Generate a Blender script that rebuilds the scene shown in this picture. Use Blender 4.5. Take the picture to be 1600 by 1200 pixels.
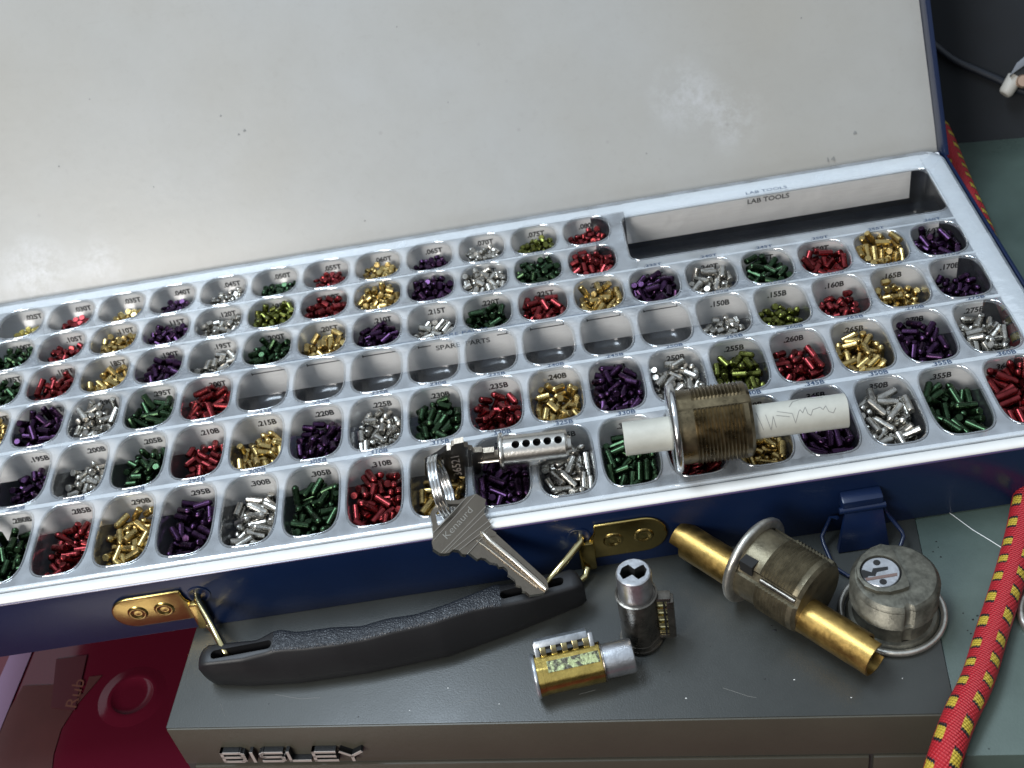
import bpy, bmesh, math, random
from mathutils import Vector, Matrix
import numpy as np
random.seed(11)
for o in list(bpy.data.objects): bpy.data.objects.remove(o)
SC = bpy.context.scene
COL = SC.collection
S = 0.001                                   # everything below is written in millimetres

# ------------------------------------------------------------------ camera
CR = np.array([[0.9864412033819944, -0.07084202281327373, -0.14803769815147366],
               [-0.15703815286257783, -0.6694777586112155, -0.7260430767302944],
               [-0.04767358614340715, 0.7394463729887423, -0.6715253462495645]])
CP = np.array([-161.04095932906714, -320.4203888828738, 333.80008201757147])
CF = 1952.53
cam_d = bpy.data.cameras.new('camera')
cam = bpy.data.objects.new('camera', cam_d); COL.objects.link(cam)
M = Matrix.Identity(4)
for i in range(3):
    M[i][0] = CR[0][i]; M[i][1] = -CR[1][i]; M[i][2] = -CR[2][i]; M[i][3] = CP[i] * S
cam.matrix_world = M
cam_d.sensor_width = 36; cam_d.lens = CF * 36 / 1600
cam_d.clip_start = 0.01; cam_d.clip_end = 50
cam_d.dof.use_dof = True; cam_d.dof.focus_distance = 0.46; cam_d.dof.aperture_fstop = 20
SC.camera = cam

# ------------------------------------------------------------------ world: soft daylight dome, darker near the horizon
W = bpy.data.worlds.new('World'); SC.world = W; W.use_nodes = True
wn = W.node_tree.nodes; wl = W.node_tree.links
bg = wn['Background']
tc = wn.new('ShaderNodeTexCoord'); sp = wn.new('ShaderNodeSeparateXYZ'); wl.new(tc.outputs['Generated'], sp.inputs[0])
cr = wn.new('ShaderNodeValToRGB')
nz = wn.new('ShaderNodeTexNoise'); nz.inputs['Scale'].default_value = 2.3; wl.new(tc.outputs['Generated'], nz.inputs['Vector'])
mad = wn.new('ShaderNodeMath'); mad.operation = 'MULTIPLY_ADD'; mad.inputs[1].default_value = 0.35; mad.inputs[2].default_value = -0.175
wl.new(nz.outputs['Fac'], mad.inputs[0])
ad = wn.new('ShaderNodeMath'); ad.operation = 'ADD'; wl.new(sp.outputs['Z'], ad.inputs[0]); wl.new(mad.outputs[0], ad.inputs[1])
wl.new(ad.outputs[0], cr.inputs[0])
e = cr.color_ramp.elements
e[0].position = 0.0; e[0].color = (0.035, 0.033, 0.032, 1)
e[1].position = 1.0; e[1].color = (0.74, 0.86, 1.0, 1)
for p, c in ((0.22, (0.10, 0.09, 0.08, 1)), (0.42, (0.22, 0.22, 0.22, 1)), (0.56, (0.62, 0.69, 0.76, 1))):
    k = e.new(p); k.color = c
wl.new(cr.outputs[0], bg.inputs['Color']); bg.inputs['Strength'].default_value = 0.58

def area(name, loc, target, sx, sy, power, col):
    d = bpy.data.lights.new(name, 'AREA'); d.shape = 'RECTANGLE'; d.size = sx; d.size_y = sy
    d.energy = power; d.color = col
    o = bpy.data.objects.new(name, d); COL.objects.link(o)
    o.location = loc
    o.rotation_euler = (Vector(target) - Vector(loc)).to_track_quat('-Z', 'Y').to_euler()
    return o
area('window_light', (-0.80, -0.92, 0.62), (-0.25, 0.05, 0), 0.46, 0.42, 9.2, (1.0, 0.965, 0.92))
area('skylight', (-0.75, 0.15, 1.6), (-0.2, 0.0, 0), 0.8, 0.5, 19, (0.74, 0.87, 1.0))

SC.view_settings.view_transform = 'Standard'; SC.view_settings.look = 'None'
SC.view_settings.exposure = 0.40; SC.view_settings.gamma = 1
SC.render.engine = 'CYCLES'
SC.cycles.transparent_max_bounces = 24
SC.cycles.max_bounces = 8

# ------------------------------------------------------------------ pixel of the photograph -> point in the place
def ray(u, v): return CR.T @ np.array([(u - 800) / CF, (v - 600) / CF, 1.0])
def bz(u, v, z=0.0):
    d = ray(u, v); return Vector(CP + (z - CP[2]) / d[2] * d)
def by(u, v, y):
    d = ray(u, v); return Vector(CP + (y - CP[1]) / d[1] * d)
def bpl(u, v, p0, n):
    d = ray(u, v); n = np.array(n); return Vector(CP + np.dot(n, np.array(p0) - CP) / np.dot(n, d) * d)

# ------------------------------------------------------------------ materials
def mat(name, base, rough=0.5, metal=0.0, spec=0.5, var=0.0, vscale=60, bump=0.0, bscale=300, stretch=None, coat=0.0, rvar=0.0):
    m = bpy.data.materials.new(name); m.use_nodes = True
    N = m.node_tree.nodes; L = m.node_tree.links; b = N['Principled BSDF']
    b.inputs['Base Color'].default_value = (*base, 1); b.inputs['Roughness'].default_value = rough
    b.inputs['Metallic'].default_value = metal; b.inputs['Specular IOR Level'].default_value = spec
    b.inputs['Coat Weight'].default_value = coat; b.inputs['Coat Roughness'].default_value = 0.08
    t = N.new('ShaderNodeTexCoord'); mp = N.new('ShaderNodeMapping'); L.new(t.outputs['Object'], mp.inputs[0])
    if stretch: mp.inputs['Scale'].default_value = stretch
    if var > 0 or rvar > 0:
        n = N.new('ShaderNodeTexNoise'); n.inputs['Scale'].default_value = vscale; n.inputs['Detail'].default_value = 6; n.inputs['Roughness'].default_value = 0.65
        L.new(mp.outputs[0], n.inputs['Vector'])
    if var > 0:
        r = N.new('ShaderNodeValToRGB'); L.new(n.outputs['Fac'], r.inputs[0])
        r.color_ramp.elements[0].position = 0.3; r.color_ramp.elements[1].position = 0.7
        r.color_ramp.elements[0].color = (*[max(0, c * (1 - var)) for c in base], 1)
        r.color_ramp.elements[1].color = (*[min(1, c * (1 + var)) for c in base], 1)
        L.new(r.outputs[0], b.inputs['Base Color'])
    if rvar > 0:
        q = N.new('ShaderNodeMapRange'); L.new(n.outputs['Fac'], q.inputs['Value'])
        q.inputs['From Min'].default_value = 0.3; q.inputs['From Max'].default_value = 0.7
        q.inputs['To Min'].default_value = max(0.02, rough - rvar); q.inputs['To Max'].default_value = min(1, rough + rvar)
        L.new(q.outputs[0], b.inputs['Roughness'])
    if bump > 0:
        n2 = N.new('ShaderNodeTexNoise'); n2.inputs['Scale'].default_value = bscale; n2.inputs['Detail'].default_value = 4
        L.new(mp.outputs[0], n2.inputs['Vector'])
        bm = N.new('ShaderNodeBump'); bm.inputs['Strength'].default_value = bump; bm.inputs['Distance'].default_value = 0.0004
        L.new(n2.outputs['Fac'], bm.inputs['Height']); L.new(bm.outputs[0], b.inputs['Normal'])
    return m

def clear_mat(name, milk_sheen, gloss_add, rough, tint=(0.94, 0.955, 0.96), milk_sheen_col=(0.72, 0.78, 0.82), grough=None):
    m = bpy.data.materials.new(name); m.use_nodes = True
    N = m.node_tree.nodes; L = m.node_tree.links; N.clear()
    out = N.new('ShaderNodeOutputMaterial')
    tr = N.new('ShaderNodeBsdfTransparent'); tr.inputs[0].default_value = (*tint, 1)
    df = N.new('ShaderNodeBsdfDiffuse'); df.inputs[0].default_value = (*milk_sheen_col, 1)
    gl = N.new('ShaderNodeBsdfGlossy'); gl.inputs['Roughness'].default_value = rough; gl.inputs[0].default_value = (1, 1, 1, 1)
    mx = N.new('ShaderNodeMixShader')
    t = N.new('ShaderNodeTexCoord'); nz = N.new('ShaderNodeTexNoise'); nz.inputs['Scale'].default_value = 90; nz.inputs['Detail'].default_value = 5
    L.new(t.outputs['Object'], nz.inputs['Vector'])
    mr = N.new('ShaderNodeMapRange'); L.new(nz.outputs['Fac'], mr.inputs['Value'])
    mr.inputs['From Min'].default_value = 0.3; mr.inputs['From Max'].default_value = 0.7
    mr.inputs['To Min'].default_value = milk_sheen * 0.55; mr.inputs['To Max'].default_value = milk_sheen * 1.4
    L.new(mr.outputs[0], mx.inputs[0]); L.new(tr.outputs[0], mx.inputs[1]); L.new(df.outputs[0], mx.inputs[2])
    fr = N.new('ShaderNodeFresnel'); fr.inputs['IOR'].default_value = 1.5
    a = N.new('ShaderNodeMath'); a.operation = 'ADD'; a.inputs[1].default_value = gloss_add; a.use_clamp = True
    L.new(fr.outputs[0], a.inputs[0])
    m2 = N.new('ShaderNodeMixShader'); L.new(a.outputs[0], m2.inputs[0]); L.new(mx.outputs[0], m2.inputs[1]); L.new(gl.outputs[0], m2.inputs[2])
    bp = N.new('ShaderNodeBump'); bp.inputs['Strength'].default_value = 0.25; bp.inputs['Distance'].default_value = 0.0006
    n2 = N.new('ShaderNodeTexNoise'); n2.inputs['Scale'].default_value = 220; L.new(t.outputs['Object'], n2.inputs['Vector'])
    L.new(n2.outputs['Fac'], bp.inputs['Height']); L.new(bp.outputs[0], gl.inputs['Normal']); L.new(bp.outputs[0], fr.inputs['Normal'])
    L.new(m2.outputs[0], out.inputs[0])
    return m

MT = {}
MT['navy'] = mat('navy_enamel', (0.0045, 0.0125, 0.044), 0.30, spec=0.45, bump=0.08, bscale=900, coat=0.1, var=0.12, vscale=25)
MT['navy_in'] = mat('navy_inside', (0.005, 0.008, 0.018), 0.38, var=0.3, vscale=40)
MT['cream'] = mat('cream_rim', (0.70, 0.69, 0.66), 0.35, var=0.05)
MT['strip'] = mat('aluminium_strip', (0.88, 0.87, 0.86), 0.45, metal=0.0, var=0.05, vscale=90, bump=0.15, bscale=240, stretch=(1, 12, 14))
MT['plate'] = clear_mat('tray_plastic', 0.28, 0.17, 0.12, milk_sheen_col=(0.78, 0.85, 0.92))  # sky reflection on the plate put into its pale blue diffuse
MT['cup'] = clear_mat('cup_plastic', 0.018, 0.012, 0.24, tint=(0.955, 0.965, 0.97), milk_sheen_col=(0.75, 0.76, 0.78))
MT['lip'] = clear_mat('lip_plastic', 0.16, 0.20, 0.07, tint=(0.86, 0.89, 0.91), milk_sheen_col=(0.62, 0.68, 0.74))
MT['ink'] = mat('black_ink', (0.012, 0.012, 0.014), 0.5)
MT['refracted_label'] = mat('refracted_label_blue', (0.025, 0.05, 0.10), 0.5)  # refracted image of the labels, put into a blue colour
MT['grip'] = mat('black_grip_plastic', (0.010, 0.010, 0.011), 0.46, spec=0.4)
MT['brass_plate'] = mat('brassed_plate', (0.50, 0.37, 0.13), 0.22, metal=1.0, bump=0.12, bscale=220, var=0.10, vscale=120)
MT['brass_wire'] = mat('brassed_wire', (0.72, 0.62, 0.33), 0.16, metal=1.0)
MT['brass_tube'] = mat('worn_brass', (0.37, 0.24, 0.075), 0.38, metal=1.0, var=0.28, vscale=190, bump=0.10, bscale=1200, rvar=0.10)
MT['old_brass'] = mat('tarnished_brass', (0.17, 0.135, 0.08), 0.33, metal=0.95, var=0.4, vscale=170, bump=0.15, bscale=700, rvar=0.12)
MT['grime'] = mat('grimy_zinc', (0.14, 0.12, 0.078), 0.42, metal=0.75, var=0.4, vscale=190, bump=0.2, bscale=900, rvar=0.1)
MT['grime_grey'] = mat('grimy_grey_zinc', (0.135, 0.130, 0.105), 0.45, metal=0.7, var=0.45, vscale=230, bump=0.25, bscale=900, rvar=0.12)
MT['nickel'] = mat('satin_nickel', (0.58, 0.55, 0.50), 0.24, metal=1.0, var=0.1, vscale=200, bump=0.15, bscale=900)
MT['worn_nickel'] = mat('worn_nickel_rim', (0.50, 0.48, 0.43), 0.38, metal=0.9, var=0.35, vscale=180, bump=0.3, bscale=600)
MT['key'] = mat('nickel_silver_key', (0.20, 0.17, 0.135), 0.34, metal=1.0, var=0.08, vscale=250, bump=0.2, bscale=1500)
MT['shaded_key'] = mat('painted_shade_key', (0.035, 0.033, 0.032), 0.42, metal=0.6, spec=0.4)  # dark reflection on the key's face put into the metal colour
MT['key_cut_highlight'] = mat('cut_key_highlight', (0.60, 0.55, 0.47), 0.22, metal=1.0)  # bare cut metal; also carries edge highlights as a brighter colour
MT['chrome'] = mat('bright_chrome', (0.62, 0.62, 0.61), 0.2, metal=1.0, var=0.06, vscale=300)
MT['satin'] = mat('satin_chrome', (0.55, 0.56, 0.58), 0.34, metal=0.95, var=0.2, vscale=250, bump=0.3, bscale=900)
MT['steel_brown'] = mat('oily_steel', (0.16, 0.145, 0.125), 0.3, metal=0.95, var=0.45, vscale=150, bump=0.35, bscale=500, rvar=0.1)
MT['gold_foil'] = mat('yellow_brass_body', (0.52, 0.38, 0.11), 0.27, metal=1.0, var=0.3, vscale=260, bump=0.2, bscale=900)
MT['hole'] = mat('dark_hole', (0.006, 0.006, 0.006), 0.7)
MT['nylon'] = mat('white_nylon', (0.42, 0.415, 0.365), 0.42, var=0.10, vscale=120, bump=0.15, bscale=600)
MT['cab_top'] = mat('grey_cabinet_paint', (0.030, 0.032, 0.029), 0.38, var=0.22, vscale=14, bump=0.12, bscale=1800, rvar=0.08)
MT['cab_mark'] = mat('faint_scratch', (0.13, 0.13, 0.12), 0.5)
MT['cab_front'] = mat('olive_grey_paint', (0.060, 0.055, 0.040), 0.45, var=0.08, vscale=30, bump=0.12, bscale=1800)
MT['green'] = mat('green_grey_steel', (0.056, 0.080, 0.068), 0.36, var=0.20, vscale=22, bump=0.1, bscale=1500, rvar=0.1)
MT['red_lid'] = mat('glossy_maroon_plastic', (0.085, 0.006, 0.016), 0.12, spec=0.5, coat=0.3)
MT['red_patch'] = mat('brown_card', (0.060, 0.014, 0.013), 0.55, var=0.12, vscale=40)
MT['lilac'] = mat('lilac_reflection', (0.17, 0.10, 0.17), 0.5)  # colour of a reflection in the glossy lid
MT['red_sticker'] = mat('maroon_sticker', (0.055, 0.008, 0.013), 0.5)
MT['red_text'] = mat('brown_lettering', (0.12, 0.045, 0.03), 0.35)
MT['badge_face'] = mat('badge_silver', (0.36, 0.32, 0.29), 0.4)
MT['black'] = mat('black_plastic', (0.008, 0.009, 0.010), 0.35)
MT['back'] = mat('black_fabric', (0.003, 0.0045, 0.007), 0.8, var=0.2, vscale=60)
MT['cable'] = mat('black_cable', (0.010, 0.013, 0.020), 0.5)
MT['floor'] = mat('dark_floor', (0.03, 0.028, 0.026), 0.7, var=0.3)
MT['patina'] = mat('green_patina', (0.20, 0.27, 0.13), 0.4, metal=0.5, var=0.85, vscale=520, bump=0.5, bscale=900)
_r = [n for n in MT['patina'].node_tree.nodes if n.type == 'VALTORGB'][0].color_ramp.elements
_r[0].position = 0.45; _r[1].position = 0.55; _r[0].color = (0.05, 0.045, 0.03, 1); _r[1].color = (0.30, 0.33, 0.16, 1)
MT['pen'] = mat('grey_pencil', (0.20, 0.20, 0.19), 0.6)
MT['label_white'] = mat('speck', (0.7, 0.7, 0.68), 0.5)

PINC = {'R': (0.185, 0.028, 0.030), 'G': (0.44, 0.325, 0.13), 'P': (0.042, 0.019, 0.048), 'S': (0.43, 0.41, 0.37), 'E': (0.032, 0.060, 0.030), 'O': (0.13, 0.14, 0.035), 'Y': (0.45, 0.36, 0.10)}
PINN = {'R': 'red', 'G': 'gold', 'P': 'purple', 'S': 'silver', 'E': 'green', 'O': 'olive green', 'Y': 'yellow'}
PM = {k: mat('anodised_' + PINN[k].replace(' ', '_'), v, 0.26, metal=0.96, var=0.30, vscale=350, bump=0.10, bscale=1500, rvar=0.07) for k, v in PINC.items()}

# the lid lining: off-white paint with scuffs, stains and specks of its own
def lining():
    m = mat('off_white_lining', (0.50, 0.49, 0.46), 0.34, bump=0.12, bscale=260)
    N = m.node_tree.nodes; L = m.node_tree.links; b = N['Principled BSDF']
    t = N.new('ShaderNodeTexCoord')
    n = N.new('ShaderNodeTexNoise'); n.inputs['Scale'].default_value = 9; n.inputs['Detail'].default_value = 3; L.new(t.outputs['Object'], n.inputs['Vector'])
    r = N.new('ShaderNodeValToRGB'); L.new(n.outputs['Fac'], r.inputs[0]); E = r.color_ramp.elements
    E[0].position = 0.32; E[0].color = (0.335, 0.318, 0.285, 1); E[1].position = 0.72; E[1].color = (0.355, 0.352, 0.338, 1)
    last = r.outputs[0]
    for (cx, cy, cz, rad, amt) in ((126, 131, 61, 20, 0.42), (145, 124, 50, 19, 0.40), (-190, 113, 36, 20, 0.6), (-160, 112, 36, 15, 0.4)):
        v = N.new('ShaderNodeVectorMath'); v.operation = 'DISTANCE'; L.new(t.outputs['Object'], v.inputs[0]); v.inputs[1].default_value = (cx * S, cy * S, cz * S)
        mr = N.new('ShaderNodeMapRange'); L.new(v.outputs['Value'], mr.inputs['Value']); mr.inputs['From Min'].default_value = rad * S; mr.inputs['From Max'].default_value = rad * 0.2 * S
        n2 = N.new('ShaderNodeTexNoise'); n2.inputs['Scale'].default_value = 95; n2.inputs['Detail'].default_value = 9; n2.inputs['Roughness'].default_value = 0.75; L.new(t.outputs['Object'], n2.inputs['Vector'])
        m2 = N.new('ShaderNodeMapRange'); L.new(n2.outputs['Fac'], m2.inputs['Value']); m2.inputs['From Min'].default_value = 0.42; m2.inputs['From Max'].default_value = 0.62; m2.inputs['To Max'].default_value = amt
        mu = N.new('ShaderNodeMath'); mu.operation = 'MULTIPLY'; L.new(mr.outputs[0], mu.inputs[0]); L.new(m2.outputs[0], mu.inputs[1])
        mx = N.new('ShaderNodeMix'); mx.data_type = 'RGBA'; L.new(mu.outputs[0], mx.inputs['Factor']); L.new(last, mx.inputs['A']); mx.inputs['B'].default_value = (0.58, 0.58, 0.60, 1)
        last = mx.outputs['Result']
    # grubby clouding and fine rubbing marks in the paint
    for sc_, lo_, hi_, amt_, st_ in ((38, 0.40, 0.75, 0.13, (1, 1, 1)), (260, 0.55, 0.80, 0.16, (1, 1, 1)), (150, 0.62, 0.78, 0.16, (0.12, 1, 1))):
        mp_ = N.new('ShaderNodeMapping'); mp_.inputs['Scale'].default_value = st_; mp_.inputs['Rotation'].default_value = (0.2, 0.5, 0.6); L.new(t.outputs['Object'], mp_.inputs[0])
        na = N.new('ShaderNodeTexNoise'); na.inputs['Scale'].default_value = sc_; na.inputs['Detail'].default_value = 8; na.inputs['Roughness'].default_value = 0.7; L.new(mp_.outputs[0], na.inputs['Vector'])
        ma = N.new('ShaderNodeMapRange'); L.new(na.outputs['Fac'], ma.inputs['Value']); ma.inputs['From Min'].default_value = lo_; ma.inputs['From Max'].default_value = hi_; ma.inputs['To Max'].default_value = amt_
        mx = N.new('ShaderNodeMix'); mx.data_type = 'RGBA'; L.new(ma.outputs[0], mx.inputs['Factor']); L.new(last, mx.inputs['A']); mx.inputs['B'].default_value = (0.20, 0.185, 0.15, 1)
        last = mx.outputs['Result']
    # fine dark specks
    vo = N.new('ShaderNodeTexVoronoi'); vo.inputs['Scale'].default_value = 42; L.new(t.outputs['Object'], vo.inputs['Vector'])
    ms = N.new('ShaderNodeMapRange'); L.new(vo.outputs['Distance'], ms.inputs['Value']); ms.inputs['From Min'].default_value = 0.05; ms.inputs['From Max'].default_value = 0.025; ms.inputs['To Max'].default_value = 0.3
    mx = N.new('ShaderNodeMix'); mx.data_type = 'RGBA'; L.new(ms.outputs[0], mx.inputs['Factor']); L.new(last, mx.inputs['A']); mx.inputs['B'].default_value = (0.22, 0.21, 0.2, 1)
    L.new(mx.outputs['Result'], b.inputs['Base Color'])
    return m
MT['lining'] = lining()

def grip_leather():
    m = mat('grained_grip', (0.012, 0.014, 0.018), 0.42)
    N = m.node_tree.nodes; L = m.node_tree.links; b = N['Principled BSDF']
    t = N.new('ShaderNodeTexCoord'); v = N.new('ShaderNodeTexVoronoi'); v.inputs['Scale'].default_value = 1100; v.feature = 'DISTANCE_TO_EDGE'
    L.new(t.outputs['Object'], v.inputs['Vector'])
    bm = N.new('ShaderNodeBump'); bm.inputs['Strength'].default_value = 0.9; bm.inputs['Distance'].default_value = 0.0004
    L.new(v.outputs['Distance'], bm.inputs['Height']); L.new(bm.outputs[0], b.inputs['Normal'])
    return m
MT['grain'] = grip_leather()

def cord_mat():
    m = mat('bungee_sleeve', (0.48, 0.022, 0.045), 0.5)
    N = m.node_tree.nodes; L = m.node_tree.links; b = N['Principled BSDF']
    uv = N.new('ShaderNodeUVMap'); uv.uv_map = 'UVMap'; sx = N.new('ShaderNodeSeparateXYZ'); L.new(uv.outputs[0], sx.inputs[0])
    def mth(op, a, c=None, d=None):
        n = N.new('ShaderNodeMath'); n.operation = op
        for i, q in enumerate((a, c, d)):
            if q is None: continue
            if isinstance(q, (int, float)): n.inputs[i].default_value = q
            else: L.new(q, n.inputs[i])
        return n.outputs[0]
    U = sx.outputs[0]; V = sx.outputs[1]                # U in mm along, V 0..1 around
    vr = mth('MULTIPLY', V, 4.0); row = mth('FLOOR', vr); vf = mth('SUBTRACT', vr, row)
    uu = mth('DIVIDE', mth('ADD', mth('ADD', U, mth('MULTIPLY', mth('SINE', mth('ADD', mth('MULTIPLY', U, 0.13), mth('MULTIPLY', row, 2.1))), 1.3)), mth('MULTIPLY', mth('MODULO', row, 2), 4.1)), 9.2)
    uf = mth('SUBTRACT', uu, mth('FLOOR', uu))
    sk = mth('ADD', uf, mth('MULTIPLY', mth('SUBTRACT', vf, 0.5), 0.16))
    du = mth('ABSOLUTE', mth('SUBTRACT', sk, 0.5)); dv = mth('ABSOLUTE', mth('SUBTRACT', vf, 0.5))
    inv = mth('LESS_THAN', dv, 0.25)
    jag = mth('MULTIPLY', mth('SINE', mth('MULTIPLY', vf, 50)), 0.02)
    yel = mth('MULTIPLY', inv, mth('LESS_THAN', mth('ADD', du, jag), 0.17))
    blk = mth('MULTIPLY', inv, mth('LESS_THAN', mth('ADD', du, jag), 0.27))
    m1 = N.new('ShaderNodeMix'); m1.data_type = 'RGBA'; L.new(blk, m1.inputs['Factor']); m1.inputs['A'].default_value = (0.40, 0.012, 0.020, 1); m1.inputs['B'].default_value = (0.012, 0.010, 0.012, 1)
    m2 = N.new('ShaderNodeMix'); m2.data_type = 'RGBA'; L.new(yel, m2.inputs['Factor']); L.new(m1.outputs['Result'], m2.inputs['A']); m2.inputs['B'].default_value = (0.50, 0.36, 0.035, 1)
    L.new(m2.outputs['Result'], b.inputs['Base Color'])
    h = mth('ABSOLUTE', mth('SINE', mth('ADD', mth('MULTIPLY', U, 3.6), mth('MULTIPLY', V, 25.13))))
    h2 = mth('ABSOLUTE', mth('SINE', mth('SUBTRACT', mth('MULTIPLY', U, 1.2), mth('MULTIPLY', V, 75.4))))
    hh = mth('ADD', h, mth('MULTIPLY', h2, 0.6))
    bm = N.new('ShaderNodeBump'); bm.inputs['Strength'].default_value = 0.8; bm.inputs['Distance'].default_value = 0.0004
    L.new(hh, bm.inputs['Height']); L.new(bm.outputs[0], b.inputs['Normal'])
    return m
MT['cord'] = cord_mat()

# ------------------------------------------------------------------ mesh helpers (mm)
class MB:
    def __init__(s): s.v = []; s.f = []; s.m = []
    def add(s, V, F, mi=0):
        k = len(s.v); s.v += [tuple(p) for p in V]; s.f += [tuple(i + k for i in f) for f in F]; s.m += [mi] * len(F); return s
    def box(s, a, b, mi=0, M=None):
        V = [(x, y, z) for x in (a[0], b[0]) for y in (a[1], b[1]) for z in (a[2], b[2])]
        if M: V = [M @ Vector(p) for p in V]
        F = [(0, 1, 3, 2), (4, 6, 7, 5), (0, 4, 5, 1), (2, 3, 7, 6), (0, 2, 6, 4), (1, 5, 7, 3)]
        return s.add(V, F, mi)
    def prism(s, bot, top, mi=0, caps=True, side=None):
        n = len(bot); V = list(bot) + list(top)
        F = [(k, (k + 1) % n, n + (k + 1) % n, n + k) for k in range(n)]
        if caps: F += [tuple(range(n))[::-1], tuple(range(n, 2 * n))]
        s.add(V, F, mi)
        if side is not None:
            k = len(s.m) - len(F)
            for i in range(n): s.m[k + i] = side
        return s
    def loft(s, rings, mi=0, close=True, cap0=False, cap1=False):
        n = len(rings[0]); V = [p for r in rings for p in r]; F = []
        for i in range(len(rings) - 1):
            for k in range(n if close else n - 1):
                a = i * n + k; b = i * n + (k + 1) % n; F.append((a, b, b + n, a + n))
        if cap0: F.append(tuple(range(n))[::-1])
        if cap1: F.append(tuple(range((len(rings) - 1) * n, len(rings) * n)))
        return s.add(V, F, mi)
    def lathe(s, prof, P0, ax, seg=48, mi=0, cap0=False, cap1=False, up=None, tf=None):
        """prof [(r, t)] about the axis from P0; tf(r, t, ang) may move a point along the axis"""
        ax = Vector(ax).normalized(); X, Y = frame(ax, up); P0 = Vector(P0); R = []
        for (r, t) in prof:
            ring = []
            for k in range(seg):
                a = 2 * math.pi * k / seg; tt = tf(r, t, a) if tf else t
                ring.append(P0 + ax * tt + X * (r * math.cos(a)) + Y * (r * math.sin(a)))
            R.append(ring)
        return s.loft(R, mi, True, cap0, cap1)
    def tube(s, pts, r, seg=12, mi=0, closed=False, caps=True):
        pts = [Vector(p) for p in pts]; n = len(pts); R = []; pu = None
        for i, p in enumerate(pts):
            a = pts[(i - 1) % n] if (closed or i > 0) else p; b = pts[(i + 1) % n] if (closed or i < n - 1) else p
            t = (b - a).normalized()
            if pu is None: X, Y = frame(t)
            else:
                X = (pu - t * pu.dot(t)).normalized(); Y = t.cross(X)
            pu = X; rr = r[i] if isinstance(r, (list, tuple)) else r
            R.append([p + X * (rr * math.cos(2 * math.pi * k / seg)) + Y * (rr * math.sin(2 * math.pi * k / seg)) for k in range(seg)])
        if closed: R.append(R[0])
        return s.loft(R, mi, True, caps and not closed, caps and not closed)
    def build(s, name, mats, parent=None, origin=(0, 0, 0), angle=35, bevel=0.0):
        if not isinstance(mats, (list, tuple)): mats = [mats]
        base = parent_base(parent) if parent is not None else Vector(origin)
        me = bpy.data.meshes.new(name)
        me.from_pydata([((p[0] - base[0]) * S, (p[1] - base[1]) * S, (p[2] - base[2]) * S) for p in s.v], [], s.f)
        me.polygons.foreach_set('material_index', s.m)
        bm = bmesh.new(); bm.from_mesh(me)
        bmesh.ops.remove_doubles(bm, verts=bm.verts, dist=1e-7)
        bmesh.ops.recalc_face_normals(bm, faces=bm.faces)
        if bevel > 0:
            ed = [e for e in bm.edges if len(e.link_faces) == 2 and e.calc_face_angle(0) > 0.6]
            bmesh.ops.bevel(bm, geom=ed, offset=bevel * S, segments=2, affect='EDGES', profile=0.6, clamp_overlap=True)
        bm.to_mesh(me); bm.free()
        for m in mats: me.materials.append(m)
        me.polygons.foreach_set('use_smooth', [True] * len(me.polygons))
        me.set_sharp_from_angle(angle=math.radians(angle))
        o = bpy.data.objects.new(name, me); COL.objects.link(o)
        if parent is not None: o.parent = parent
        else: o.location = (base[0] * S, base[1] * S, base[2] * S)
        return o
def parent_base(p):
    loc = Vector((0, 0, 0))
    while p is not None: loc += Vector(p.location); p = p.parent
    return loc / S
def frame(ax, up=None):
    ax = Vector(ax).normalized()
    u = Vector(up) if up is not None else (Vector((0, 0, 1)) if abs(ax.z) < 0.9 else Vector((1, 0, 0)))
    X = (u - ax * u.dot(ax)).normalized(); return X, ax.cross(X)
def thing(name, label, cat, base, group=None):
    o = bpy.data.objects.new(name, None); COL.objects.link(o); o.location = Vector(base) * S; o.empty_display_size = 0.01
    return tag(o, label, cat, group)
def tag(o, label, cat, group=None, kind=None):
    if label: o['label'] = label
    if cat: o['category'] = cat
    if group: o['group'] = group
    if kind: o['kind'] = kind
    return o
def oval(hx, hy, ex, n=48):
    # rounded opening between a rectangle and an ellipse
    pts = []; q = n // 4
    for i in range(4):
        for k in range(q):
            a = math.pi / 2 * i + math.pi / 2 * k / (q - 1); c, s_ = math.cos(a), math.sin(a)
            pts.append((math.copysign(abs(c) ** (2 / ex), c) * hx if abs(c) > 1e-9 else 0.0, math.copysign(abs(s_) ** (2 / ex), s_) * hy if abs(s_) > 1e-9 else 0.0))
    return pts
def outline(hx, hy, rc, n=48):
    rc = max(0.01, min(rc, hx - 0.05, hy - 0.05)); pts = []; q = n // 4
    for i, (sx, sy) in enumerate(((1, 1), (-1, 1), (-1, -1), (1, -1))):
        for k in range(q):
            a = math.pi / 2 * i + math.pi / 2 * k / (q - 1)
            pts.append((sx * (hx - rc) + rc * math.cos(a), sy * (hy - rc) + rc * math.sin(a)))
    return pts
_tc = {}
def text_mesh(txt, bold=0.0):
    if (txt, bold) not in _tc:
        c = bpy.data.curves.new('lettering', 'FONT'); c.body = txt; c.resolution_u = 3; c.offset = bold
        o = bpy.data.objects.new('lettering', c); COL.objects.link(o)
        me = bpy.data.meshes.new_from_object(o)
        V = np.array([v.co[:2] for v in me.vertices]); F = [tuple(p.vertices) for p in me.polygons]
        bpy.data.objects.remove(o); bpy.data.curves.remove(c); bpy.data.meshes.remove(me)
        mn = V.min(0); mxx = V.max(0)
        _tc[(txt, bold)] = ((V - mn) / (mxx - mn), F)
    return _tc[(txt, bold)]
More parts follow.
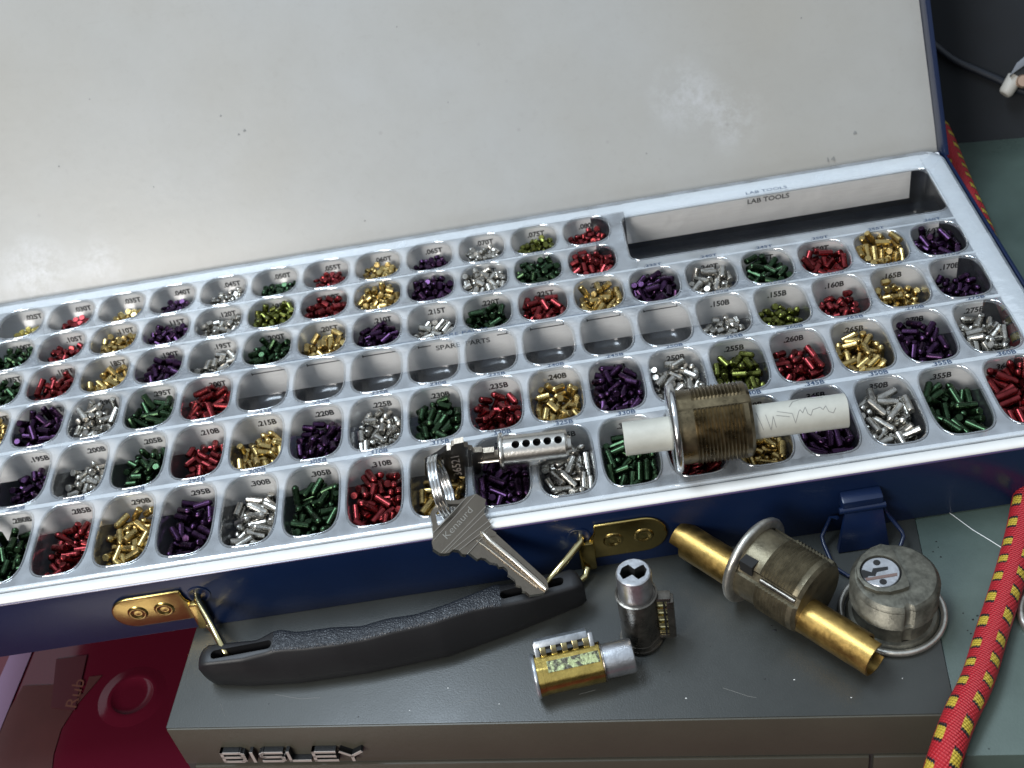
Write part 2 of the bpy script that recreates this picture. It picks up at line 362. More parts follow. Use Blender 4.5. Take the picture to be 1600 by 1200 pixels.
def lettering(name, txt, org, ux, uy, w, h, m, parent, bold=0.0, depth=0.0, lift=None):
    """flat text mesh filling w x h mm from org along ux / uy"""
    V, F = text_mesh(txt, bold); ux = Vector(ux).normalized(); uy = Vector(uy).normalized(); org = Vector(org)
    P = [org + ux * (a * w) + uy * (b * h) for a, b in V]
    mb = MB()
    if depth > 0:
        nn = ux.cross(uy).normalized() * depth
        k = len(P); mb.add(P + [p + nn for p in P], [], 0)
        ed = {}
        for f in F:
            for i in range(len(f)):
                e = (f[i], f[(i + 1) % len(f)]); ed[e] = ed.get(e, 0) + 1
        FF = [tuple(i + k for i in f) for f in F]; mats = [0] * len(FF)
        for (a, b) in ed:
            if (b, a) not in ed: FF.append((a, b, b + k, a + k)); mats.append(1)
        mb.f = FF; mb.m = mats
    else: mb.add(P, F)
    return mb.build(name, m, parent)

# ================================================================== setting
P = 24.0
ROW = {1: (141.1, 10.7), 2: (118.9, 10.6), 3: (95.2, 11.9), 4: (68.8, 13.4), 5: (37.7, 15.4), 6: (1.4, 18.0)}
DEP = {1: 9., 2: 10.5, 3: 12.5, 4: 14., 5: 15.5, 6: 17.5}
BND = [-17.6, 20.9, 54.2, 82.8, 107.7, 129.9, 152.6]          # row boundaries front to back
HX = 10.9
XL, XR = -444.0, 12.0

tag(MB().box((-1500, -1500, -206), (1500, 1500, -200)).build('floor', MT['floor'], origin=(0, 0, -203)), 'dark floor below the cabinets', None, kind='structure')
o = MB().box((-700, 200, -199.9), (900, 206, 420)).build('backdrop', MT['back'], origin=(100, 203, -199.9))
tag(o, 'dark black cloth wall behind the open lid', None, kind='structure')
for v in o.data.vertices: v.co.y += -(v.co.x) * 0.14 + 0.8 * (v.co.z - 0.1689)   # runs at a slight angle and leans back

# ------------------------------------------------------------------ red plastic crate, grey cabinet, green cabinet
CA = bz(258, 1140, -31); CB = bz(1495, 1117, -31)
ux = (CB - CA).normalized(); uyv = Vector((-ux.y, ux.x, 0))
cw = (CB - CA).length
cab = thing('drawer_cabinet', 'grey steel drawer cabinet with raised silver lettering on its olive front, under the blue case', 'cabinet', (CA.x + 130, CA.y + 120, -110))
def cpt(a, b, z): q = CA + ux * a + uyv * b; return (q.x, q.y, z)
mb = MB()
mb.prism([cpt(0, 0.6, -110), cpt(cw, 0.6, -110), cpt(cw, 262, -110), cpt(0, 262, -110)], [cpt(0, 0.6, -31.0), cpt(cw, 0.6, -31.0), cpt(cw, 262, -31.0), cpt(0, 262, -31.0)])
mb.build('cabinet_body', MT['cab_top'], cab, bevel=0.45)
mb = MB()
mb.prism([cpt(0.2, 0, -54.2), cpt(cw - .2, 0, -54.2), cpt(cw - .2, 3, -54.2), cpt(.2, 3, -54.2)], [cpt(.2, 0, -31.4), cpt(cw - .2, 0, -31.4), cpt(cw - .2, 3, -31.4), cpt(.2, 3, -31.4)])
mb.build('front_panel', MT['cab_front'], cab, bevel=0.7)
for (a0, a1) in ((3, cw - 26), (cw - 24.6, cw - 3)):
    mb = MB(); mb.prism([cpt(a0, -0.6, -78), cpt(a1, -0.6, -78), cpt(a1, 3, -78), cpt(a0, 3, -78)], [cpt(a0, -.6, -55.2), cpt(a1, -.6, -55.2), cpt(a1, 3, -55.2), cpt(a0, 3, -55.2)])
    mb.build('drawer_front', MT['cab_front'], cab, bevel=0.6)
rng_ = lambda i: .7 + .3 * math.sin(i * 2.3)
# raised lettering on the front: the word as moulded bars with a dark body and a silver face
fn = -uyv
q0 = CA + ux * 0
def on_front(u, v):
    return bpl(u, v, (CA.x, CA.y, CA.z), (uyv.x, uyv.y, 0))
bl = on_front(358, 1186); br = on_front(573, 1182); tl = on_front(352, 1167)
W1 = (br - bl).length; H1 = 5.4
stroke = {'B': [[(0, 0), (0, 1), (.86, 1), (1, .86), (1, .62), (.9, .5), (1, .38), (1, .14), (.86, 0), (0, 0)], [(0, .5), (.9, .5)]],
          'I': [[(.5, 0), (.5, 1)]], 'S': [[(1, 1), (.14, 1), (0, .86), (0, .62), (.12, .5), (.88, .5), (1, .38), (1, .14), (.86, 0), (0, 0)]],
          'L': [[(0, 1), (0, 0), (1, 0)]], 'E': [[(1, 1), (0, 1), (0, 0), (1, 0)], [(0, .5), (.95, .5)]], 'Y': [[(0, 1), (.5, .5), (1, 1)], [(.5, .5), (.5, 0)]]}
xs = 0.0; tot = 5.95; gap = 0.30
base_l = Vector((bl.x, bl.y, bl.z + 2.1))
for ch, wd in zip('BISLEY', (1, .28, 1, .9, 1, .95)):
    mbb = MB()
    sc1 = W1 / 6.65
    for path in stroke[ch]:
        for (x0, y0), (x1, y1) in zip(path[:-1], path[1:]):
            a = Vector((xs * sc1 + x0 * wd * sc1, y0 * H1)); b = Vector((xs * sc1 + x1 * wd * sc1, y1 * H1))
            d = (b - a).normalized() * 0.55; nrm = Vector((-d.y, d.x))
            c4 = [a - d + nrm, a - d - nrm, b + d - nrm, b + d + nrm]
            def P3(c, out): return base_l + ux * c.x + Vector((0, 0, 1)) * c.y + fn * out
            for (h0, h1, mi) in ((0.05, 2.2, 1), (2.2, 2.45, 0)):
                mbb.prism([P3(c, h0) for c in c4], [P3(c, h1) for c in c4], mi)
    mbb.build('badge_letter', [MT['badge_face'], MT['black']], cab)
    xs += wd + gap

mb = MB(); mw = MB()
for (u, v, s_, w_) in ((1210, 985, 1.3, 0), (1195, 1061, .5, 0), (1205, 978, .7, 0), (1241, 1062, .45, 1), (1072, 1091, .45, 1), (1046, 1050, .4, 0), (700, 1075, .35, 1), (560, 1120, .4, 0), (1330, 1090, .35, 1), (780, 1100, .3, 1), (1410, 1060, .3, 1), (1110, 1010, .3, 0), (640, 1110, .3, 1), (420, 1100, .35, 0)):
    q = bz(u, v, -31); k = 7
    (mw if w_ else mb).prism([(q.x + s_ * rng_(i) * math.cos(6.28 * i / k), q.y + s_ * .7 * rng_(i + 3) * math.sin(6.28 * i / k), -31.02) for i in range(k)], [(q.x + .5 * s_ * math.cos(6.28 * i / k), q.y + .3 * s_ * math.sin(6.28 * i / k), -30.9) for i in range(k)])
mb.build('dirt_crumbs', MT['hole'], cab); mw.build('dust_specks', MT['label_white'], cab)
mb = MB()
for pts_ in (((430, 1085), (470, 1092), (500, 1090)), ((720, 1098), (745, 1092)), ((1130, 1075), (1170, 1088), (1182, 1090)), ((905, 1085), (930, 1078)), ((345, 1100), (352, 1120))):
    mb.tube([bz(u, v, -31.02) for u, v in pts_], .07, 5)
mb.build('scratch', MT['cab_mark'], cab)
gc = thing('steel_cabinet', 'green-grey painted steel cabinet top to the right of the grey drawer cabinet', 'cabinet', (150, 40, -199.9))
e0 = CB + ux * 0.15
def gpt(a, b, z): q = e0 + ux * a + uyv * b; return (q.x, q.y, z)
mb = MB().prism([gpt(0, -14, -199.9), gpt(420, -14, -199.9), gpt(420, 330, -199.9), gpt(0, 330, -199.9)], [gpt(0, -14, -31.7), gpt(420, -14, -31.7), gpt(420, 330, -31.7), gpt(0, 330, -31.7)])
mb.build('cabinet_top', MT['green'], gc, bevel=0.4)
mb = MB()
rr = random.Random(3)
for (u, v, s_) in ((1520, 968, 1.1), (1517, 990, .8), (1527, 962, .9), (1505, 958, .6), (1533, 966, .7), (1512, 985, .6), (1470, 870, .9), (1463, 846, .8), (1458, 862, .7), (1545, 955, .5), (1466, 855, 0.6), (1545, 1170, .6)):
    c = bz(u, v, -31.6); k = 7
    mb.prism([(c.x + .55 * s_ * rr.uniform(.5, 1.2) * math.cos(6.28 * i / k), c.y + .5 * s_ * rr.uniform(.3, .8) * math.sin(6.28 * i / k), -31.72) for i in range(k)], [(c.x + .25 * s_ * math.cos(6.28 * i / k), c.y + .2 * s_ * math.sin(6.28 * i / k), -31.45) for i in range(k)])
mb.build('dirt_crumbs', MT['hole'], gc)
mb = MB()
mb.tube([bz(1478, 797, -31.65), bz(1520, 828, -31.65), bz(1545, 843, -31.65), bz(1575, 862, -31.65)], 0.16, 6)
mb.build('scratch', MT['label_white'], gc)

rc = thing('plastic_crate', 'glossy dark red plastic crate lid below the left end of the blue case', 'crate', (-420, -40, -199.9))
RZ = -110.4
mb = MB().box((-760, -330, -199.9), (-60, 150, RZ))
mb.build('crate_lid', MT['red_lid'], rc, bevel=3)
cc = bz(207, 1088, RZ)
mb = MB().lathe([(15.5, 0.0), (13.6, .3), (11.2, .75), (9.8, .9), (9.2, .7), (8.6, .1), (5, .05), (0.01, .05)], (cc.x, cc.y, RZ), (0, 0, 1), 72)
mb.build('moulded_disc', MT['red_lid'], rc, angle=60)
def flat(name, px, z, th, m, label, cat):
    pts = [bz(u, v, z) for u, v in px]; mb = MB().prism([(p.x, p.y, z) for p in pts], [(p.x, p.y, z + th) for p in pts])
    c = sum(pts, Vector()) / len(pts); return tag(mb.build(name, m, origin=(c.x, c.y, z)), label, cat)
flat('card_sheet', [(37, 1072), (88, 1070), (130, 1085), (140, 1058), (160, 1056), (118, 1105), (96, 1140), (84, 1180), (78, 1240), (-60, 1240), (-60, 1180), (0, 1135)], RZ + 0.05, 0.4, MT['red_patch'], 'reddish brown card sheet seen through the dark red crate lid', 'card')  # card inside the crate, seen through the lid, built as a sheet on top
flat('reflection_strip', [(24, 1005), (58, 1000), (-40, 1240), (-80, 1240)], RZ + 0.6, 0.25, MT['lilac'], 'pale lilac reflection on the red crate lid, built as a flat diagonal strip', 'reflection')  # mirror image in the glossy lid, built as a thin lilac strip
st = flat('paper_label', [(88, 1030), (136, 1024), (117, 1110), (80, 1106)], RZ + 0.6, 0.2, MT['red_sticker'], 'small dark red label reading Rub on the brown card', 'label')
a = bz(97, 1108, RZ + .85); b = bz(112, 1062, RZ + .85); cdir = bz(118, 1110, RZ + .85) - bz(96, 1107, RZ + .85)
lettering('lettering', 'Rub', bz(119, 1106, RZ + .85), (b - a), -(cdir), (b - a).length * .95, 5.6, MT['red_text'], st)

# ================================================================== the blue case
case = thing('tool_case', 'open dark blue metal case with black handle and off-white lid lining', 'case', (-215, 60, -31))
mb = MB()
Z0, Z1 = -31.0, -1.3
mb.box((-453, -25.6, Z0), (23.2, -24.4, Z1))                      # front wall
mb.box((-453, 161.2, Z0), (23.2, 162.4, -3.5))                     # back wall
mb.box((22.0, -24.4, Z0), (23.2, 161.2, Z1))
mb.box((-453, -24.4, Z0), (-451.8, 161.2, Z1))
mb.box((-451.8, -24.4, Z0), (22.0, 161.2, Z0 + 1))
mb.build('case_body', MT['navy'], case, bevel=0.35)
mb = MB().box((-451.7, -24.3, Z0 + 1.05), (21.9, 161.1, Z0 + 1.5)); mb.build('case_floor', MT['navy_in'], case)
# rolled cream front rim, with a thin shadow groove on each side
prof = [(-20.6, -3.0), (-20.9, -0.9), (-21.4, -0.45), (-23.4, -0.25), (-24.2, -0.25), (-25.0, -0.5), (-25.5, -1.2), (-25.5, -1.28)]
mb = MB().loft([[(x, y, z) for y, z in prof] for x in (-452.5, 22.6)], close=False)
mb.build('front_rim', MT['cream'], case, angle=60)
mb = MB().tube([(-453, -25.55, -1.75), (23.2, -25.55, -1.75)], 0.42, 10)
mb.build('edge_bead', mat('purple_navy_bead', (0.06, 0.04, 0.10), 0.2, coat=.5), case)

# lid, leaning back
LA = math.radians(54); LU = Vector((0, math.cos(LA), math.sin(LA))); LN = Vector((0, -math.sin(LA), math.cos(LA)))
LO = Vector((0, 163.6, -5.2))
def lp(x, t, d): return LO + Vector((x, 0, 0)) + LU * t + LN * d
lid = MB()
lid.prism([lp(-453, -1, -2.2), lp(24.2, -1, -2.2), lp(24.2, 180, -2.2), lp(-453, 180, -2.2)], [lp(-453, -1, -1.2), lp(24.2, -1, -1.2), lp(24.2, 180, -1.2), lp(-453, 180, -1.2)])
for (x0, x1) in ((22.2, 24.2), (-453, -450.7)):
    lid.prism([lp(x0, -1, -1.2), lp(x1, -1, -1.2), lp(x1, 180, -1.2), lp(x0, 180, -1.2)], [lp(x0, -2, 9.5), lp(x1, -2, 9.5), lp(x1, 180, 9.5), lp(x0, 180, 9.5)])
lid.prism([lp(-450.7, 178, -1.2), lp(22.2, 178, -1.2), lp(22.2, 180, -1.2), lp(-450.7, 180, -1.2)], [lp(-450.7, 178, 9.5), lp(22.2, 178, 9.5), lp(22.2, 180, 9.5), lp(-450.7, 180, 9.5)])
lid_o = lid.build('lid', MT['navy'], case, bevel=0.4)
# lining sheet: flat, turning under towards the hinge
pr2 = [(178, 0.0), (120, 0.1), (60, 0.0), (30, 0.0), (12, -0.1), (4, -0.5), (-0.5, -1.1)]
mb = MB().loft([[tuple(lp(x, t, d)) for t, d in pr2] for x in np.linspace(-450.6, 22.15, 12)], close=False)
lin = mb.build('lid_lining', MT['lining'], lid_o, angle=80)
XH0 = Vector((1, 0, 0)); q = bpl(1293, 253, LO, LN); lettering('pencil_mark', '14', q + LN * .12, (1, 0, 0), LU, 3.6, 2.0, MT['pen'], lid_o)

for (u, v, s_) in ((345, 181, .5), (382, 204, .7), (373, 210, .55), (1336, 208, .9), (1252, 28, .4), (140, 155, .35), (92, 260, .4), (570, 345, .4), (700, 160, .3), (240, 292, .3), (1010, 240, .35), (620, 42, .35)):
    q = bpl(u, v, LO + LN * .1, LN); k = 8
    MB().prism([q + XH0 * (s_ * math.cos(6.28 * i / k)) + LU * (s_ * (.6 + .3 * (i % 3)) * math.sin(6.28 * i / k)) for i in range(k)], [q + LN * .06 + XH0 * (s_ * .6 * math.cos(6.28 * i / k)) + LU * (s_ * .5 * math.sin(6.28 * i / k)) for i in range(k)]).build('stain_spot', MT['pen'], lid_o)
# handle brackets, rings and grip
def bracket(xa, xb, z_top, z_bot, mirror):
    """brassed plate: half-round outer end, rolled top edge, straight inner end with a notch"""
    y = -25.8; pts = []
    hgt = z_top - z_bot; rad = hgt / 2; zc = (z_top + z_bot) / 2; sgn = -1 if not mirror else 1
    xo = xa if not mirror else xb; xi = xb if not mirror else xa      # outer / inner x
    for k in range(17):
        an = math.pi / 2 + math.pi * k / 16
        pts.append((xo - sgn * rad + sgn * rad * (-math.cos(an)) if False else (xo - sgn * rad) + sgn * rad * abs(math.cos(an)), zc + rad * math.sin(an)))
    pts = pts + [(xi, z_bot), (xi, z_top - 7.0), (xi + sgn * 1.6, z_top - 5.2), (xi + sgn * 2.2, z_top - 2.5), (xi + sgn * 2.2, z_top)]
    mb = MB(); mb.prism([(x, y, z) for x, z in pts], [(x, y - 1.2, z) for x, z in pts]); return mb, y - 1.2
for (xa, xb, mir, lab) in ((-341.5, -311.5, False, None), (-163.9, -135.5, True, None)):
    mb, yf = bracket(xa, xb, -7.6 if not mir else -6.6, -23.8 if not mir else -24.4, mir)
    br_o = mb.build('handle_bracket', MT['brass_plate'], case, bevel=0.55, angle=60)
    zc = -15.6
    for dx in ((9.5, 19.5) if not mir else (8.6, 19.6)):
        c = (xa + dx, yf + 0.05, zc - (0.3 if not mir else 0))
        MB().lathe([(3.9, -.05), (3.3, 0.5), (2.8, 0.7), (2.3, 0.45), (1.9, .1), (1.2, .1), (0.01, .25)], c, (0, -1, 0), 28).build('rivet', MT['brass_plate'], br_o, angle=60)
    xi = xb + 1.5 if not mir else xa - 1.5
    # rolled knuckle plate that holds the wire ring
    mb = MB().prism([(xi - 3.0, -25.7, -29.2), (xi + 3.0, -25.7, -29.2), (xi + 3.0, -25.7, -14.5), (xi - 3.0, -25.7, -14.5)], [(xi - 3.0, -28.4, -29.2), (xi + 3.0, -28.4, -29.2), (xi + 3.0, -28.4, -14.5), (xi - 3.0, -28.4, -14.5)])
    mb.build('ring_knuckle', MT['brass_plate'], br_o, bevel=1.2)
    MB().lathe([(4.3, 0), (4.3, 0.35), (3.6, 0.5), (3.2, 0.2), (0.01, 0.12)], (xi + (2 if not mir else -2), -25.65, -12.2), (0, -1, 0), 28).build('eyelet', MT['navy'], br_o, angle=60)
    sgn = 1 if not mir else -1
    x0 = xi + sgn * 1.2
    loop = [(x0, -25.5, -12.3), (x0 + sgn * .5, -28.3, -12.6), (x0 + sgn * 5.5, -37.5, -14.0), (x0 + sgn * 11.5, -49.6, -16.0), (x0 + sgn * 12.6, -51.3, -19.0), (x0 + sgn * 11.8, -50.3, -23.5), (x0 + sgn * 8, -42, -26.8), (x0 + sgn * 2, -31, -28.6), (x0, -28.5, -27)]
    if mir: loop = [(x0, -25.5, -12.3), (x0 - .5, -28.0, -12.8), (x0 - 6.8, -34.5, -14.0), (x0 - 14.8, -42.0, -15.6), (x0 - 15.6, -43.4, -19.0), (x0 - 14, -42, -24), (x0 - 8, -38, -27.0), (x0 - 1, -31, -28.8), (x0 + .5, -28.4, -27)]
    MB().tube(loop, 1.25, 14).build('wire_ring', MT['brass_wire'], br_o, angle=80)

def interp(x, T):
    xs_, ys_ = zip(*T); return float(np.interp(x, xs_, ys_))
backT = [(-306.5, -48.5), (-303, -46.2), (-285, -47.6), (-280, -45.3), (-276, -45.4), (-271, -47), (-259, -47.6), (-248, -48.6), (-239, -47.6), (-228, -47.3), (-216, -45), (-203.5, -41.2), (-199.5, -39.2), (-196, -39.6), (-185, -38.8), (-172, -36.8), (-169.8, -38.6), (-168.3, -42)]
frontT = [(-306.5, -54.5), (-303, -55.4), (-290, -56.2), (-279, -55.0), (-256, -56.4), (-242, -55.4), (-221, -53.2), (-207, -50.6), (-187, -49.0), (-171, -46.0), (-168.3, -44.5)]
botT = [(-306.8, -52.5), (-303, -54.5), (-290, -57.2), (-272.7, -59.0), (-248.5, -59.1), (-219.7, -57.1), (-195, -51.0), (-170, -43.5), (-168.3, -42.8)]
topT = [(-306.5, -14.9), (-281, -14.2), (-277, -13.4), (-268, -13.9), (-258, -13.4), (-247, -14.0), (-237, -13.3), (-226, -13.7), (-214, -13.2), (-203, -13.4), (-199, -14.0), (-196, -14.4), (-168.3, -14.9)]
slots = [(-301.5, -279.5, -49.9, -53.0), (-197.8, -175.0, -42.3, -45.6)]
xsg = sorted(set([-306.6, -306.0, -304.8] + list(np.linspace(-303, -171, 100)) + [-169.6, -168.7, -168.2]))
rings = []
for x in xsg:
    yb, yf, yo, zt = interp(x, backT), interp(x, frontT), interp(x, botT), interp(x, topT)
    endk = min(1, min(abs(x + 306.8), abs(x + 168.0)) / 2.5); k = 0.55 + 0.45 * math.sqrt(endk)
    zm = -22.5; zz = lambda z: zm + (z - zm) * k
    ring = [(x, yb + 0.3, zz(-28.0)), (x, yb - .1, zz(-20)), (x, yb - .2, zz(zt - 1.6)), (x, yb - .7, zz(zt - .5)), (x, yb - 1.8, zz(zt)), (x, (yb + yf) / 2, zz(zt + .15)), (x, yf + 1.3, zz(zt - .1)), (x, yf + .35, zz(zt - .6)), (x, yf, zz(zt - 1.6)), (x, yo - 0.9, zz(-24)), (x, yo, zz(-28.8)), (x, yo + .9, zz(-30.3)), (x, (yb + yo) / 2, zz(-30.8)), (x, yb - .8, zz(-30.2))]
    rings.append(ring)
grip = MB().loft(rings, 0, True, True, True)
g = grip.build('handle_grip', [MT['grip'], MT['grain']], case, angle=50)
me = g.data; base = parent_base(case)
for p in me.polygons:
    c = p.center / S + base
    if -279 < c.x < -197 and p.normal.z > 0.6: p.material_index = 1
for (x0, x1, yb, yf) in slots:
    n = 32; cx = (x0 + x1) / 2; cyy = [interp(x0, backT) - 2.9, interp(x1, backT) - 2.9]
    slope = ((interp(x1 - 2, frontT) + interp(x1 - 2, backT)) - (interp(x0 + 2, frontT) + interp(x0 + 2, backT))) / 2 / (x1 - x0 - 4)
    cy = (interp(cx, backT) + interp(cx, frontT)) / 2
    pts = [(cx + px, cy + py + slope * px) for px, py in outline((x1 - x0) / 2, 1.75, 1.6, 32)]
    # cut: boolean-free slot, a dark walled recess with a raised soft lip
    pin_ = [(cx + px, cy + py + slope * px) for px, py in outline((x1 - x0) / 2 - .35, 1.4, 1.3, 32)]
    cut = MB().prism([(a, b, -24) for a, b in pts], [(a, b, -10) for a, b in pts]).build('slot_cutter', MT['hole'], case)
    md = g.modifiers.new('slot', 'BOOLEAN'); md.object = cut; md.operation = 'DIFFERENCE'; md.solver = 'EXACT'
    dg = bpy.context.evaluated_depsgraph_get(); nm = bpy.data.meshes.new_from_object(g.evaluated_get(dg)); g.modifiers.clear(); g.data = nm
    bpy.data.objects.remove(cut)
nm.set_sharp_from_angle(angle=math.radians(50))

# latch: blue hasp block with hanging plate and wire loop
la = MB()
lc = [( -73.4, -59.2)]
la.prism([(-73.6, -25.7, -9.5), (-59.0, -25.7, -9.3), (-59.0, -25.7, -16), (-73.6, -25.7, -16)], [(-73.6, -31.0, -10.2), (-59.0, -31.0, -10.0), (-59.0, -31.0, -16), (-73.6, -31.0, -16)])
lt = la.build('latch', MT['navy'], case, bevel=0.9)
MB().tube([(-74.6, -30.6, -14.4), (-58.2, -30.6, -14.2)], 1.25, 14).build('latch_pin', MT['navy'], lt)
MB().prism([(-72.8, -30.4, -15.5), (-59.2, -30.4, -15.5), (-57.6, -33.6, -30.6), (-76.0, -33.6, -30.6)], [(-72.8, -31.6, -15.5), (-59.2, -31.6, -15.5), (-57.6, -36.4, -30.6), (-76.0, -36.4, -30.6)]).build('latch_plate', MT['navy'], lt, bevel=.3)
wl_ = [(-75.0, -29.5, -19), bz(1298, 808, -21.5), bz(1284, 838, -26.0), bz(1287, 850, -27), bz(1302, 885, -29.6), bz(1325, 900, -30.2), bz(1375, 898, -30.2), bz(1402, 868, -28.5), bz(1412, 838, -25.5), bz(1409, 830, -24.5), bz(1383, 798, -19.5), (-58.3, -29.5, -17.5)]
MB().tube(wl_, 0.75, 10).build('wire_loop', MT['navy'], lt, angle=80)

# ================================================================== the moulded tray
tray = thing('pin_tray', 'clear moulded tray of rounded compartments with numbered labels, sitting in the blue case', 'tray', (-215, 60, -22))
plate = MB()
holes = []
for r in range(1, 7):
    yb0, yb1 = BND[6 - r], BND[7 - r]
    for c in range(0, 19):
        if r in (1, 2) and c < 6: continue
        holes.append((r, c, -c * P, ROW[r][0], HX + .3, ROW[r][1] + .3, -c * P - 12, -c * P + 12, yb0, yb1, 8.6 if r >= 4 else 8.0 + (0.9 if r == 3 else 1.2)))
def tile(hx0, hx1, hy0, hy1, cx, cy, ax, ay, rcn):
    n = 48; inn = [(cx + a, cy + b) for a, b in (outline(ax, ay, rcn, n) if rcn > 5 else oval(ax, ay, rcn, n))]
    mx, my = (hx0 + hx1) / 2, (hy0 + hy1) / 2
    out = [(mx + a, my + b) for a, b in outline((hx1 - hx0) / 2, (hy1 - hy0) / 2, 0.01, n)]
    V = [(x, y, 0) for x, y in out] + [(x, y, 0) for x, y in inn]
    F = [(k, (k + 1) % n, n + (k + 1) % n, n + k) for k in range(n)]
    plate.add(V, F)
def rcorner(r): return {1: 2.7, 2: 2.7, 3: 2.8, 4: 3.2, 5: 3.4, 6: 3.6}[r]
for (r, c, x, y, ax, ay, x0, x1, y0, y1, rcn) in holes:
    if c == 18: plate.add([(x0, y0, 0), (x1, y0, 0), (x1, y1, 0), (x0, y1, 0)], [(0, 1, 2, 3)]); continue
    tile(x0, x1, y0, y1, x, y, ax, ay, rcorner(r))
tile(-132, 12, BND[4], BND[6], -58.4, 130.3, 69.8, 17.6, 5.5)
# margin ring and rolled outer edge
ocx, ocy = (XL + XR) / 2, (BND[0] + BND[6]) / 2; ihx, ihy = (XR - XL) / 2, (BND[6] - BND[0]) / 2
def ring(x0, x1, y0, y1, rcn, z): return [((x0 + x1) / 2 + a, (y0 + y1) / 2 + b, z) for a, b in outline((x1 - x0) / 2, (y1 - y0) / 2, rcn, 96)]
R0 = ring(XL, XR, BND[0], BND[6], .01, 0)
plate.loft([R0, ring(XL - 6, XR + 8.2, BND[0] - 2.0, BND[6] + 6.4, 8.5, 0), ring(XL - 6.5, XR + 8.8, BND[0] - 2.5, BND[6] + 7.0, 9, -.25), ring(XL - 6.8, XR + 9.2, BND[0] - 2.8, BND[6] + 7.3, 9.2, -1.0), ring(XL - 6.9, XR + 9.3, BND[0] - 2.9, BND[6] + 7.4, 9.3, -4.0)])
plate.build('tray_plate', MT['plate'], tray, angle=40)
# backing sheet of the margins: pale aluminium under the clear rim (right end and back)
mb = MB().box((XR - .6, BND[0] - 1.6, -1.9), (XR + 8.4, BND[6] + 6.2, -1.4)).box((XL - 5, BND[6] + .4, -1.9), (XR - .7, BND[6] + 6.2, -1.4)).box((XL - 5, BND[0] - 1.9, -1.9), (XR - .7, BND[0] - .05, -1.4))
mb.build('margin_sheet', MT['strip'], tray)

def cup(ax, ay, rcn, dep, name='compartment'):
    n = 48
    prof = [(0.0, 0.02), (0.15, 0.40), (0.5, 0.48), (0.85, 0.1), (1.05, -1.0), (1.6, -dep * .5), (2.2, -dep + 4), (3.1, -dep + 1.5), (4.6, -dep + .3), (6.2, -dep)]
    rings = [[(a, b, z) for a, b in (outline(ax - i_, ay - i_, max(rcn - i_ * .8, 2.0), n) if rcn > 5 else oval(ax - i_, ay - i_, rcn, n))] for i_, z in prof]
    mb = MB(); mb.loft(rings[:5], 1, True, False, False); mb.loft(rings[4:], 0, True, False, True)
    base = bpy.data.meshes.new(name)
    base.from_pydata([(p[0] * S, p[1] * S, p[2] * S) for p in mb.v], [], mb.f); base.polygons.foreach_set('material_index', mb.m)
    bm = bmesh.new(); bm.from_mesh(base); bmesh.ops.remove_doubles(bm, verts=bm.verts, dist=1e-7); bm.to_mesh(base); bm.free()
    base.materials.append(MT['cup']); base.materials.append(MT['lip'])
    base.polygons.foreach_set('use_smooth', [True] * len(base.polygons)); return base
cupm = {r: cup(HX + .3, ROW[r][1] + .3, rcorner(r), DEP[r] + .4) for r in range(1, 7)}
tb = parent_base(tray)
def put(me, x, y, name='compartment'):
    o = bpy.data.objects.new(name, me); COL.objects.link(o); o.parent = tray
    o.location = ((x - tb.x) * S, (y - tb.y) * S, (0 - tb.z) * S); return o
for (r, c, x, y, *_r) in holes:
    if c == 18: continue
    if c == 17 and r >= 5 and r == 6: continue
    put(cupm[r], x, y)
o = put(cup(69.8, 17.6, 5.5, 24), -58.4, 130.3, 'tool_compartment')

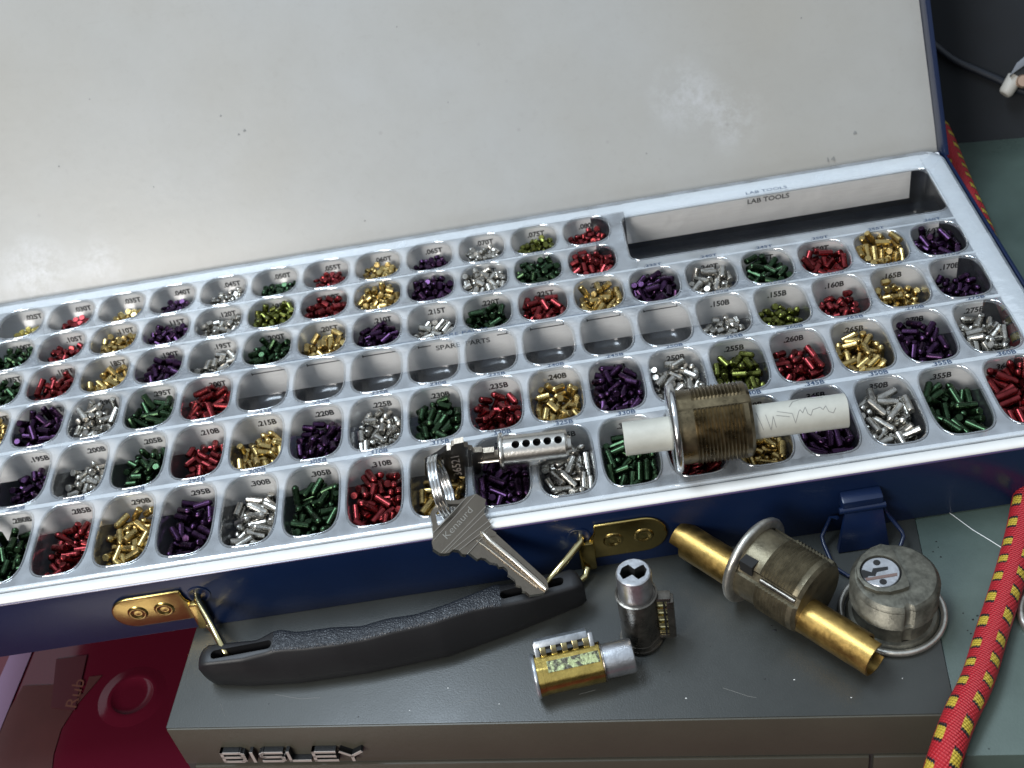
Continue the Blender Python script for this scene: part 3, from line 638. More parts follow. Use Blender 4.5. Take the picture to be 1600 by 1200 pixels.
# aluminium label strips with their printing and its refracted image
def num(r, c):
    if r == 1: return '.%03dT' % (80 - 5 * (c - 6))
    if r == 2: return '.%03dT' % (155 - 5 * (c - 6))
    if r == 3: return '.%03dT' % (260 - 5 * c)
    if r == 4: return '.%03dT' % (300 - 5 * (c - 13)) if c >= 13 else '.%03dB' % (170 - 5 * c)
    if r == 5: return '.%03dB' % (275 - 5 * c)
    return '.%03dB' % (360 - 5 * c)
XH = Vector((1, 0, 0)); YH = Vector((0, 1, 0)); ZH = Vector((0, 0, 1))
DARKTXT = MT['ink']
for r in range(1, 7):
    yt = ROW[r][0] + ROW[r][1] + 0.95
    xr = 4.5 if r >= 3 else -6 * P + 3.0
    yn = BND[7 - r] + (1.5 if r > 1 else 4.0)
    mb = MB()
    mb.box((XL, yt, -16.2), (xr, yt + .35, -1.05)); mb.box((XL, yt, -1.3), (xr + (0 if r < 3 else 7), yn, -1.0))
    sto = mb.build('label_strip', MT['strip'], tray)
    for c in range(0, 18):
        if r in (1, 2) and c < 6: continue
        if r == 6 and c > 16: continue
        x = -c * P
        yback = yt - 0.12
        if r == 4 and 5 <= c <= 12:
            mb = MB().box((x - 7.0, yback, -4.0), (x + 7.4, yback + .05, -3.55))
            xt = x - 7.0 if c in (12, 11, 10, 9) else x + 6.95
            if c in (9,): mb = MB().box((x - 7, yback, -4.0), (x - 1.5, yback + .05, -3.55))
            if c in (8,): mb = MB().box((x + 2.8, yback, -4.0), (x + 7.4, yback + .05, -3.55))
            if c in (7, 6, 5): xt = x - 7.0; mb.box((x + 7.0, yback, -3.6), (x + 7.4, yback + .05, -2.7))
            mb.box((xt, yback, -4.4 if xt < x else -3.9), (xt + .45, yback + .05, -2.6 if xt > x else -2.9))
            mb.build('printed_or_refracted_line', MT['ink'], sto)
            continue
        nx = x + 1.2
        lettering('printed_or_refracted_number', num(r, c), (nx - 4.0, yback, -7.4 if r > 3 else -7.1), XH, ZH, 8.0, 2.95, MT['ink'], sto, bold=0.035)
        if not (r == 1):
            hh = {2: 1.5, 3: 1.6, 4: 1.7, 5: 1.7, 6: 2.2}[r]
            y0 = ROW[r][0] + ROW[r][1] + .55
            lettering('printed_or_refracted_number', num(r, c), (nx - 3.8, y0, 0.06), XH, YH, 7.6, hh, MT['refracted_label'], sto, bold=0.02)  # upper image of the number, bent by the rim, painted on the plate
    if r == 4:
        xm = -8.5 * P
        lettering('printed_or_refracted_word', 'SPARE', (xm - 11.6, yt - .12, -6.9), XH, ZH, 10.3, 2.6, MT['ink'], sto, bold=.012)
        lettering('printed_or_refracted_word', 'PARTS', (xm + 1.2, yt - .12, -6.9), XH, ZH, 10.3, 2.6, MT['ink'], sto, bold=.012)
        lettering('printed_or_refracted_word', 'SPARE PARTS', (xm - 11.6, ROW[4][0] + ROW[4][1] + .5, .06), XH, YH, 23.2, 2.0, MT['refracted_label'], sto)
        MB().box((-12 * P - 8, 83.1, .03), (xm - 14, 83.35, .07)).box((xm + 13.5, 83.1, .03), (-5 * P + 8, 83.35, .07)).build('printed_or_refracted_line', MT['refracted_label'], sto)
yt = 130.3 + 17.6 - .4
mb = MB().box((-125.5, yt, -16.0), (4.6, yt + .4, 0 - 1.05)); mb.box((-125.5, yt, -1.3), (11, 158.5, -1.0)); sto = mb.build('label_strip', MT['strip'], tray)
lettering('printed_or_refracted_word', 'LAB TOOLS', (-69.5, yt - .12, -4.7), XH, ZH, 19.0, 2.6, MT['ink'], sto, bold=.012)
lettering('printed_or_refracted_word', 'LAB TOOLS', (-69.8, 148.4, .06), XH, YH, 18.6, 1.9, MT['refracted_label'], sto)

# ================================================================== the pins
CELLC = {1: dict(zip(range(17, 5, -1), 'YRGPSERGPSOR')), 2: dict(zip(range(17, 5, -1), 'ERGPSORGPSER')), 3: dict(zip(range(17, -1, -1), 'ERGPSEGPSERGPSERGP')),
         4: {**dict(zip(range(17, 12, -1), 'GPSER')), **dict(zip(range(4, -1, -1), 'SORGP'))}, 5: dict(zip(range(16, -1, -1), 'PSERGPSERGPSORGPS')), 6: dict(zip(range(16, -1, -1), 'ERGPSERGPSERGPSER'))}
def plen(r, c):
    s_ = num(r, c); return int(s_[1:4]) / 1000 * 25.4
# settled pins of each compartment: x, y, z in tenths of a mm, then the axis' x and y in hundredths
PDATA = {
(1,17):[-25,-24,-86,0,0,-8,-47,-85,0,9,30,23,-86,0,0,-50,16,-85,10,1,15,-2,-86,0,0,19,-60,-81,0,41,-52,-37,-82,30,1,-11,57,-81,-3,-35,44,40,-81,7,15,-62,-10,-80,42,0,0,16,-82,-19,20,17,50,-84,-5,-15,-58,23,-78,10,1,17,-31,-86,0,0,37,-10,-82,25,-12,-39,43,-85,6,-9,-4,18,-77,-19,20,42,50,-76,7,15,-8,44,-79,-9,-56,16,-30,-80,0,0,58,14,-82,-31,0,-8,-46,-79,0,9,-30,15,-82,33,7,43,-43,-84,-11,12,-9,-3,-76,-29,-73,-37,-50,-80,33,-1,27,17,-77,24,6,-37,43,-79,6,-9,-14,24,-74,-19,20,50,-15,-80,25,-12,-34,-14,-80,0,0],
(1,16):[-39,-35,-80,-36,21,-20,-40,-85,-1,5,32,21,-86,0,0,-65,33,-77,56,-5,-14,-12,-80,23,-31,3,38,-81,2,-37,-16,58,-81,0,-38,13,61,-80,0,-43,15,-26,-82,-19,-21,-28,4,-86,0,0,-17,59,-72,0,-38,40,49,-82,-13,-22,-56,16,-73,-50,85,25,-69,-73,-5,76,33,44,-75,-6,-20,-48,-61,-74,38,60,-11,-26,-75,10,-17,35,-8,-86,0,0,-67,-38,-74,65,23,17,14,-78,-41,-42,38,-45,-84,-2,13,-59,-20,-72,-34,-91,-19,-57,-77,0,3,49,20,-79,31,3,-45,53,-77,51,-22,-13,21,-75,24,-24,52,-8,-79,30,3,-49,12,-75,-50,85,9,-47,-80,-19,-22,59,14,-74,30,4,-36,37,-78,53,-32,10,3,-78,-41,-42,46,-27,-75,-2,-99,-63,-3,-70,-53,-69,12,64,-70,0,-43,50,-45,-76,-2,13,-43,-6,-79,-34,-20,18,-20,-72,-19,-21,67,42,-73,-69,-32,-25,32,-78,53,-32,9,-48,-72,-19,-22],
(1,15):[-25,39,-84,-2,-4,14,-16,-78,8,53,30,29,-85,0,0,-17,-20,-85,0,0,-13,13,-85,0,0,8,-34,-85,0,1,-8,63,-78,-3,-47,21,57,-80,-1,-35,42,2,-84,-5,2,-67,-9,-75,59,13,-2,53,-72,-7,-45,-25,-48,-83,4,11,-36,-45,-74,5,10,13,1,-78,8,53,32,-24,-75,-92,36,-43,50,-76,-7,-2,-16,1,-76,0,0,50,50,-79,-30,-31,-27,29,-71,32,-23,29,21,-71,9,-38,60,-19,-73,3,33,-60,26,-80,39,-2,-48,-31,-84,10,4,38,-51,-81,-4,30,-52,-2,-77,62,14,27,46,-73,2,-22,51,-27,-79,3,33,-41,16,-77,63,12,11,-63,-78,-2,48,57,18,-76,3,18,-10,-34,-76,1,3,1,26,-78,30,40],
(1,14):[-65,-14,-68,-2,99,17,-12,-84,0,0,-12,-7,-84,0,0,-31,-28,-75,33,-93,16,58,-79,-2,-39,35,-35,-75,-93,-34,-60,-34,-78,40,13,-29,16,-84,0,0,-5,36,-84,1,-2,-59,12,-80,35,6,-37,-52,-77,49,3,15,-13,-74,0,0,-12,64,-75,-4,-59,26,-40,-75,-93,-34,5,17,-78,17,-49,-40,-11,-84,4,1,-13,-33,-75,60,-79,24,38,-75,16,-98,-67,24,-65,-21,75,-24,13,-74,0,0,25,18,-75,-96,-24,-42,67,-69,30,-76,16,58,-68,-2,-39,42,31,-75,24,-96,-53,6,-70,31,7,6,-43,-83,-2,7,36,-9,-75,93,34,-13,-62,-68,-39,-29,-8,-54,-75,-39,-29,56,-32,-80,-28,22,-31,-12,-65,6,-99,18,-68,-72,-7,75,47,-60,-74,-32,61,-46,39,-78,42,20,-22,13,-64,0,0,57,-7,-77,-28,43,-59,-34,-67,40,13,0,43,-64,94,30,44,21,-75,24,-96,68,34,-72,-73,-20,-3,-6,-66,-55,30,43,52,-72,81,23,-32,42,-74,42,20,-21,42,-68,42,20,45,2,-62,94,27],
(1,13):[-27,-60,-78,7,43,8,11,-75,-96,24,-2,15,-75,96,-24,-20,-11,-75,-4,-99,-16,-32,-84,0,0,8,65,-65,-61,48,-70,12,-72,76,-1,-15,49,-74,-79,59,22,16,-75,-96,24,-58,-29,-73,0,-98,-27,0,-75,4,99,26,-13,-84,0,0,-43,41,-82,5,-14,35,-58,-78,-16,40,2,37,-75,-49,-86,-47,-9,-75,-99,-6,-46,12,-69,-15,96,3,-62,-77,-1,47,-34,57,-71,58,70,12,-42,-74,-5,94,38,-28,-75,39,-67,-36,-31,-75,-97,22,-28,40,-49,22,79,27,60,-78,-1,-44,-66,-16,-67,-5,99,1,-66,-62,-1,47,61,-43,-74,-56,30,-57,-50,-73,51,45,9,-20,-74,-70,-40,15,43,-75,-49,-86,-22,20,-84,0,0,50,59,-61,12,32,40,6,-77,27,47,-19,21,-63,85,-50,2,17,-54,14,36,44,35,-82,-8,-4,-19,-45,-69,5,23,50,63,-51,12,32,58,-6,-72,55,-78,-66,33,-65,61,59,-9,-6,-56,60,40,31,-62,-64,-16,40,-9,-27,-63,27,94,42,-34,-66,39,-67,53,46,-70,12,32,-63,-5,-51,-14,84,44,18,-67,13,26,64,-15,-68,55,-78,-38,30,-63,55,82],
(1,12):[-31,49,-81,0,-18,-10,28,-83,0,0,13,-4,-83,0,0,-39,20,-76,50,-28,-12,-21,-83,0,0,19,25,-83,0,0,-37,-36,-82,4,4,-11,-51,-80,-6,19,42,3,-82,-4,-1,-58,36,-77,39,-16,4,-17,-58,0,1,40,32,-75,98,-12,-9,44,-62,91,37,-5,62,-76,9,-48,13,-35,-83,0,1,-46,-8,-82,8,0,-17,0,-75,-9,71,38,3,-70,-4,-1,-66,-30,-73,65,12,34,-57,-78,-9,40,62,25,-77,-44,-2,-37,-65,-72,20,71,10,13,-70,0,0,32,-26,-75,94,30,-67,18,-65,-14,-93,14,-62,-69,-98,-9,46,-26,-75,94,30,1,-24,-70,0,1,24,57,-78,2,-37,53,-53,-66,43,37,-43,-13,-70,8,0,-7,-65,-66,5,-22,53,51,-68,14,82,-32,38,-62,16,96,-20,18,-62,75,-64,76,38,-54,-87,-26,-26,-48,-61,74,-64,5,42,-64,91,37,58,-22,-72,94,30,-27,-26,-62,-77,63,24,53,-66,2,-37,67,4,-66,2,-99,-45,-38,-60,-65,-73,-3,-44,-51,65,62,25,-12,-51,96,4,-68,4,-65,-14,-93,-37,62,-66,-13,17,24,-43,-62,-93,-33,-61,44,-60,25,0,2,12,-58,0,0],
(1,11):[-50,-18,-81,12,4,-26,38,-75,51,-85,15,-27,-82,0,0,-33,-41,-82,4,6,20,25,-82,0,0,48,18,-75,11,98,-18,-22,-75,54,41,22,-60,-76,-1,44,40,-44,-74,-60,-79,-28,3,-75,82,-56,-5,-49,-81,5,13,54,-17,-74,49,85,-39,57,-76,21,-40,-4,48,-74,97,21,27,-4,-75,24,54,-17,73,-62,4,-89,12,36,-61,97,21,16,56,-78,-1,-34,-55,27,-79,30,1,14,-31,-68,2,2,45,-30,-75,56,82,-62,-45,-71,65,39,-10,26,-75,12,-98,52,40,-78,-34,-8,-43,-62,-62,-89,43,-6,-65,-65,3,-20,35,42,-54,-35,-8,-39,10,-75,82,-56,-1,4,-75,-15,-64,42,41,-67,-35,-8,-36,-32,-61,-45,-28,24,-26,-54,2,2,65,-35,-65,74,-52,-27,51,-56,1,51,23,14,-60,25,-84,59,0,-72,23,95,-63,42,-63,-10,50,-1,-14,-62,-79,52,35,2,-56,19,-83,24,-60,-61,-1,44,-17,22,-54,-14,-15,43,63,-63,-1,-99,-50,-12,-60,-79,60,12,66,-60,-9,-10,67,20,-64,89,-11],
(1,10):[-32,3,-82,0,0,-1,34,-82,0,-1,32,-46,-80,-3,10,-26,49,-80,-1,-15,-16,-59,-71,-92,-28,17,11,-82,0,0,-30,-40,-75,38,-91,4,-9,-75,-13,-98,27,43,-81,-1,-7,-16,75,-54,1,-84,-1,34,-66,0,-1,33,-17,-82,0,0,-47,-23,-81,8,2,2,-24,-75,13,98,61,-35,-75,-47,13,-41,61,-64,-36,10,3,-47,-80,0,10,48,23,-81,-9,-2,-48,28,-81,9,-2,11,-65,-65,16,-16,55,52,-71,-48,-55,-63,2,-75,48,2,-16,-15,-64,-82,11,5,64,-72,23,-64,-73,-25,-62,87,8,-14,15,-75,-72,-68,74,14,-63,-88,-1,-57,-51,-71,57,50,-6,10,-53,17,-39,22,14,-67,0,0,-69,24,-61,-26,45,-28,35,-59,-61,3,56,-5,-73,45,29,-61,47,-61,-62,-75,33,-46,-65,-3,10,33,72,-61,-18,-89,-29,-64,-65,-92,-28,19,-18,-59,67,-9,36,-17,-54,67,-9,-36,7,-66,4,-2,56,40,-57,-40,-54,50,11,-57,3,71,-44,-22,-66,8,2,49,-62,-61,55,-82,26,44,-66,-1,-7],
(1,9):[-24,11,-81,0,0,2,-36,-75,56,-82,28,-46,-75,-81,-56,-16,-50,-74,-82,-55,17,-6,-75,-49,86,29,-19,-75,49,-86,-18,36,-75,-18,97,-22,12,-65,0,0,33,48,-74,98,14,-47,25,-75,-45,88,-6,-12,-75,-91,-39,30,17,-75,86,49,-26,58,-72,97,18,-4,65,-71,8,-71,48,-6,-74,86,49,-41,-57,-74,20,43,-21,-19,-75,91,39,51,-39,-77,-21,27,-50,-3,-80,10,0,5,15,-81,0,0,54,24,-78,-25,2,-44,41,-55,-21,86,11,-30,-54,40,39,25,65,-60,-16,79,-67,-50,-57,77,50,47,-66,-61,-42,81,66,6,-65,34,-71,-61,-29,-70,-49,-71,-15,-16,-52,0,0,35,3,-50,-1,-87,-36,-27,-65,-91,-39,11,39,-68,-14,51,68,-26,-63,36,50,-49,52,-74,31,-37,7,11,-58,-17,50,51,52,-66,93,6,-48,-2,-57,-39,91,11,-65,-71,15,72,50,25,-56,-51,41,-73,13,-63,87,3,-28,-68,-57,52,-33],
(1,8):[-26,-52,-74,97,-20,-2,-55,-76,1,35,17,-31,-81,0,0,-49,-22,-74,-22,97,7,-4,-81,0,0,44,-20,-75,31,-94,-29,34,-75,90,-42,0,46,-79,-1,-9,28,45,-74,83,53,-26,60,-70,39,72,6,-11,-57,56,-82,36,2,-80,0,0,-28,-12,-58,62,-25,12,26,-75,53,-83,51,-15,-53,45,15,-40,7,-75,-78,-62,-13,12,-75,-53,83,30,-60,-70,51,-64,-51,42,-73,42,89,-12,-26,-81,0,0,48,30,-74,52,-84,-49,65,-53,40,-68,-30,23,-50,-34,-69,61,11,-70,72,47,-51,-48,-74,33,31,18,-32,-63,0,0,28,8,-63,0,0,-62,-6,-69,-24,96,6,66,-63,26,36,49,55,-67,-53,80,-63,18,-69,-54,70,-12,-40,-56,20,56,66,34,-58,55,37,-20,-15,-41,62,-25,71,-44,-50,-73,34,49,-46,-72,75,65,-46,-39,-53,-2,-93,-6,39,-56,-89,44,72,-16,-63,-88,-3,-67,41,-54,-34,8,14,-70,-54,-82,-19,36,67,-52,-49,59,-53,4,-48,32,-1,-13,-75,-53,0,89,-29,-84,-29,10,96,-40,-66,-51,-88,-10],
(1,7):[-8,-7,-75,44,89,3,-46,-79,0,9,15,60,-70,-41,73,-18,-26,-75,56,82,17,-24,-75,-36,-92,39,-34,-75,92,-36,-19,31,-75,-86,-49,8,11,-80,0,0,28,-64,-70,2,72,-42,23,-79,5,0,-1,39,-75,86,49,62,-39,-64,-34,-83,-31,-43,-74,-66,-73,2,-44,-60,0,9,23,36,-75,87,47,-35,55,-72,86,47,18,-2,-54,-57,-24,58,-11,-71,81,-41,-40,-1,-75,-10,99,9,-76,-50,0,85,26,-48,-52,96,-18,-57,44,-69,-45,65,-11,66,-63,-73,30,36,-2,-75,92,-35,-64,12,-67,-86,-9,-16,-70,-62,3,88,74,13,-60,-91,1,-29,-21,-53,-50,34,11,28,-52,-11,-31,46,53,-70,-12,85,-12,14,-52,-92,-33,-24,-51,-43,70,-47,48,27,-74,97,16,-52,-58,-66,48,67,49,14,-53,3,-67,73,-14,-48,42,17,-54,-25,-74,-65,-73,-5,-17,-45,80,-10,69,43,-53,-74,-35,-46,-39,-48,-55,-82,7,16,-30,92,31,36,71,-51,-17,-73,-71,-11,-55,-20,-80,55,-61,-53,-51,63,38,38,-46,-37,83,-36,22,-54,-94,-26],
(1,6):[-25,53,-74,88,45,5,34,-79,0,-1,8,-19,-79,0,0,-20,18,-75,49,-86,-7,1,-75,-42,90,25,7,-75,34,93,-27,-19,-75,-96,-26,15,-42,-53,-39,-30,34,31,-79,-1,-1,-13,34,-53,13,50,30,60,-69,22,77,26,-37,-75,-61,78,-45,36,-78,9,-6,-2,61,-69,-40,71,53,10,-74,91,-36,-28,-49,-74,-97,-21,16,33,-54,-98,16,58,41,-68,70,41,-50,10,-74,-44,-88,-8,-26,-55,91,-21,47,-19,-68,-62,52,-32,-4,-56,-19,72,26,-11,-54,-16,-80,71,19,-54,35,41,-72,28,-58,88,-12,-7,-48,-75,-97,-20,59,-44,-69,-61,43,-51,-27,-76,0,17,-4,-66,-58,15,-56,13,57,-45,-1,92,-43,33,-54,14,25,-54,-57,-63,56,66,53,65,-48,-45,-67,-68,-4,-60,-42,-74,1,6,-52,34,16,32,-59,-66,-59,79],
(2,17):[-40,20,-90,-96,-24,-16,53,-88,98,10,-9,1,-90,-87,-47,-21,-34,-90,20,-97,-18,-61,-83,-96,-19,11,21,-92,0,0,-48,-48,-82,17,80,-15,30,-72,-49,51,10,50,-89,99,10,-66,1,-82,-3,99,9,-49,-88,-7,-97,13,-20,-92,0,0,-45,48,-86,-93,-26,-7,-31,-67,68,14,38,46,-88,-16,98,-37,-10,-90,-97,-20,24,70,-66,-5,-89,38,11,-91,-3,-1,-53,62,-60,-83,-43,-22,70,-65,99,6,37,-48,-88,98,-5,-78,2,-56,93,0,2,-73,-61,0,91,43,-17,-90,37,-92,-71,-28,-67,-36,56,23,-48,-59,8,-19,63,-43,-75,-12,-72,-56,-61,-57,53,65,2,76,-47,77,16,64,25,-82,38,-88,-41,-28,-64,-25,-45,24,-3,-63,-71,60,42,-28,-61,71,69,-69,28,-70,83,-4,10,-24,-48,68,14,57,54,-67,-56,74,-38,6,-64,-97,-18,44,21,-61,-41,8,67,-6,-77,13,-82,-46,30,-55,-15,93,-21,-50,-53,-53,-57,73,-22,-53,77,43,-24,-15,-47,63,58,-2,11,-53,-70,32,64,62,-36,-68,-68,-21,19,-37,-75,26,38,-2,-37,-72,59,77,10,-55,24,-82,-20,46,-48,87,29,14,37,-64,0,-17,79,33,-37,5,52,-34,77,-38,17,-94,71,-48,-39,61,50,54,-62,-58,80,32,-78,27,-41,87,-8],
(2,16):[-32,-50,-88,85,-51,8,-47,-89,-68,-71,42,-41,-88,71,-68,-62,-28,-82,72,5,-10,-24,-90,-68,-72,27,20,-91,0,0,-34,-6,-91,0,0,-1,5,-90,75,-65,4,45,-90,-99,4,-47,39,-87,-84,45,-22,22,-90,-75,65,45,-6,-85,-82,-25,-60,12,-85,47,11,-24,60,-84,-84,38,32,49,-86,0,-12,-40,-28,-65,-40,-76,-15,-42,-62,39,71,66,-25,-77,42,62,-69,40,-61,39,91,22,21,-64,0,0,55,27,-88,29,-95,-11,33,-63,-53,83,29,-65,-74,56,-24,60,-49,-60,-19,75,-73,-6,-64,-30,70,20,-16,-77,49,-75,42,-70,-50,-33,80,-48,64,-62,-67,4,3,-67,-61,36,69,51,62,-61,-74,61,-26,2,-63,-3,-7,26,-39,-60,-87,-47,72,6,-67,31,61,-2,-15,-57,44,80,8,66,-70,0,-83,68,40,-65,41,14,-42,28,-60,11,-12,-59,-56,-60,58,59,-32,-69,-65,-26,-36],
(2,15):[-24,39,-90,98,17,3,50,-89,97,18,8,-43,-90,-97,-19,-55,44,-83,15,89,-16,69,-68,-30,32,13,19,-90,99,-9,-48,11,-89,9,2,-7,-17,-90,0,0,32,50,-87,-18,94,-17,11,-90,98,17,-20,-49,-89,-97,-20,21,-12,-90,0,0,-38,-16,-90,3,0,6,-67,-70,9,-44,17,0,-62,91,-39,-28,43,-62,-4,22,-27,-35,-63,46,-64,41,18,-90,9,99,-49,-49,-84,26,-89,-2,28,-62,-41,-89,39,-62,-76,82,7,-70,-11,-69,87,0,9,-33,-62,-10,54,30,28,-63,90,-38,-73,18,-65,-1,98,-14,2,-62,-90,42,44,-36,-89,95,-27,-68,48,-54,16,90,13,70,-65,0,-89,59,46,-73,68,-7,-40,16,-61,12,14,38,-35,-60,-15,-17,60,-10,-84,-48,-13,-40,-66,-56,67,70,18,18,-38,-37,-55,68,16,-72,-85,0,-42,69,-44,26,-70,-13,-54,-48,67,70,48,-8,-57,81,-42,-66,-41,-62,83,21,33,-74,-49,84,-3,77,36,-45,23,7,-48,-12,-51,-43,43,67,-42,-64,-33,-90,46,67,-58,-57,55],
(2,14):[-63,25,-81,-64,-7,-22,24,-90,0,0,3,6,-90,33,93,-35,-2,-90,0,0,-10,56,-84,13,88,0,-28,-90,8,-99,-58,-33,-83,-89,-7,-29,-31,-90,8,-99,28,-22,-90,8,-99,-61,53,-63,31,72,-40,54,-84,13,88,39,12,-90,-43,89,-64,-4,-84,-6,99,18,-38,-60,-22,-50,14,33,-90,-1,0,-44,-60,-76,-80,13,20,-56,-87,-98,-11,49,45,-82,59,-13,-16,-15,-63,-71,-1,-31,37,-61,83,55,57,-16,-88,8,-99,-63,-53,-47,-41,-86,-3,14,-62,39,91,70,35,-63,-16,94,-53,-27,-54,-81,49,-26,-44,-53,54,6,24,-70,-62,-98,-9,-44,5,-58,-68,71,20,61,-76,22,97,73,1,-65,3,-99,-77,30,-49,-1,86,44,19,-62,21,10,59,58,-45,-20,-37,-10,-58,-86,-98,-9,15,-58,-35,74,-65,51,-47,-79,-38,24,-79,-4,-45,96,-3,3,-18,-41,-48,75,81,19,-38,-98,-3,-34,-74,-47,71,-30,-6,-72,-60,0,92,73,-34,-60,16,-63,-22,19,-40,61,70,-1,51,-52,87,33,55,-63,-48,-49,76,-54,24,-30,62,-38,16,15,-37,-76,-60,46,-16,-54,27,71,-53,69,-39,-66,-29,-23,74,-55,79,28,52,18,-34,5,-99,-35,-18,-33,-69,69,32,47,-51,-24,94,82,-17,-36,10,76,28,-16,-26,82,26,22,-2,-62,-3,34,42,-40,-36,-49,76],
(2,13):[-55,10,-89,-11,-98,-19,-47,-88,15,-97,12,-57,-84,10,-87,-52,-48,-80,-74,-1,-13,17,-90,59,80,42,-50,-86,95,21,-58,41,-76,10,-4,4,-20,-90,80,-59,-1,50,-87,-51,81,-26,-10,-90,80,-59,-4,-73,-56,0,92,23,2,-89,0,0,-58,43,-46,10,-4,30,-23,-66,-75,8,30,32,-90,-83,54,-32,-70,-62,-33,-31,-6,-35,-63,52,20,23,66,-74,71,26,-74,-30,-52,89,8,-30,42,-88,10,-7,50,-16,-89,12,98,-2,5,-64,45,-33,32,12,-59,-79,-57,58,17,-82,39,24,-61,-19,-82,65,-3,-7,43,-58,34,91,52,48,-75,-53,-44,-73,14,-64,-39,6,56,-6,-56,70,57,67,-43,-65,-4,-69,-31,20,-58,-82,20,9,-14,-42,-84,8,55,65,-50,84,-50,-30,-10,-60,2,2,23,41,-53,-37,-63,75,28,-58,39,25,-78,16,-34,91,-2,37,-66,-62,-24,86,42,7,-32,43,89,-20,-34,-32,31,-89,-34,67,-64,-97,-20,78,39,-29,31,-93,-38,-43,-53,-56,-33,42,-38,-41,-86,10,79,-26,-43,21,69],
(2,12):[-6,3,-86,14,-17,8,-22,-90,87,48,29,6,-90,-42,90,-19,-36,-90,48,-87,22,-50,-87,45,-85,23,39,-89,-27,95,-37,-11,-90,-87,-48,30,-11,-61,40,91,44,-21,-89,89,42,-36,24,-88,1,0,0,-65,-72,54,-15,61,10,-81,-67,1,-40,-56,-82,53,-72,-7,35,-90,-95,-27,54,39,-83,88,23,-30,-4,-61,16,-96,-1,30,-62,6,98,71,26,-53,-53,77,-63,7,-76,95,29,17,-38,-60,89,-40,32,30,-59,97,8,-26,63,-76,14,50,4,66,-69,-8,-93,55,-46,-80,76,50,-18,-36,-60,4,-99,-8,78,-45,95,4,73,-28,-61,16,-73,-67,-32,-74,-6,-77,1,-6,-56,14,-17,83,18,-25,12,-31,-59,41,-74,31,45,44,10,-36,-88,38,44,63,-69,65,0,-57,-12,-53,19,59,-28,44,-51,42,38,62,55,-44,-61,-62,-55,-59,-57,53,66,26,72,-48,-29,-90,45,-61,-56,-76,64,-39,-38,-41,40,-74,-46,25,-38,-64,71,17,44,-36,-29,-90,-53,65,-53,-82,-29,-24,-11,-30,49,-85,46,-27,-41,-64,31,-40,76,-28,40,26,14,-73,-46,-19,93,76,47,-18,-38,85,-76,22,-54,-30,-74,-1,-43,-35,-18,95,79,-7,-41,-97,2,-78,-34,-40,-24,96,-21,-72,-53,3,93,16,-12,-27,14,-17,-58,-31,-20,-3,-96,46,72,-24,67,1,40,-74,-30,92,7,-74,48,-35,20,55,-6,19,-32,79,-41,72,-50,-39,47,63,-61,4,-23,17,59,-6,-80,-25,61,-9],
(2,11):[-30,-2,-90,-5,99,9,-8,-90,-77,-63,24,-33,-88,0,1,-13,-34,-90,78,61,-21,39,-89,-10,98,41,37,-89,95,26,-49,31,-89,-10,98,9,34,-88,0,-2,49,-12,-89,68,71,-59,-4,-87,-5,99,-6,9,-70,65,3,29,66,-72,-40,38,-69,29,-68,9,95,-24,37,-60,-38,91,35,9,-72,15,-75,-41,-49,-80,-49,67,60,49,-60,-77,-46,41,-57,-82,89,43,-66,-33,-66,86,37,1,-60,-83,-84,-37,67,18,-72,-96,-3,-23,-75,-51,98,-12,26,35,-57,-87,-42,67,-37,-71,13,-53,-41,5,-58,10,0,-4,63,-67,-51,72,16,-73,-57,-69,-29,-75,-3,-53,93,0,10,78,-40,-81,7,42,-29,-56,28,6,-46,36,-39,71,-40,-7,-20,-62,95,-25,72,-9,-63,-93,1,-43,63,-68,-91,-35,12,2,-45,-75,12,54,-65,-51,84,40,-74,23,-35,72,-42,-6,48,-40,-75,50,79,22,-46,11,-97,-33,76,-40,7,23,-22,-14,-34,-82,-54,49,16,-39,-98,-10,-56,-58,-52,51,54,-20,-46,-54,-37,32,50,70,-42,68,-23,-77,-32,-37,-37,4],
(2,10):[-50,32,-88,14,98,18,0,-90,-26,96,56,-7,-86,62,-73,-22,-38,-89,36,-92,-19,58,-86,95,23,18,60,-80,-61,49,-22,27,-85,-16,15,-9,-5,-79,38,-80,37,-30,-87,-2,3,-43,-4,-90,6,99,6,33,-84,-16,17,35,-62,-76,-84,-38,-65,2,-70,82,7,10,-40,-89,36,-92,50,35,-88,58,-80,-60,-36,-79,-65,43,-2,-63,-66,58,-67,68,-36,-67,45,57,-66,30,-63,92,10,31,21,-67,-66,-45,73,7,-66,22,-74,-76,-24,-53,-16,-87,-33,2,-58,-66,17,43,62,-64,-38,-82,-22,71,-60,96,14,3,-34,-54,-9,-41,68,47,-59,-1,65,-37,-66,-69,46,-43,17,72,-45,-3,-92,79,26,-41,7,65,-75,12,-42,90,14,-35,-30,-60,74,29,34,-45,-53,99,-6,-35,38,-54,13,-98,-6,41,-54,18,-97,44,-14,-56,-7,-98,-44,17,-27,89,13,23,-18,-35,28,-81,44,31,-43,-83,53,-56,-57,-47,-46,-81,-14,-78,-39,72,-9,29,-76,-43,-97,-14,-76,-8,-20,75,30,8,5,-51,30,56,80,-19,-42,8,-78,-14,-16,-34,64,38,12,40,-30,-14,-92,65,-57,-43,-31,-60,-65,49,-38,68,-39,18,79,-14,5,34,49,73,-31,-15,19,-54,-22,-34,-28,-75,21,-53,-26,99,-1,57,-7,-30,-23,-95,-25,-52,-31,-83,-26,-20,76,-30,3,-98,52,45,-19,-92,23,-49,73,-33,-25,1],
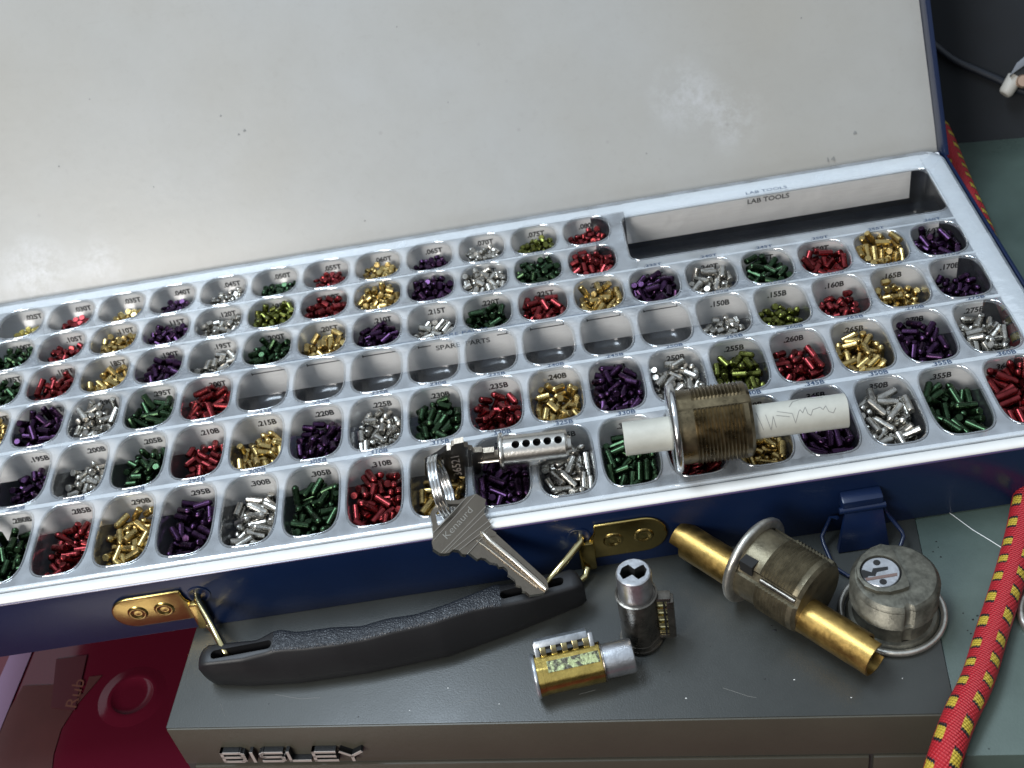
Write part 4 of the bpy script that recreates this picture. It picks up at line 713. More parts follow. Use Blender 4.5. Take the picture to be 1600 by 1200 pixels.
(2,9):[-32,14,-90,-99,-4,1,-32,-90,1,-99,33,25,-90,99,3,-33,-53,-84,2,-89,1,4,-90,2,-99,31,-5,-73,3,87,-57,-20,-86,-33,-91,2,65,-80,-99,3,31,-42,-89,6,-98,-34,44,-89,-98,-10,-1,-64,-80,-99,-1,61,-9,-86,20,96,-27,-13,-74,5,80,0,36,-86,-1,-3,57,-44,-72,-74,44,-57,-58,-63,24,-62,3,-3,-61,-15,98,35,54,-80,-4,-58,-25,-39,-52,16,-62,3,-36,-57,4,2,70,26,-70,32,-69,-68,-31,-51,-70,-69,15,69,-52,-12,-96,58,53,-51,-78,-33,-64,19,-82,-4,99,-10,39,-49,-27,-1,34,26,-61,99,-3,-68,46,-56,-58,-74,43,-68,-59,36,-22,43,75,-32,62,-12,-35,63,-66,23,-89,-34,21,-60,73,-55,67,-8,-56,85,49,-52,-1,-52,49,-34,-18,0,-36,-72,-12,67,-45,-44,-74,45,-19,-76,-48,-94,-6,12,76,-24,1,-97,73,32,-37,-83,-50,-81,7,-44,-2,-98,-15,72,-38,-11,-42,21,-7,-37,-59,-36,-47,-72,-29,30,-41,15,40,-31,-25,27,83,9,-12,29,-55,-54,26,-34,-49,-6,16,-75,-48,37,-25,55,-69,-23,34,-4,-44,75,-33,4,14,-29,32,-21,15,-98,74,-17,-29,-76,48,-69,57,-25,6,34,-4,-81,-20,30,-12,38,23,-26,17,77,-44,-26,-28,-52,59,39,-30,-35,66,49],
(2,8):[-37,58,-78,-11,57,-11,16,-90,-32,-94,32,-40,-89,18,-97,-28,-58,-84,-95,-16,3,-42,-89,18,-97,27,24,-90,-55,-83,-63,48,-69,-4,51,13,-7,-86,0,0,9,53,-86,79,56,-40,22,-86,3,3,-23,42,-58,-76,-18,50,0,-87,81,-54,-38,-31,-89,-97,-19,-10,-47,-60,31,-89,46,52,-71,-66,-30,-55,-4,-80,86,-17,45,71,-46,91,-36,12,18,-57,38,-61,-53,29,-44,24,47,-33,-67,-50,2,78,68,28,-72,22,64,-56,-46,-61,76,62,-18,-15,-64,-94,-29,58,-36,-75,-60,49,-72,-12,-56,88,2,23,-31,-60,75,45,43,14,-60,18,-97,-55,66,-41,-80,-52,-8,-24,-38,-96,-13,30,-64,-55,33,-88,-45,2,-37,-43,27,-13,11,-44,34,-84,76,-9,-58,7,-97,8,68,-56,6,-86,23,2,-29,-70,34,72,52,-38,-1,30,-72,-39,-36,92,24,34,37,-34,53,82,58,-56,-48,13,-71,-40,-31,-30,14,-91,-18,74,-38,7,-99,52,-15,-40,67,49,-27,40,-20,-87,-7,9,-78,-37,50,-13,77,-35,-30,37,67,-81,18,-39,-4,81,4,44,-31,39,47,81,17,-34,7,-97,-83,-8,-22,-7,81,-21,1,-12,81,-27,12,-47,-28,-56,29,-45,-71,-16,38,89,0,24,-7,-70,34,42,-72,-18,-32,93,-38,73,-16,15,-97,-16,-72,-24,40,86,17,-76,-3,-23,92,-77,-39,-8,91,30,-20,-31,-6,-80,45,56,16,-18,55,-50,-80,42,-15,-32,-56,12,80,-25,89,5,34,-31,-18,-60,65],
(2,7):[-42,-4,-90,24,96,-6,20,-90,-23,-96,42,14,-90,16,98,-33,33,-89,24,96,-11,-18,-90,-96,24,18,34,-69,-76,12,-38,-40,-84,11,6,10,-2,-70,-73,-38,24,-53,-87,98,-11,-58,41,-72,29,40,-12,-52,-84,-22,-90,30,-22,-90,99,7,-66,-40,-70,-3,-64,-28,61,-64,38,-78,72,23,-66,25,58,-45,16,-57,-30,6,13,12,-43,-90,-9,54,50,-77,73,-62,-71,4,-72,-20,-79,-11,34,-52,56,60,58,-42,-70,-73,50,6,-46,-60,-42,-84,43,-22,-34,-72,-67,36,-16,-61,-60,-79,-42,-68,-58,-72,-4,-25,-6,-56,14,47,38,-68,-59,94,16,-73,-21,-48,94,-2,2,61,-78,-7,57,28,64,-55,35,90,-31,-36,-51,-98,5,9,-45,-30,-79,-53,74,-15,-62,20,-80,-78,20,-49,-22,-79,1,69,-42,32,-78,46,26,-54,20,90,-50,61,-45,23,-90,-1,-76,-45,77,-15,64,-47,-42,-58,68,-58,21,-26,19,-96,23,-7,-18,40,-50,80,-24,-24,1,-93,-44,-18,-24,-56,-45,-26,71,-32,24,-90,76,6,-41,-97,4,-58,59,-16,83,-35,6,-82,-8,-95,-6,82,25,-20,16,-73,-72,-48,-33,-49,66,-6,-15,-24,-41,82,64,57,-45,66,-57,-83,-1,-21,-12,59,-27,-63,-31,2,-80,44,24,-21,-85,-51,-78,-27,-4,87,5,19,72,-13,-19,-63,27,46,-29,79,56,-35,11,-4,-42,89,-25,27,-27,-44,88,51,73,-18,-30,35,-24,-35,-10,30,57,59,-60,-16,-63,65,35,-70,-29,48,-87],
(2,6):[-36,11,-89,-99,8,0,9,-90,-18,-97,26,-42,-89,96,-22,-40,49,-86,79,58,0,53,-85,-58,74,30,-13,-90,96,-23,-30,-53,-81,-19,-93,-24,1,-58,-62,53,31,23,-90,18,97,-19,-22,-90,-97,19,4,-64,-79,96,-13,34,62,-76,-81,40,-56,49,-60,63,-69,-20,36,-66,24,76,62,-36,-77,-13,-91,-57,-42,-79,-8,-75,5,-42,-58,72,-31,76,-14,-55,20,-79,-64,-9,-71,93,8,58,8,-78,-66,22,14,45,-50,22,33,-56,-63,-48,-76,37,-2,75,-53,-99,4,29,-22,-61,-71,69,-37,66,-46,24,-67,-46,19,-39,70,69,68,35,-70,47,-15,-68,-31,-52,92,10,38,29,-55,42,89,45,-65,-62,80,12,-75,25,-57,-21,61,24,72,-25,-2,-93,26,-78,-35,-52,-14,-81,-6,-40,-10,-76,4,10,-51,-60,75,51,65,-52,-75,60,-76,18,-18,93,7,-8,-68,-51,-83,54,19,17,-27,-4,-93,-68,59,-26,-19,-5,-9,46,-26,0,86,45,-8,-42,-79,21,-33,40,-10,42,-81,-6,-16,-38,-20,73,74,-43,-35,42,58,-33,-36,-48,-15,-64,73,7,-32,-58,-47,42,-40,-30,57,65,-7,4,-7,38,-75,-38,-10,-26,-5,75,57,-68,-21,72,43,-37,77,-16,-96,-22,-72,-38,-24,85,32,71,40,-32,-89,-35],
(3,17):[-24,38,-110,-78,61,13,56,-109,71,68,29,32,-110,71,69,-11,-38,-110,86,50,2,6,-102,0,0,34,-52,-108,91,-38,-45,77,-85,0,34,-36,50,-64,-95,27,47,-28,-98,-65,-10,-28,-14,-110,86,50,-17,65,-97,-18,-45,31,-6,-110,-71,-69,-37,18,-92,-40,79,6,-38,-82,33,91,-1,84,-81,-65,23,-62,11,-105,-27,93,63,-41,-76,-43,37,72,-7,-84,30,-39,-52,-54,-104,31,-92,-9,-74,-104,-98,-10,49,68,-94,-49,69,-74,-26,-81,-25,-52,10,34,-81,92,-36,60,29,-92,-86,-5,-70,44,-85,-35,-27,44,0,-69,64,2,39,-77,-86,79,6,-35,-28,-75,-78,10,17,-80,-67,-2,96,60,-75,-53,-47,-54,-56,-59,-74,94,13,-12,-86,-68,11,-25,61,51,-72,-89,0,-67,-50,-49,94,14,15,58,-65,-93,15,4,-93,-33,-98,-1,-39,-89,-47,11,-16,-1,12,-66,92,-36,78,26,-62,11,74,-66,0,-69,-85,3,-12,-49,-59,89,28,31,30,-49,-59,65,-17,91,-47,74,8,32,86,-63,74,1,29,-33,-55,-18,-96,-41,12,-51,-18,-61,-5,-15,-54,60,26],
(3,16):[-60,49,-97,-64,-43,-1,-7,-110,92,36,10,38,-110,-8,99,-45,-44,-107,-27,-94,-14,72,-104,97,18,39,41,-109,-8,99,-54,8,-105,-67,69,-10,-67,-108,99,-5,23,-39,-110,33,-93,-27,26,-110,54,-83,28,28,-83,15,97,34,77,-89,92,-11,-37,-82,-75,51,-37,-3,-32,-92,10,78,45,-6,-110,23,-96,-71,-10,-89,-23,71,-18,-61,-80,69,-69,54,-46,-96,-69,32,-60,-44,-82,80,55,-8,49,-86,57,37,36,88,-51,-32,20,-31,85,-71,-15,23,-43,55,-70,-85,10,72,-17,-87,13,-89,-48,25,-76,-52,-23,12,78,-65,12,-91,47,-79,-71,-44,-45,-28,-4,-74,16,79,22,-82,-85,-49,-29,66,32,-98,-8,99,-68,-64,-58,-52,56,-2,22,-77,46,37,39,-12,-76,73,-19,-74,55,-47,32,87,-12,-91,-48,-83,-4,49,48,-57,-60,-76,-81,5,-50,-1,-99,10,-48,-71,-71,20,62,11,-69,87,-27,11,36,-43,0,-91,0,-7,-58,-68,-24,42,6,-47,86,8,-31,-46,-54,-32,-93,35,-39,-56,-63,76,78,37,-62,19,-2,-21,40,-53,17,94],
(3,15):[-38,44,-109,-99,-2,2,-60,-105,-41,-87,55,16,-108,24,96,20,2,-110,31,94,24,-76,-93,-52,-43,33,48,-109,24,96,-66,-50,-88,-46,53,4,41,-97,22,-38,42,-31,-110,-19,-97,-25,15,-110,-99,-1,-28,-55,-98,-7,-3,-22,47,-80,64,75,-63,6,-104,-2,99,-20,-16,-99,-51,62,-45,-32,-100,8,6,-50,20,-78,-66,70,4,-39,-81,-21,-93,64,3,-82,-94,2,-64,-8,-71,82,-15,12,68,-92,58,-46,58,64,-86,-29,68,-36,71,-98,-94,-14,37,-34,-81,33,93,63,-50,-92,-29,-92,-38,73,-66,-14,-91,39,84,-58,83,-16,-16,-31,-60,16,-75,-40,-49,-61,-35,93,-5,7,-77,-59,45,37,-74,-64,-62,51,-65,-59,-48,11,50,15,-4,-58,-71,23,55,32,-78,98,-5,-7,-87,-70,83,-14,-7,83,-62,-52,40,76,-34,-68,-6,-98,-81,-19,-50,-5,93],
(3,14):[-52,38,-103,-93,18,5,-35,-110,-99,0,21,36,-110,27,95,-37,8,-96,-14,51,-13,59,-109,-94,31,5,-6,-110,-99,0,-46,-39,-106,-97,-8,18,76,-98,-94,19,44,-21,-110,0,99,-65,-1,-103,-1,99,-11,28,-100,0,0,51,19,-97,-83,-19,30,-74,-94,-28,-54,-20,69,-79,25,96,-67,28,-69,94,-2,-65,-2,-69,86,-1,-14,-24,-81,-20,-97,64,-49,-90,-28,-94,-49,-67,-93,-72,7,1,-62,-96,59,51,59,-7,-85,-78,-12,-49,75,-84,11,40,26,-35,-80,51,-83,51,49,-95,-46,-31,-46,-26,-80,-34,-82,-3,-32,-54,-39,-90,65,-43,-61,-79,58,9,11,-68,-71,-4,35,72,-72,-87,-45,72,48,-71,-6,78,-59,56,-62,82,-7,10,-88,-60,82,-11,57,-76,-56,58,30,-23,-72,-78,-16,-98,40,27,-61,-88,45,16,89,-55,85,5,-32,4,-49,-20,90,25,-1,-46,-62,20,79,-2,-64,7,-94,-25,79,-46,81,-57,22,-48,-50,28,91,69,-30,-34,-82,53,-7,43,-59,-72,-42,35,60,-44,-95,-4,69,35,-41,-92,0,-41,-50,-46,-17,92],
(3,13):[-26,23,-110,-96,24,7,-8,-110,24,96,35,-49,-109,-22,-96,-36,-41,-109,-87,48,15,4,-82,-53,-83,32,31,-110,-52,84,-34,-5,-109,-96,24,4,-58,-102,-22,-96,42,-9,-99,-6,1,-22,62,-104,23,92,-13,-41,-81,-21,-97,38,64,-91,-32,-74,-46,-66,-98,-84,51,14,-68,-75,-60,-76,64,31,-98,28,-90,-62,-31,-80,92,14,8,62,-95,-39,-51,-21,12,-81,-17,-98,4,86,-75,-94,9,-46,60,-86,19,-67,72,-12,-86,25,63,-79,-14,-62,-11,-79,38,-83,-68,-47,-33,61,30,-68,96,21,-66,24,-97,-22,-91,56,72,-70,-59,67,55,-48,-87,-65,52,-43,12,-61,25,95,20,28,-55,-4,-97,72,-50,-64,-28,-94,-44,-68,-69,14,-98,-10,10,-54,5,99,30,-20,-60,76,64],
(3,12):[-30,46,-109,28,95,6,-69,-108,99,1,33,11,-109,91,-38,-32,-16,-110,-38,-92,9,-26,-110,-25,96,44,-39,-109,14,-98,-63,35,-102,15,98,-4,27,-110,-35,-92,37,52,-105,35,90,-66,-39,-91,-41,64,19,-15,-84,-30,94,42,-65,-79,58,-79,-13,71,-81,-14,-93,12,64,-94,26,-52,68,-30,-94,0,-96,-54,-7,-93,66,28,-14,-32,-92,3,92,22,86,-70,-65,22,-32,-35,-70,82,-1,-30,-80,-85,64,-34,-30,89,-46,-40,10,-31,35,-70,75,9,-7,21,-81,72,68,68,25,-94,20,-89,-68,-58,-69,-51,60,42,-31,-60,-65,3,44,40,-79,45,87,-75,26,-75,-6,-99,12,-73,-75,59,-74,63,-55,-56,-81,-46,-4,-79,-51,0,98,-39,-43,-38,89,-7,27,42,-56,28,95,-43,67,-74,24,-33,-28,-9,-44,-10,-36,37,-3,-64,-67,2,-68,-13,-57,97,-1,62,71,-54,58,-45,66,-12,-55,-66,4,-57,30,-52,-31,89,-40,-72,-56,-30,-84,65,32,-60,-70,-64,-68,6,-34,90,-20,7,64,-41,60,35],
(3,11):[-11,29,-110,-62,77,38,32,-109,77,62,24,-23,-110,-26,95,-59,-18,-107,-2,-99,-3,-40,-97,-10,-7,43,3,-95,-58,11,-31,-24,-110,-2,-99,21,-82,-81,99,8,19,-66,-108,-98,-11,-47,23,-97,87,-1,4,57,-107,-62,76,65,-21,-96,36,72,-49,-73,-85,7,-45,-33,67,-86,18,-89,70,36,-84,5,86,-61,9,-76,87,-1,44,71,-90,48,24,37,-52,-82,99,6,-21,-75,-92,6,-49,-34,-33,-77,32,89,34,-27,-66,-74,-29,-72,-33,-80,9,-98,0,55,-66,8,-11,-1,-6,-84,73,-66,-60,51,-93,-60,-24,18,34,-81,72,68,79,3,-57,14,-50,6,86,-75,98,3,-13,-52,-54,-60,72,54,-14,-46,22,-87,-24,19,-58,4,-99,22,19,-55,25,90,52,78,-49,-78,54,-81,8,-54,0,-99,74,-45,-58,-17,-92,-1,8,-39,9,-99,-59,-60,-51,80,58,-48,79,-62,65,48,58,31,-57,53,45],
(3,10):[-25,33,-110,4,-99,-3,-66,-106,-90,-39,41,-14,-94,-38,2,-37,-18,-109,-90,-40,15,-12,-110,-32,-94,17,49,-109,61,77,-30,-46,-109,-90,-40,8,78,-93,78,28,33,-42,-95,-21,-4,-36,-82,-76,33,-34,-1,-3,-87,-2,-96,53,27,-108,5,99,-60,20,-105,-25,-95,-39,73,-91,74,48,-2,47,-80,97,19,-57,43,-79,96,20,8,12,-62,-87,-34,54,45,-79,98,11,-29,1,-80,-8,-99,-15,35,-52,96,25,69,-26,-92,17,92,-70,-36,-83,-17,97,-7,-64,-76,13,-97,61,16,-81,-94,-4,-56,-78,-50,30,-39,35,-74,-93,-83,-40,44,-79,-66,-81,-47,-54,3,-66,13,-89,-40,-40,-68,-5,23,31,-8,-54,82,44,-81,3,-55,-1,-98,6,89,-59,79,11,64,-38,-63,68,-65,-64,65,-59,-61,-74,-12,65,-48,82,10,41,68,-64,-53,-60],
(3,9):[-28,26,-110,35,-93,13,-1,-110,87,47,36,-39,-109,63,-76,-21,-26,-96,-36,66,14,34,-110,93,35,59,0,-108,0,99,-49,-56,-97,-17,-78,7,0,-81,81,-56,23,63,-93,6,-74,-65,-21,-97,-29,-83,12,-52,-97,-23,82,53,58,-95,-16,79,-53,24,-93,66,-62,28,35,-62,74,48,38,-64,-82,-16,96,-20,-63,-93,-20,67,-7,56,-95,17,-79,73,-32,-78,28,51,-40,72,-92,71,52,-32,-34,-64,96,4,52,30,-79,70,61,-77,-10,-72,-14,-83,-45,46,-76,-94,3,18,-66,-59,82,-49,-2,-85,-78,-97,-5,3,70,-72,1,-76,60,-4,-79,-69,-71,-41,-71,-54,89,41],
(3,8):[-49,69,-88,-48,16,5,18,-110,32,94,28,-22,-110,16,98,-23,24,-110,-32,-94,14,-62,-108,98,-16,36,66,-96,75,31,-46,36,-94,64,-35,-8,-16,-84,-58,65,50,18,-103,90,-31,-61,1,-99,-41,80,-4,63,-91,44,-77,59,-33,-104,-5,-99,-25,-34,-110,-16,-98,10,-55,-67,-3,13,32,2,-79,81,49,-54,-61,-92,15,-72,-24,70,-70,22,95,51,-21,-78,84,51,-20,-67,-83,16,97,-48,-50,-50,-58,-2,29,84,-68,78,2,-62,35,-68,53,-62,15,25,-81,86,49,28,-16,-56,89,38,-71,-44,-76,0,-80,23,44,-55,-25,-89,38,-67,-74,41,75,-79,-18,-60,-9,-81,-6,48,-54,32,94,58,43,-86,-17,-9,14,-88,-60,79,-9,16,58,-31,-58,-78,55,46,-43,30,93,-74,-7,-32,-42,-69,-48,32,-28,-99,-4,76,-41,-64,21,6,-59,54,-46,98,11],
(3,7):[-20,-32,-96,0,2,-28,-64,-105,-96,-18,20,48,-110,99,-4,-40,28,-107,-92,34,37,23,-94,-7,66,36,-21,-96,0,2,-52,1,-100,-79,46,-4,-2,-96,-79,-4,13,-46,-109,25,-96,-40,58,-100,-86,26,-50,-39,-92,29,-42,28,-51,-82,-90,-11,-24,37,-80,-68,-71,31,-85,-68,24,-18,66,-13,-102,5,99,-40,79,-74,-77,-7,17,76,-99,99,-6,75,-25,-75,7,99,-58,-15,-76,87,33,7,19,-79,-3,-68,62,47,-92,-14,89,-18,-81,-84,-94,-4,-12,88,-60,-82,8,60,19,-68,-87,-42,-80,-4,-57,-5,-93,-59,43,-70,81,38,18,-25,-52,80,1,-32,19,-50,-89,-39,78,-37,-46,-15,-98,49,-62,-63,-57,61,-29,-18,-41,45,79,-25,-61,-60,-92,-8,40,55,-64,86,-32,-48,35,-29,-87,-41,8,43,-52,66,-74,38,78,-46,-99,3,-70,-58,-56,19,-63,7,13,-32,-35,88,57,20,-37,-63,74,-72,55,-42,35,88,8,-74,-47,28,74,-15,-52,-34,-41,-70,-14,-92,-34,75,-8],
(3,6):[-33,6,-109,-83,-53,41,-29,-109,55,-82,35,35,-110,53,-83,-36,-43,-109,-92,36,9,20,-110,-53,83,1,62,-90,-29,-65,-30,43,-97,-31,-81,-15,-15,-93,12,21,75,-39,-69,25,22,-73,-14,-85,-3,-98,19,-48,-109,55,-82,46,64,-95,-62,69,-28,-82,-79,20,-31,42,-59,-82,-74,65,73,-62,-43,26,21,-58,-8,-60,-84,1,-3,-44,-81,66,74,62,62,-71,-49,81,-48,-53,-82,54,80,-20,22,-62,-80,18,20,14,-81,-14,-98,-60,46,-98,29,94,14,-79,-88,72,-25,70,3,-94,8,96,4,77,-31,12,-98,-28,66,-78,-36,-79,38,51,-56,77,-43,-56,-50,-52,-86,49,1,-51,-53,68,72,47,5,-75,8,96,-60,-73,-33,-71,63,-8,72,-57,-42,-74,36,87,-41,73,-12,-67,35,-65,15,-95,26,-13,-38,18,-17,83,-13,-27,0,-99,-13,-29,-39,59,16,20,-73,-48,64,73,79,35,-46,0,75,-18,1,-40,-90,-38,29,22,-48,77,-58,55,-20,-52,-61,-77,-59,66,-32,-47,27,-3,-75,-27,52,84,53,-83,-38,36,10],
(3,5):[-49,-16,-109,-32,-93,-12,2,-110,34,93,27,23,-95,0,0,-17,-52,-109,-89,-43,25,-27,-110,-21,97,38,57,-105,-63,75,-30,31,-94,-23,-71,-3,20,-78,-36,86,56,-33,-104,15,-96,1,81,-86,72,24,-35,-44,-80,-80,58,66,20,-89,44,32,-48,-71,-80,74,-59,-77,-51,-44,-20,20,17,-74,-100,-98,-14,-58,42,-102,-34,-93,11,47,-92,27,14,55,48,-71,-50,-39,-52,54,-72,96,16,36,-22,-84,4,-99,48,81,-61,12,16,-23,-17,-77,-76,52,0,32,-44,-98,-9,60,-4,-68,-58,19,-66,5,-75,19,83,13,-42,-65,26,93,77,-29,-62,18,55,-19,88,-56,88,13,-24,-73,-46,14,-97,11,-89,-58,84,-7,-81,-4,-52,-5,90,39,-67,-62,-18,75,75,44,-46,24,-96,-81,37,-35,-12,-42,-62,-21,-34,-41,63,45,-86,-27,-61,-32,6,-96,-3,76,-6,-1,2,-39,31,43,76,-51,-43,27,53,-50,80,-40,76,49,3,62,-47,95,15,36,9,-32,46,85,-49,-85,-33,40,-29,-52,33,-32,-13,-39,11,79,-19,80,59,-33,-9,-40,-39,90,4,-52,-32,-4,-99,53,-36,-22,-15,-98,-12,-15,-10,98,8,60,46,-21,78,-52],
(3,4):[-54,-22,-108,-2,-99,-8,-10,-110,-99,3,36,-39,-109,-3,-99,-38,40,-109,6,99,-9,-39,-110,99,-3,26,25,-110,-54,83,4,13,-93,58,-36,-16,-51,-82,-99,5,66,-20,-101,6,99,-74,23,-76,-26,-2,49,35,-94,-13,-83,33,-82,-71,60,-8,-71,-22,-85,3,-99,-17,-68,-106,-99,4,70,42,-74,26,-95,-25,8,-75,68,67,9,73,-103,-99,8,27,51,-78,31,93,-51,45,-83,57,-76,-23,56,-81,-40,74,46,-57,-80,-65,62,-39,-84,-62,5,-23,-10,-86,-64,5,-23,47,-16,-66,32,3,0,91,-48,99,0,3,69,-70,-9,-91,22,-7,-55,31,92,-61,-42,-57,-58,-75,-35,35,-48,59,-75,75,-22,-74,5,99,-55,79,-46,37,39,56,42,-28,21,94,47,56,-53,21,94,-15,-27,-65,-34,-37,-63,-1,-53,72,65,80,25,-44,7,-98,4,64,-36,-98,6,28,-89,-23,-97,-17],
(3,3):[-3,-31,-110,59,-80,10,63,-108,98,15,32,-5,-109,94,-31,-64,-44,-88,-51,25,11,34,-110,-98,-16,37,-36,-98,-79,50,-35,56,-91,30,-90,1,10,-81,9,99,40,3,-77,32,-70,-24,-48,-97,-30,87,14,57,-80,-93,34,58,38,-103,-5,98,-63,19,-99,-28,-89,-72,35,-75,-23,-90,73,19,-81,0,98,-64,-12,-60,-68,33,-28,12,-67,81,11,41,-72,-88,48,-27,-44,-3,-109,-41,-90,-6,-83,-82,-87,-13,-6,-56,-73,-96,-8,-58,-68,-74,-55,23,-26,48,-56,93,29,50,73,-71,80,-37,7,-89,-57,-87,-9,71,-43,-74,6,-68,3,91,-43,-26,12,-40,65,-37,-76,-61,-46,77,-64,-86,-35,80,-32,-45,4,-67,2,-82,-22,-89,40,17,12,-36,-59,80,45,28,-56,95,7,-35,-33,-52,-84,-23,15,-46,-48,-26,-81,42,-54,-56,10,-43,-54,79,-14,-82,-54,-42,27,-20,-88,-14,59,-13,-35,66,73,-55,-79,-36,-54,24,-53,12,-43,-72,67,34,70,-46,67,71,-12,-28,-32,-65,-66],
(3,2):[-25,29,-109,-98,-14,-12,-41,-110,-98,-11,26,27,-110,27,-95,-61,-22,-104,-11,98,-17,1,-110,98,14,34,-39,-109,11,-98,-71,38,-81,-32,-57,17,69,-86,72,-24,61,-32,-100,4,-97,-46,-6,-80,-56,74,-7,-11,-81,-55,82,50,45,-105,-28,94,-23,56,-94,71,-48,-15,-54,-70,-74,60,40,6,-80,67,72,-78,-12,-62,-12,76,11,36,-69,7,72,24,-86,-65,16,-20,-38,-15,-53,63,76,-40,-77,-73,85,-42,59,-15,-74,68,72,38,-60,-74,69,-67,-10,-70,-105,-98,-9,75,36,-64,23,-63,-25,32,-64,70,-21,82,-3,-37,6,76,26,14,-55,66,74,-60,28,-38,-72,58,-61,-68,-49,64,-72,70,59,-47,41,-56,-71,-4,-20,-56,43,7,91,-47,-90,6,60,-43,-53,-65,49,32,-59,-46,79,-53,-32,79,-76,95,27,21,67,-35,-96,-9,-51,66,-47,45,72,-12,-64,-43,-80,53],
(3,1):[-14,-12,-110,99,-2,-2,-41,-110,-99,2,41,46,-108,-57,81,-43,64,-90,-37,51,10,38,-109,-57,81,43,-21,-109,37,-92,-56,-38,-103,-36,92,1,11,-91,61,-31,30,-69,-98,95,5,-38,28,-92,55,45,4,-87,-70,-99,-4,54,60,-86,-63,76,-16,-60,-87,40,82,8,63,-82,0,-97,54,53,-57,-98,2,-53,-47,-70,88,5,11,-56,-55,-29,6,53,-5,-83,-73,-62,-22,-7,-74,37,80,-32,-61,-26,74,-52,54,26,-68,90,-21,-72,43,-75,-27,-8,7,42,-48,9,-97,31,-11,-50,-35,-83,-44,61,-47,-91,15,-32,30,-46,70,19,76,41,-30,19,-97,-58,-2,-72,51,-60,-5,88,-61,86,10,75,-26,-72,17,89,-44,-82,-59,28,-30,-2,-13,-40,13,59,50,-39,-43,20,33,-81,-6,-54,-1,99,-44,88,-29,-48,-7,47,-78,-48,-71,-38,-19,94,-15,-49,8,23,62,-25,-98,7,80,-27,-41,10,90,-78,-57,-15,9,-47,-63,-76,-32,25,-36,40,11,-29,-31,-84,-54,19,-26,-5,70,36,88,-36,-56,21,76,55,-1,38,-92,-83,15,-22,1,99,-30,-5,-25,7,80],
(3,0):[-14,-24,-110,82,55,37,21,-108,73,67,57,-24,-107,15,98,-5,71,-104,96,20,4,-47,-109,-82,-55,4,30,-110,73,67,-41,5,-97,23,-86,10,-74,-96,-87,-28,52,18,-82,-92,-34,-55,63,-86,-20,43,-10,84,-79,97,10,56,-7,-66,-77,5,-43,-67,-91,41,-65,-5,45,-81,96,-24,53,-34,-78,-94,32,-73,44,-69,-13,39,-4,-25,-82,61,78,44,55,-84,2,-59,-59,11,-72,-69,-70,8,49,-53,-78,-60,38,-60,-79,-93,31,-42,39,-43,-28,92,-68,-34,-86,-2,-89,68,-51,-51,30,93,-64,4,-42,64,-76,-6,71,-36,-45,-80,55,74,-56,63,-34,-43,-64,-55,77,62,-17,0,-67,-22,-85,11,-88,-60,-98,-7,-81,-24,-40,-11,43,8,13,-44,-78,-49,80,19,-54,6,-97,-38,90,-36,-18,7,21,-39,-48,50,-85,44,54,-32,-41,86,-16,-70,-35,-88,-30],
(4,17):[-14,24,-125,-41,90,27,56,-122,36,92,41,14,-124,36,92,-21,76,-123,-97,-21,19,-42,-125,60,-78,61,-13,-116,25,93,-56,-21,-123,-5,-99,-28,-35,-117,2,96,47,-57,-99,-78,61,-41,27,-108,70,-52,19,45,-94,82,55,27,93,-93,96,-14,-24,77,-93,7,-93,33,-9,-95,73,-65,16,-86,-112,89,-23,24,77,-69,77,43,-29,-95,-92,52,-30,80,9,-68,3,97,-24,29,-70,94,26,46,8,-54,84,-11,71,55,-85,-1,78,-71,-47,-89,-22,85,-5,-34,-98,-9,89,-54,59,-80,53,-25,-60,-1,-95,42,-89,49,38,-73,20,63,36,-50,-68,-15,97,-40,-96,-42,93,-34,70,-62,-72,-15,-80,-79,26,-68,0,99,-44,-77,-68,97,7,44,-99,-45,56,14,-25,-44,-80,-1,86,-53,-6,-51,11,96,8,-80,-81,-7,96,3,-13,-47,34,-72,4,-61,-45,70,-70,-64,81,-62,-44,-38,18,55,-40,-7,99,4,-109,-16,-80,-8,59,-28,-44,-80,52,-30,-13,-34,-40,-90,-78,-54,-25,14,-92,-51,95,-38,-58,-23,58,-59,-36,90,-41,-13,58,-47,-18,-92,5,105,-57,78,6,-52,-61,-45,85,-27,-82,19,-40,0,99],
(4,16):[-11,-72,-124,93,-33,15,58,-124,97,21,20,-28,-125,27,-95,31,-72,-98,-67,64,4,85,-119,96,18,-4,32,-101,-40,29,20,-25,-96,-86,49,40,68,-94,74,65,68,-57,-93,35,23,-13,-94,-104,95,-16,-14,-16,-125,-27,95,43,3,-125,22,-96,-35,-27,-101,24,13,2,98,-93,97,4,70,55,-91,20,42,-35,-78,-82,9,-88,39,-1,-91,63,-65,39,102,-47,-42,21,-72,21,-92,-24,-53,-40,54,-120,-37,90,37,-94,-72,-89,-35,-67,-31,-108,-20,91,70,-8,-108,8,-96,-20,-66,-61,-38,-69,0,70,-84,83,24,-52,34,-39,-6,-99,0,107,-42,-22,10,-51,59,-82,70,-7,-63,-83,-72,8,-34,-42,98,-66,37,27,-59,-20,-74,39,87,-40,8,-102,68,5,78,36,-66,12,41,-76,-70,-36,4,-37,-10,64,-43,-64,49,24,-70,-58,-72,-40,-46,-21,-46,-96,8,9,4,-70,-23,-94,47,52,-69,4,66,7,25,-45,90,22,29,-41,-50,-96,-17,81,-17,-56,5,-85,-28,-31,-22,-32,88,-61,90,-42,30,39,58,17,-51,85,-11,-83,44,-24,-11,-64,46,-85,-46,-69,-64,-81,29,-51,-8,-64,15,-17,-28,87,-45,50,-10,-43,79,-7],
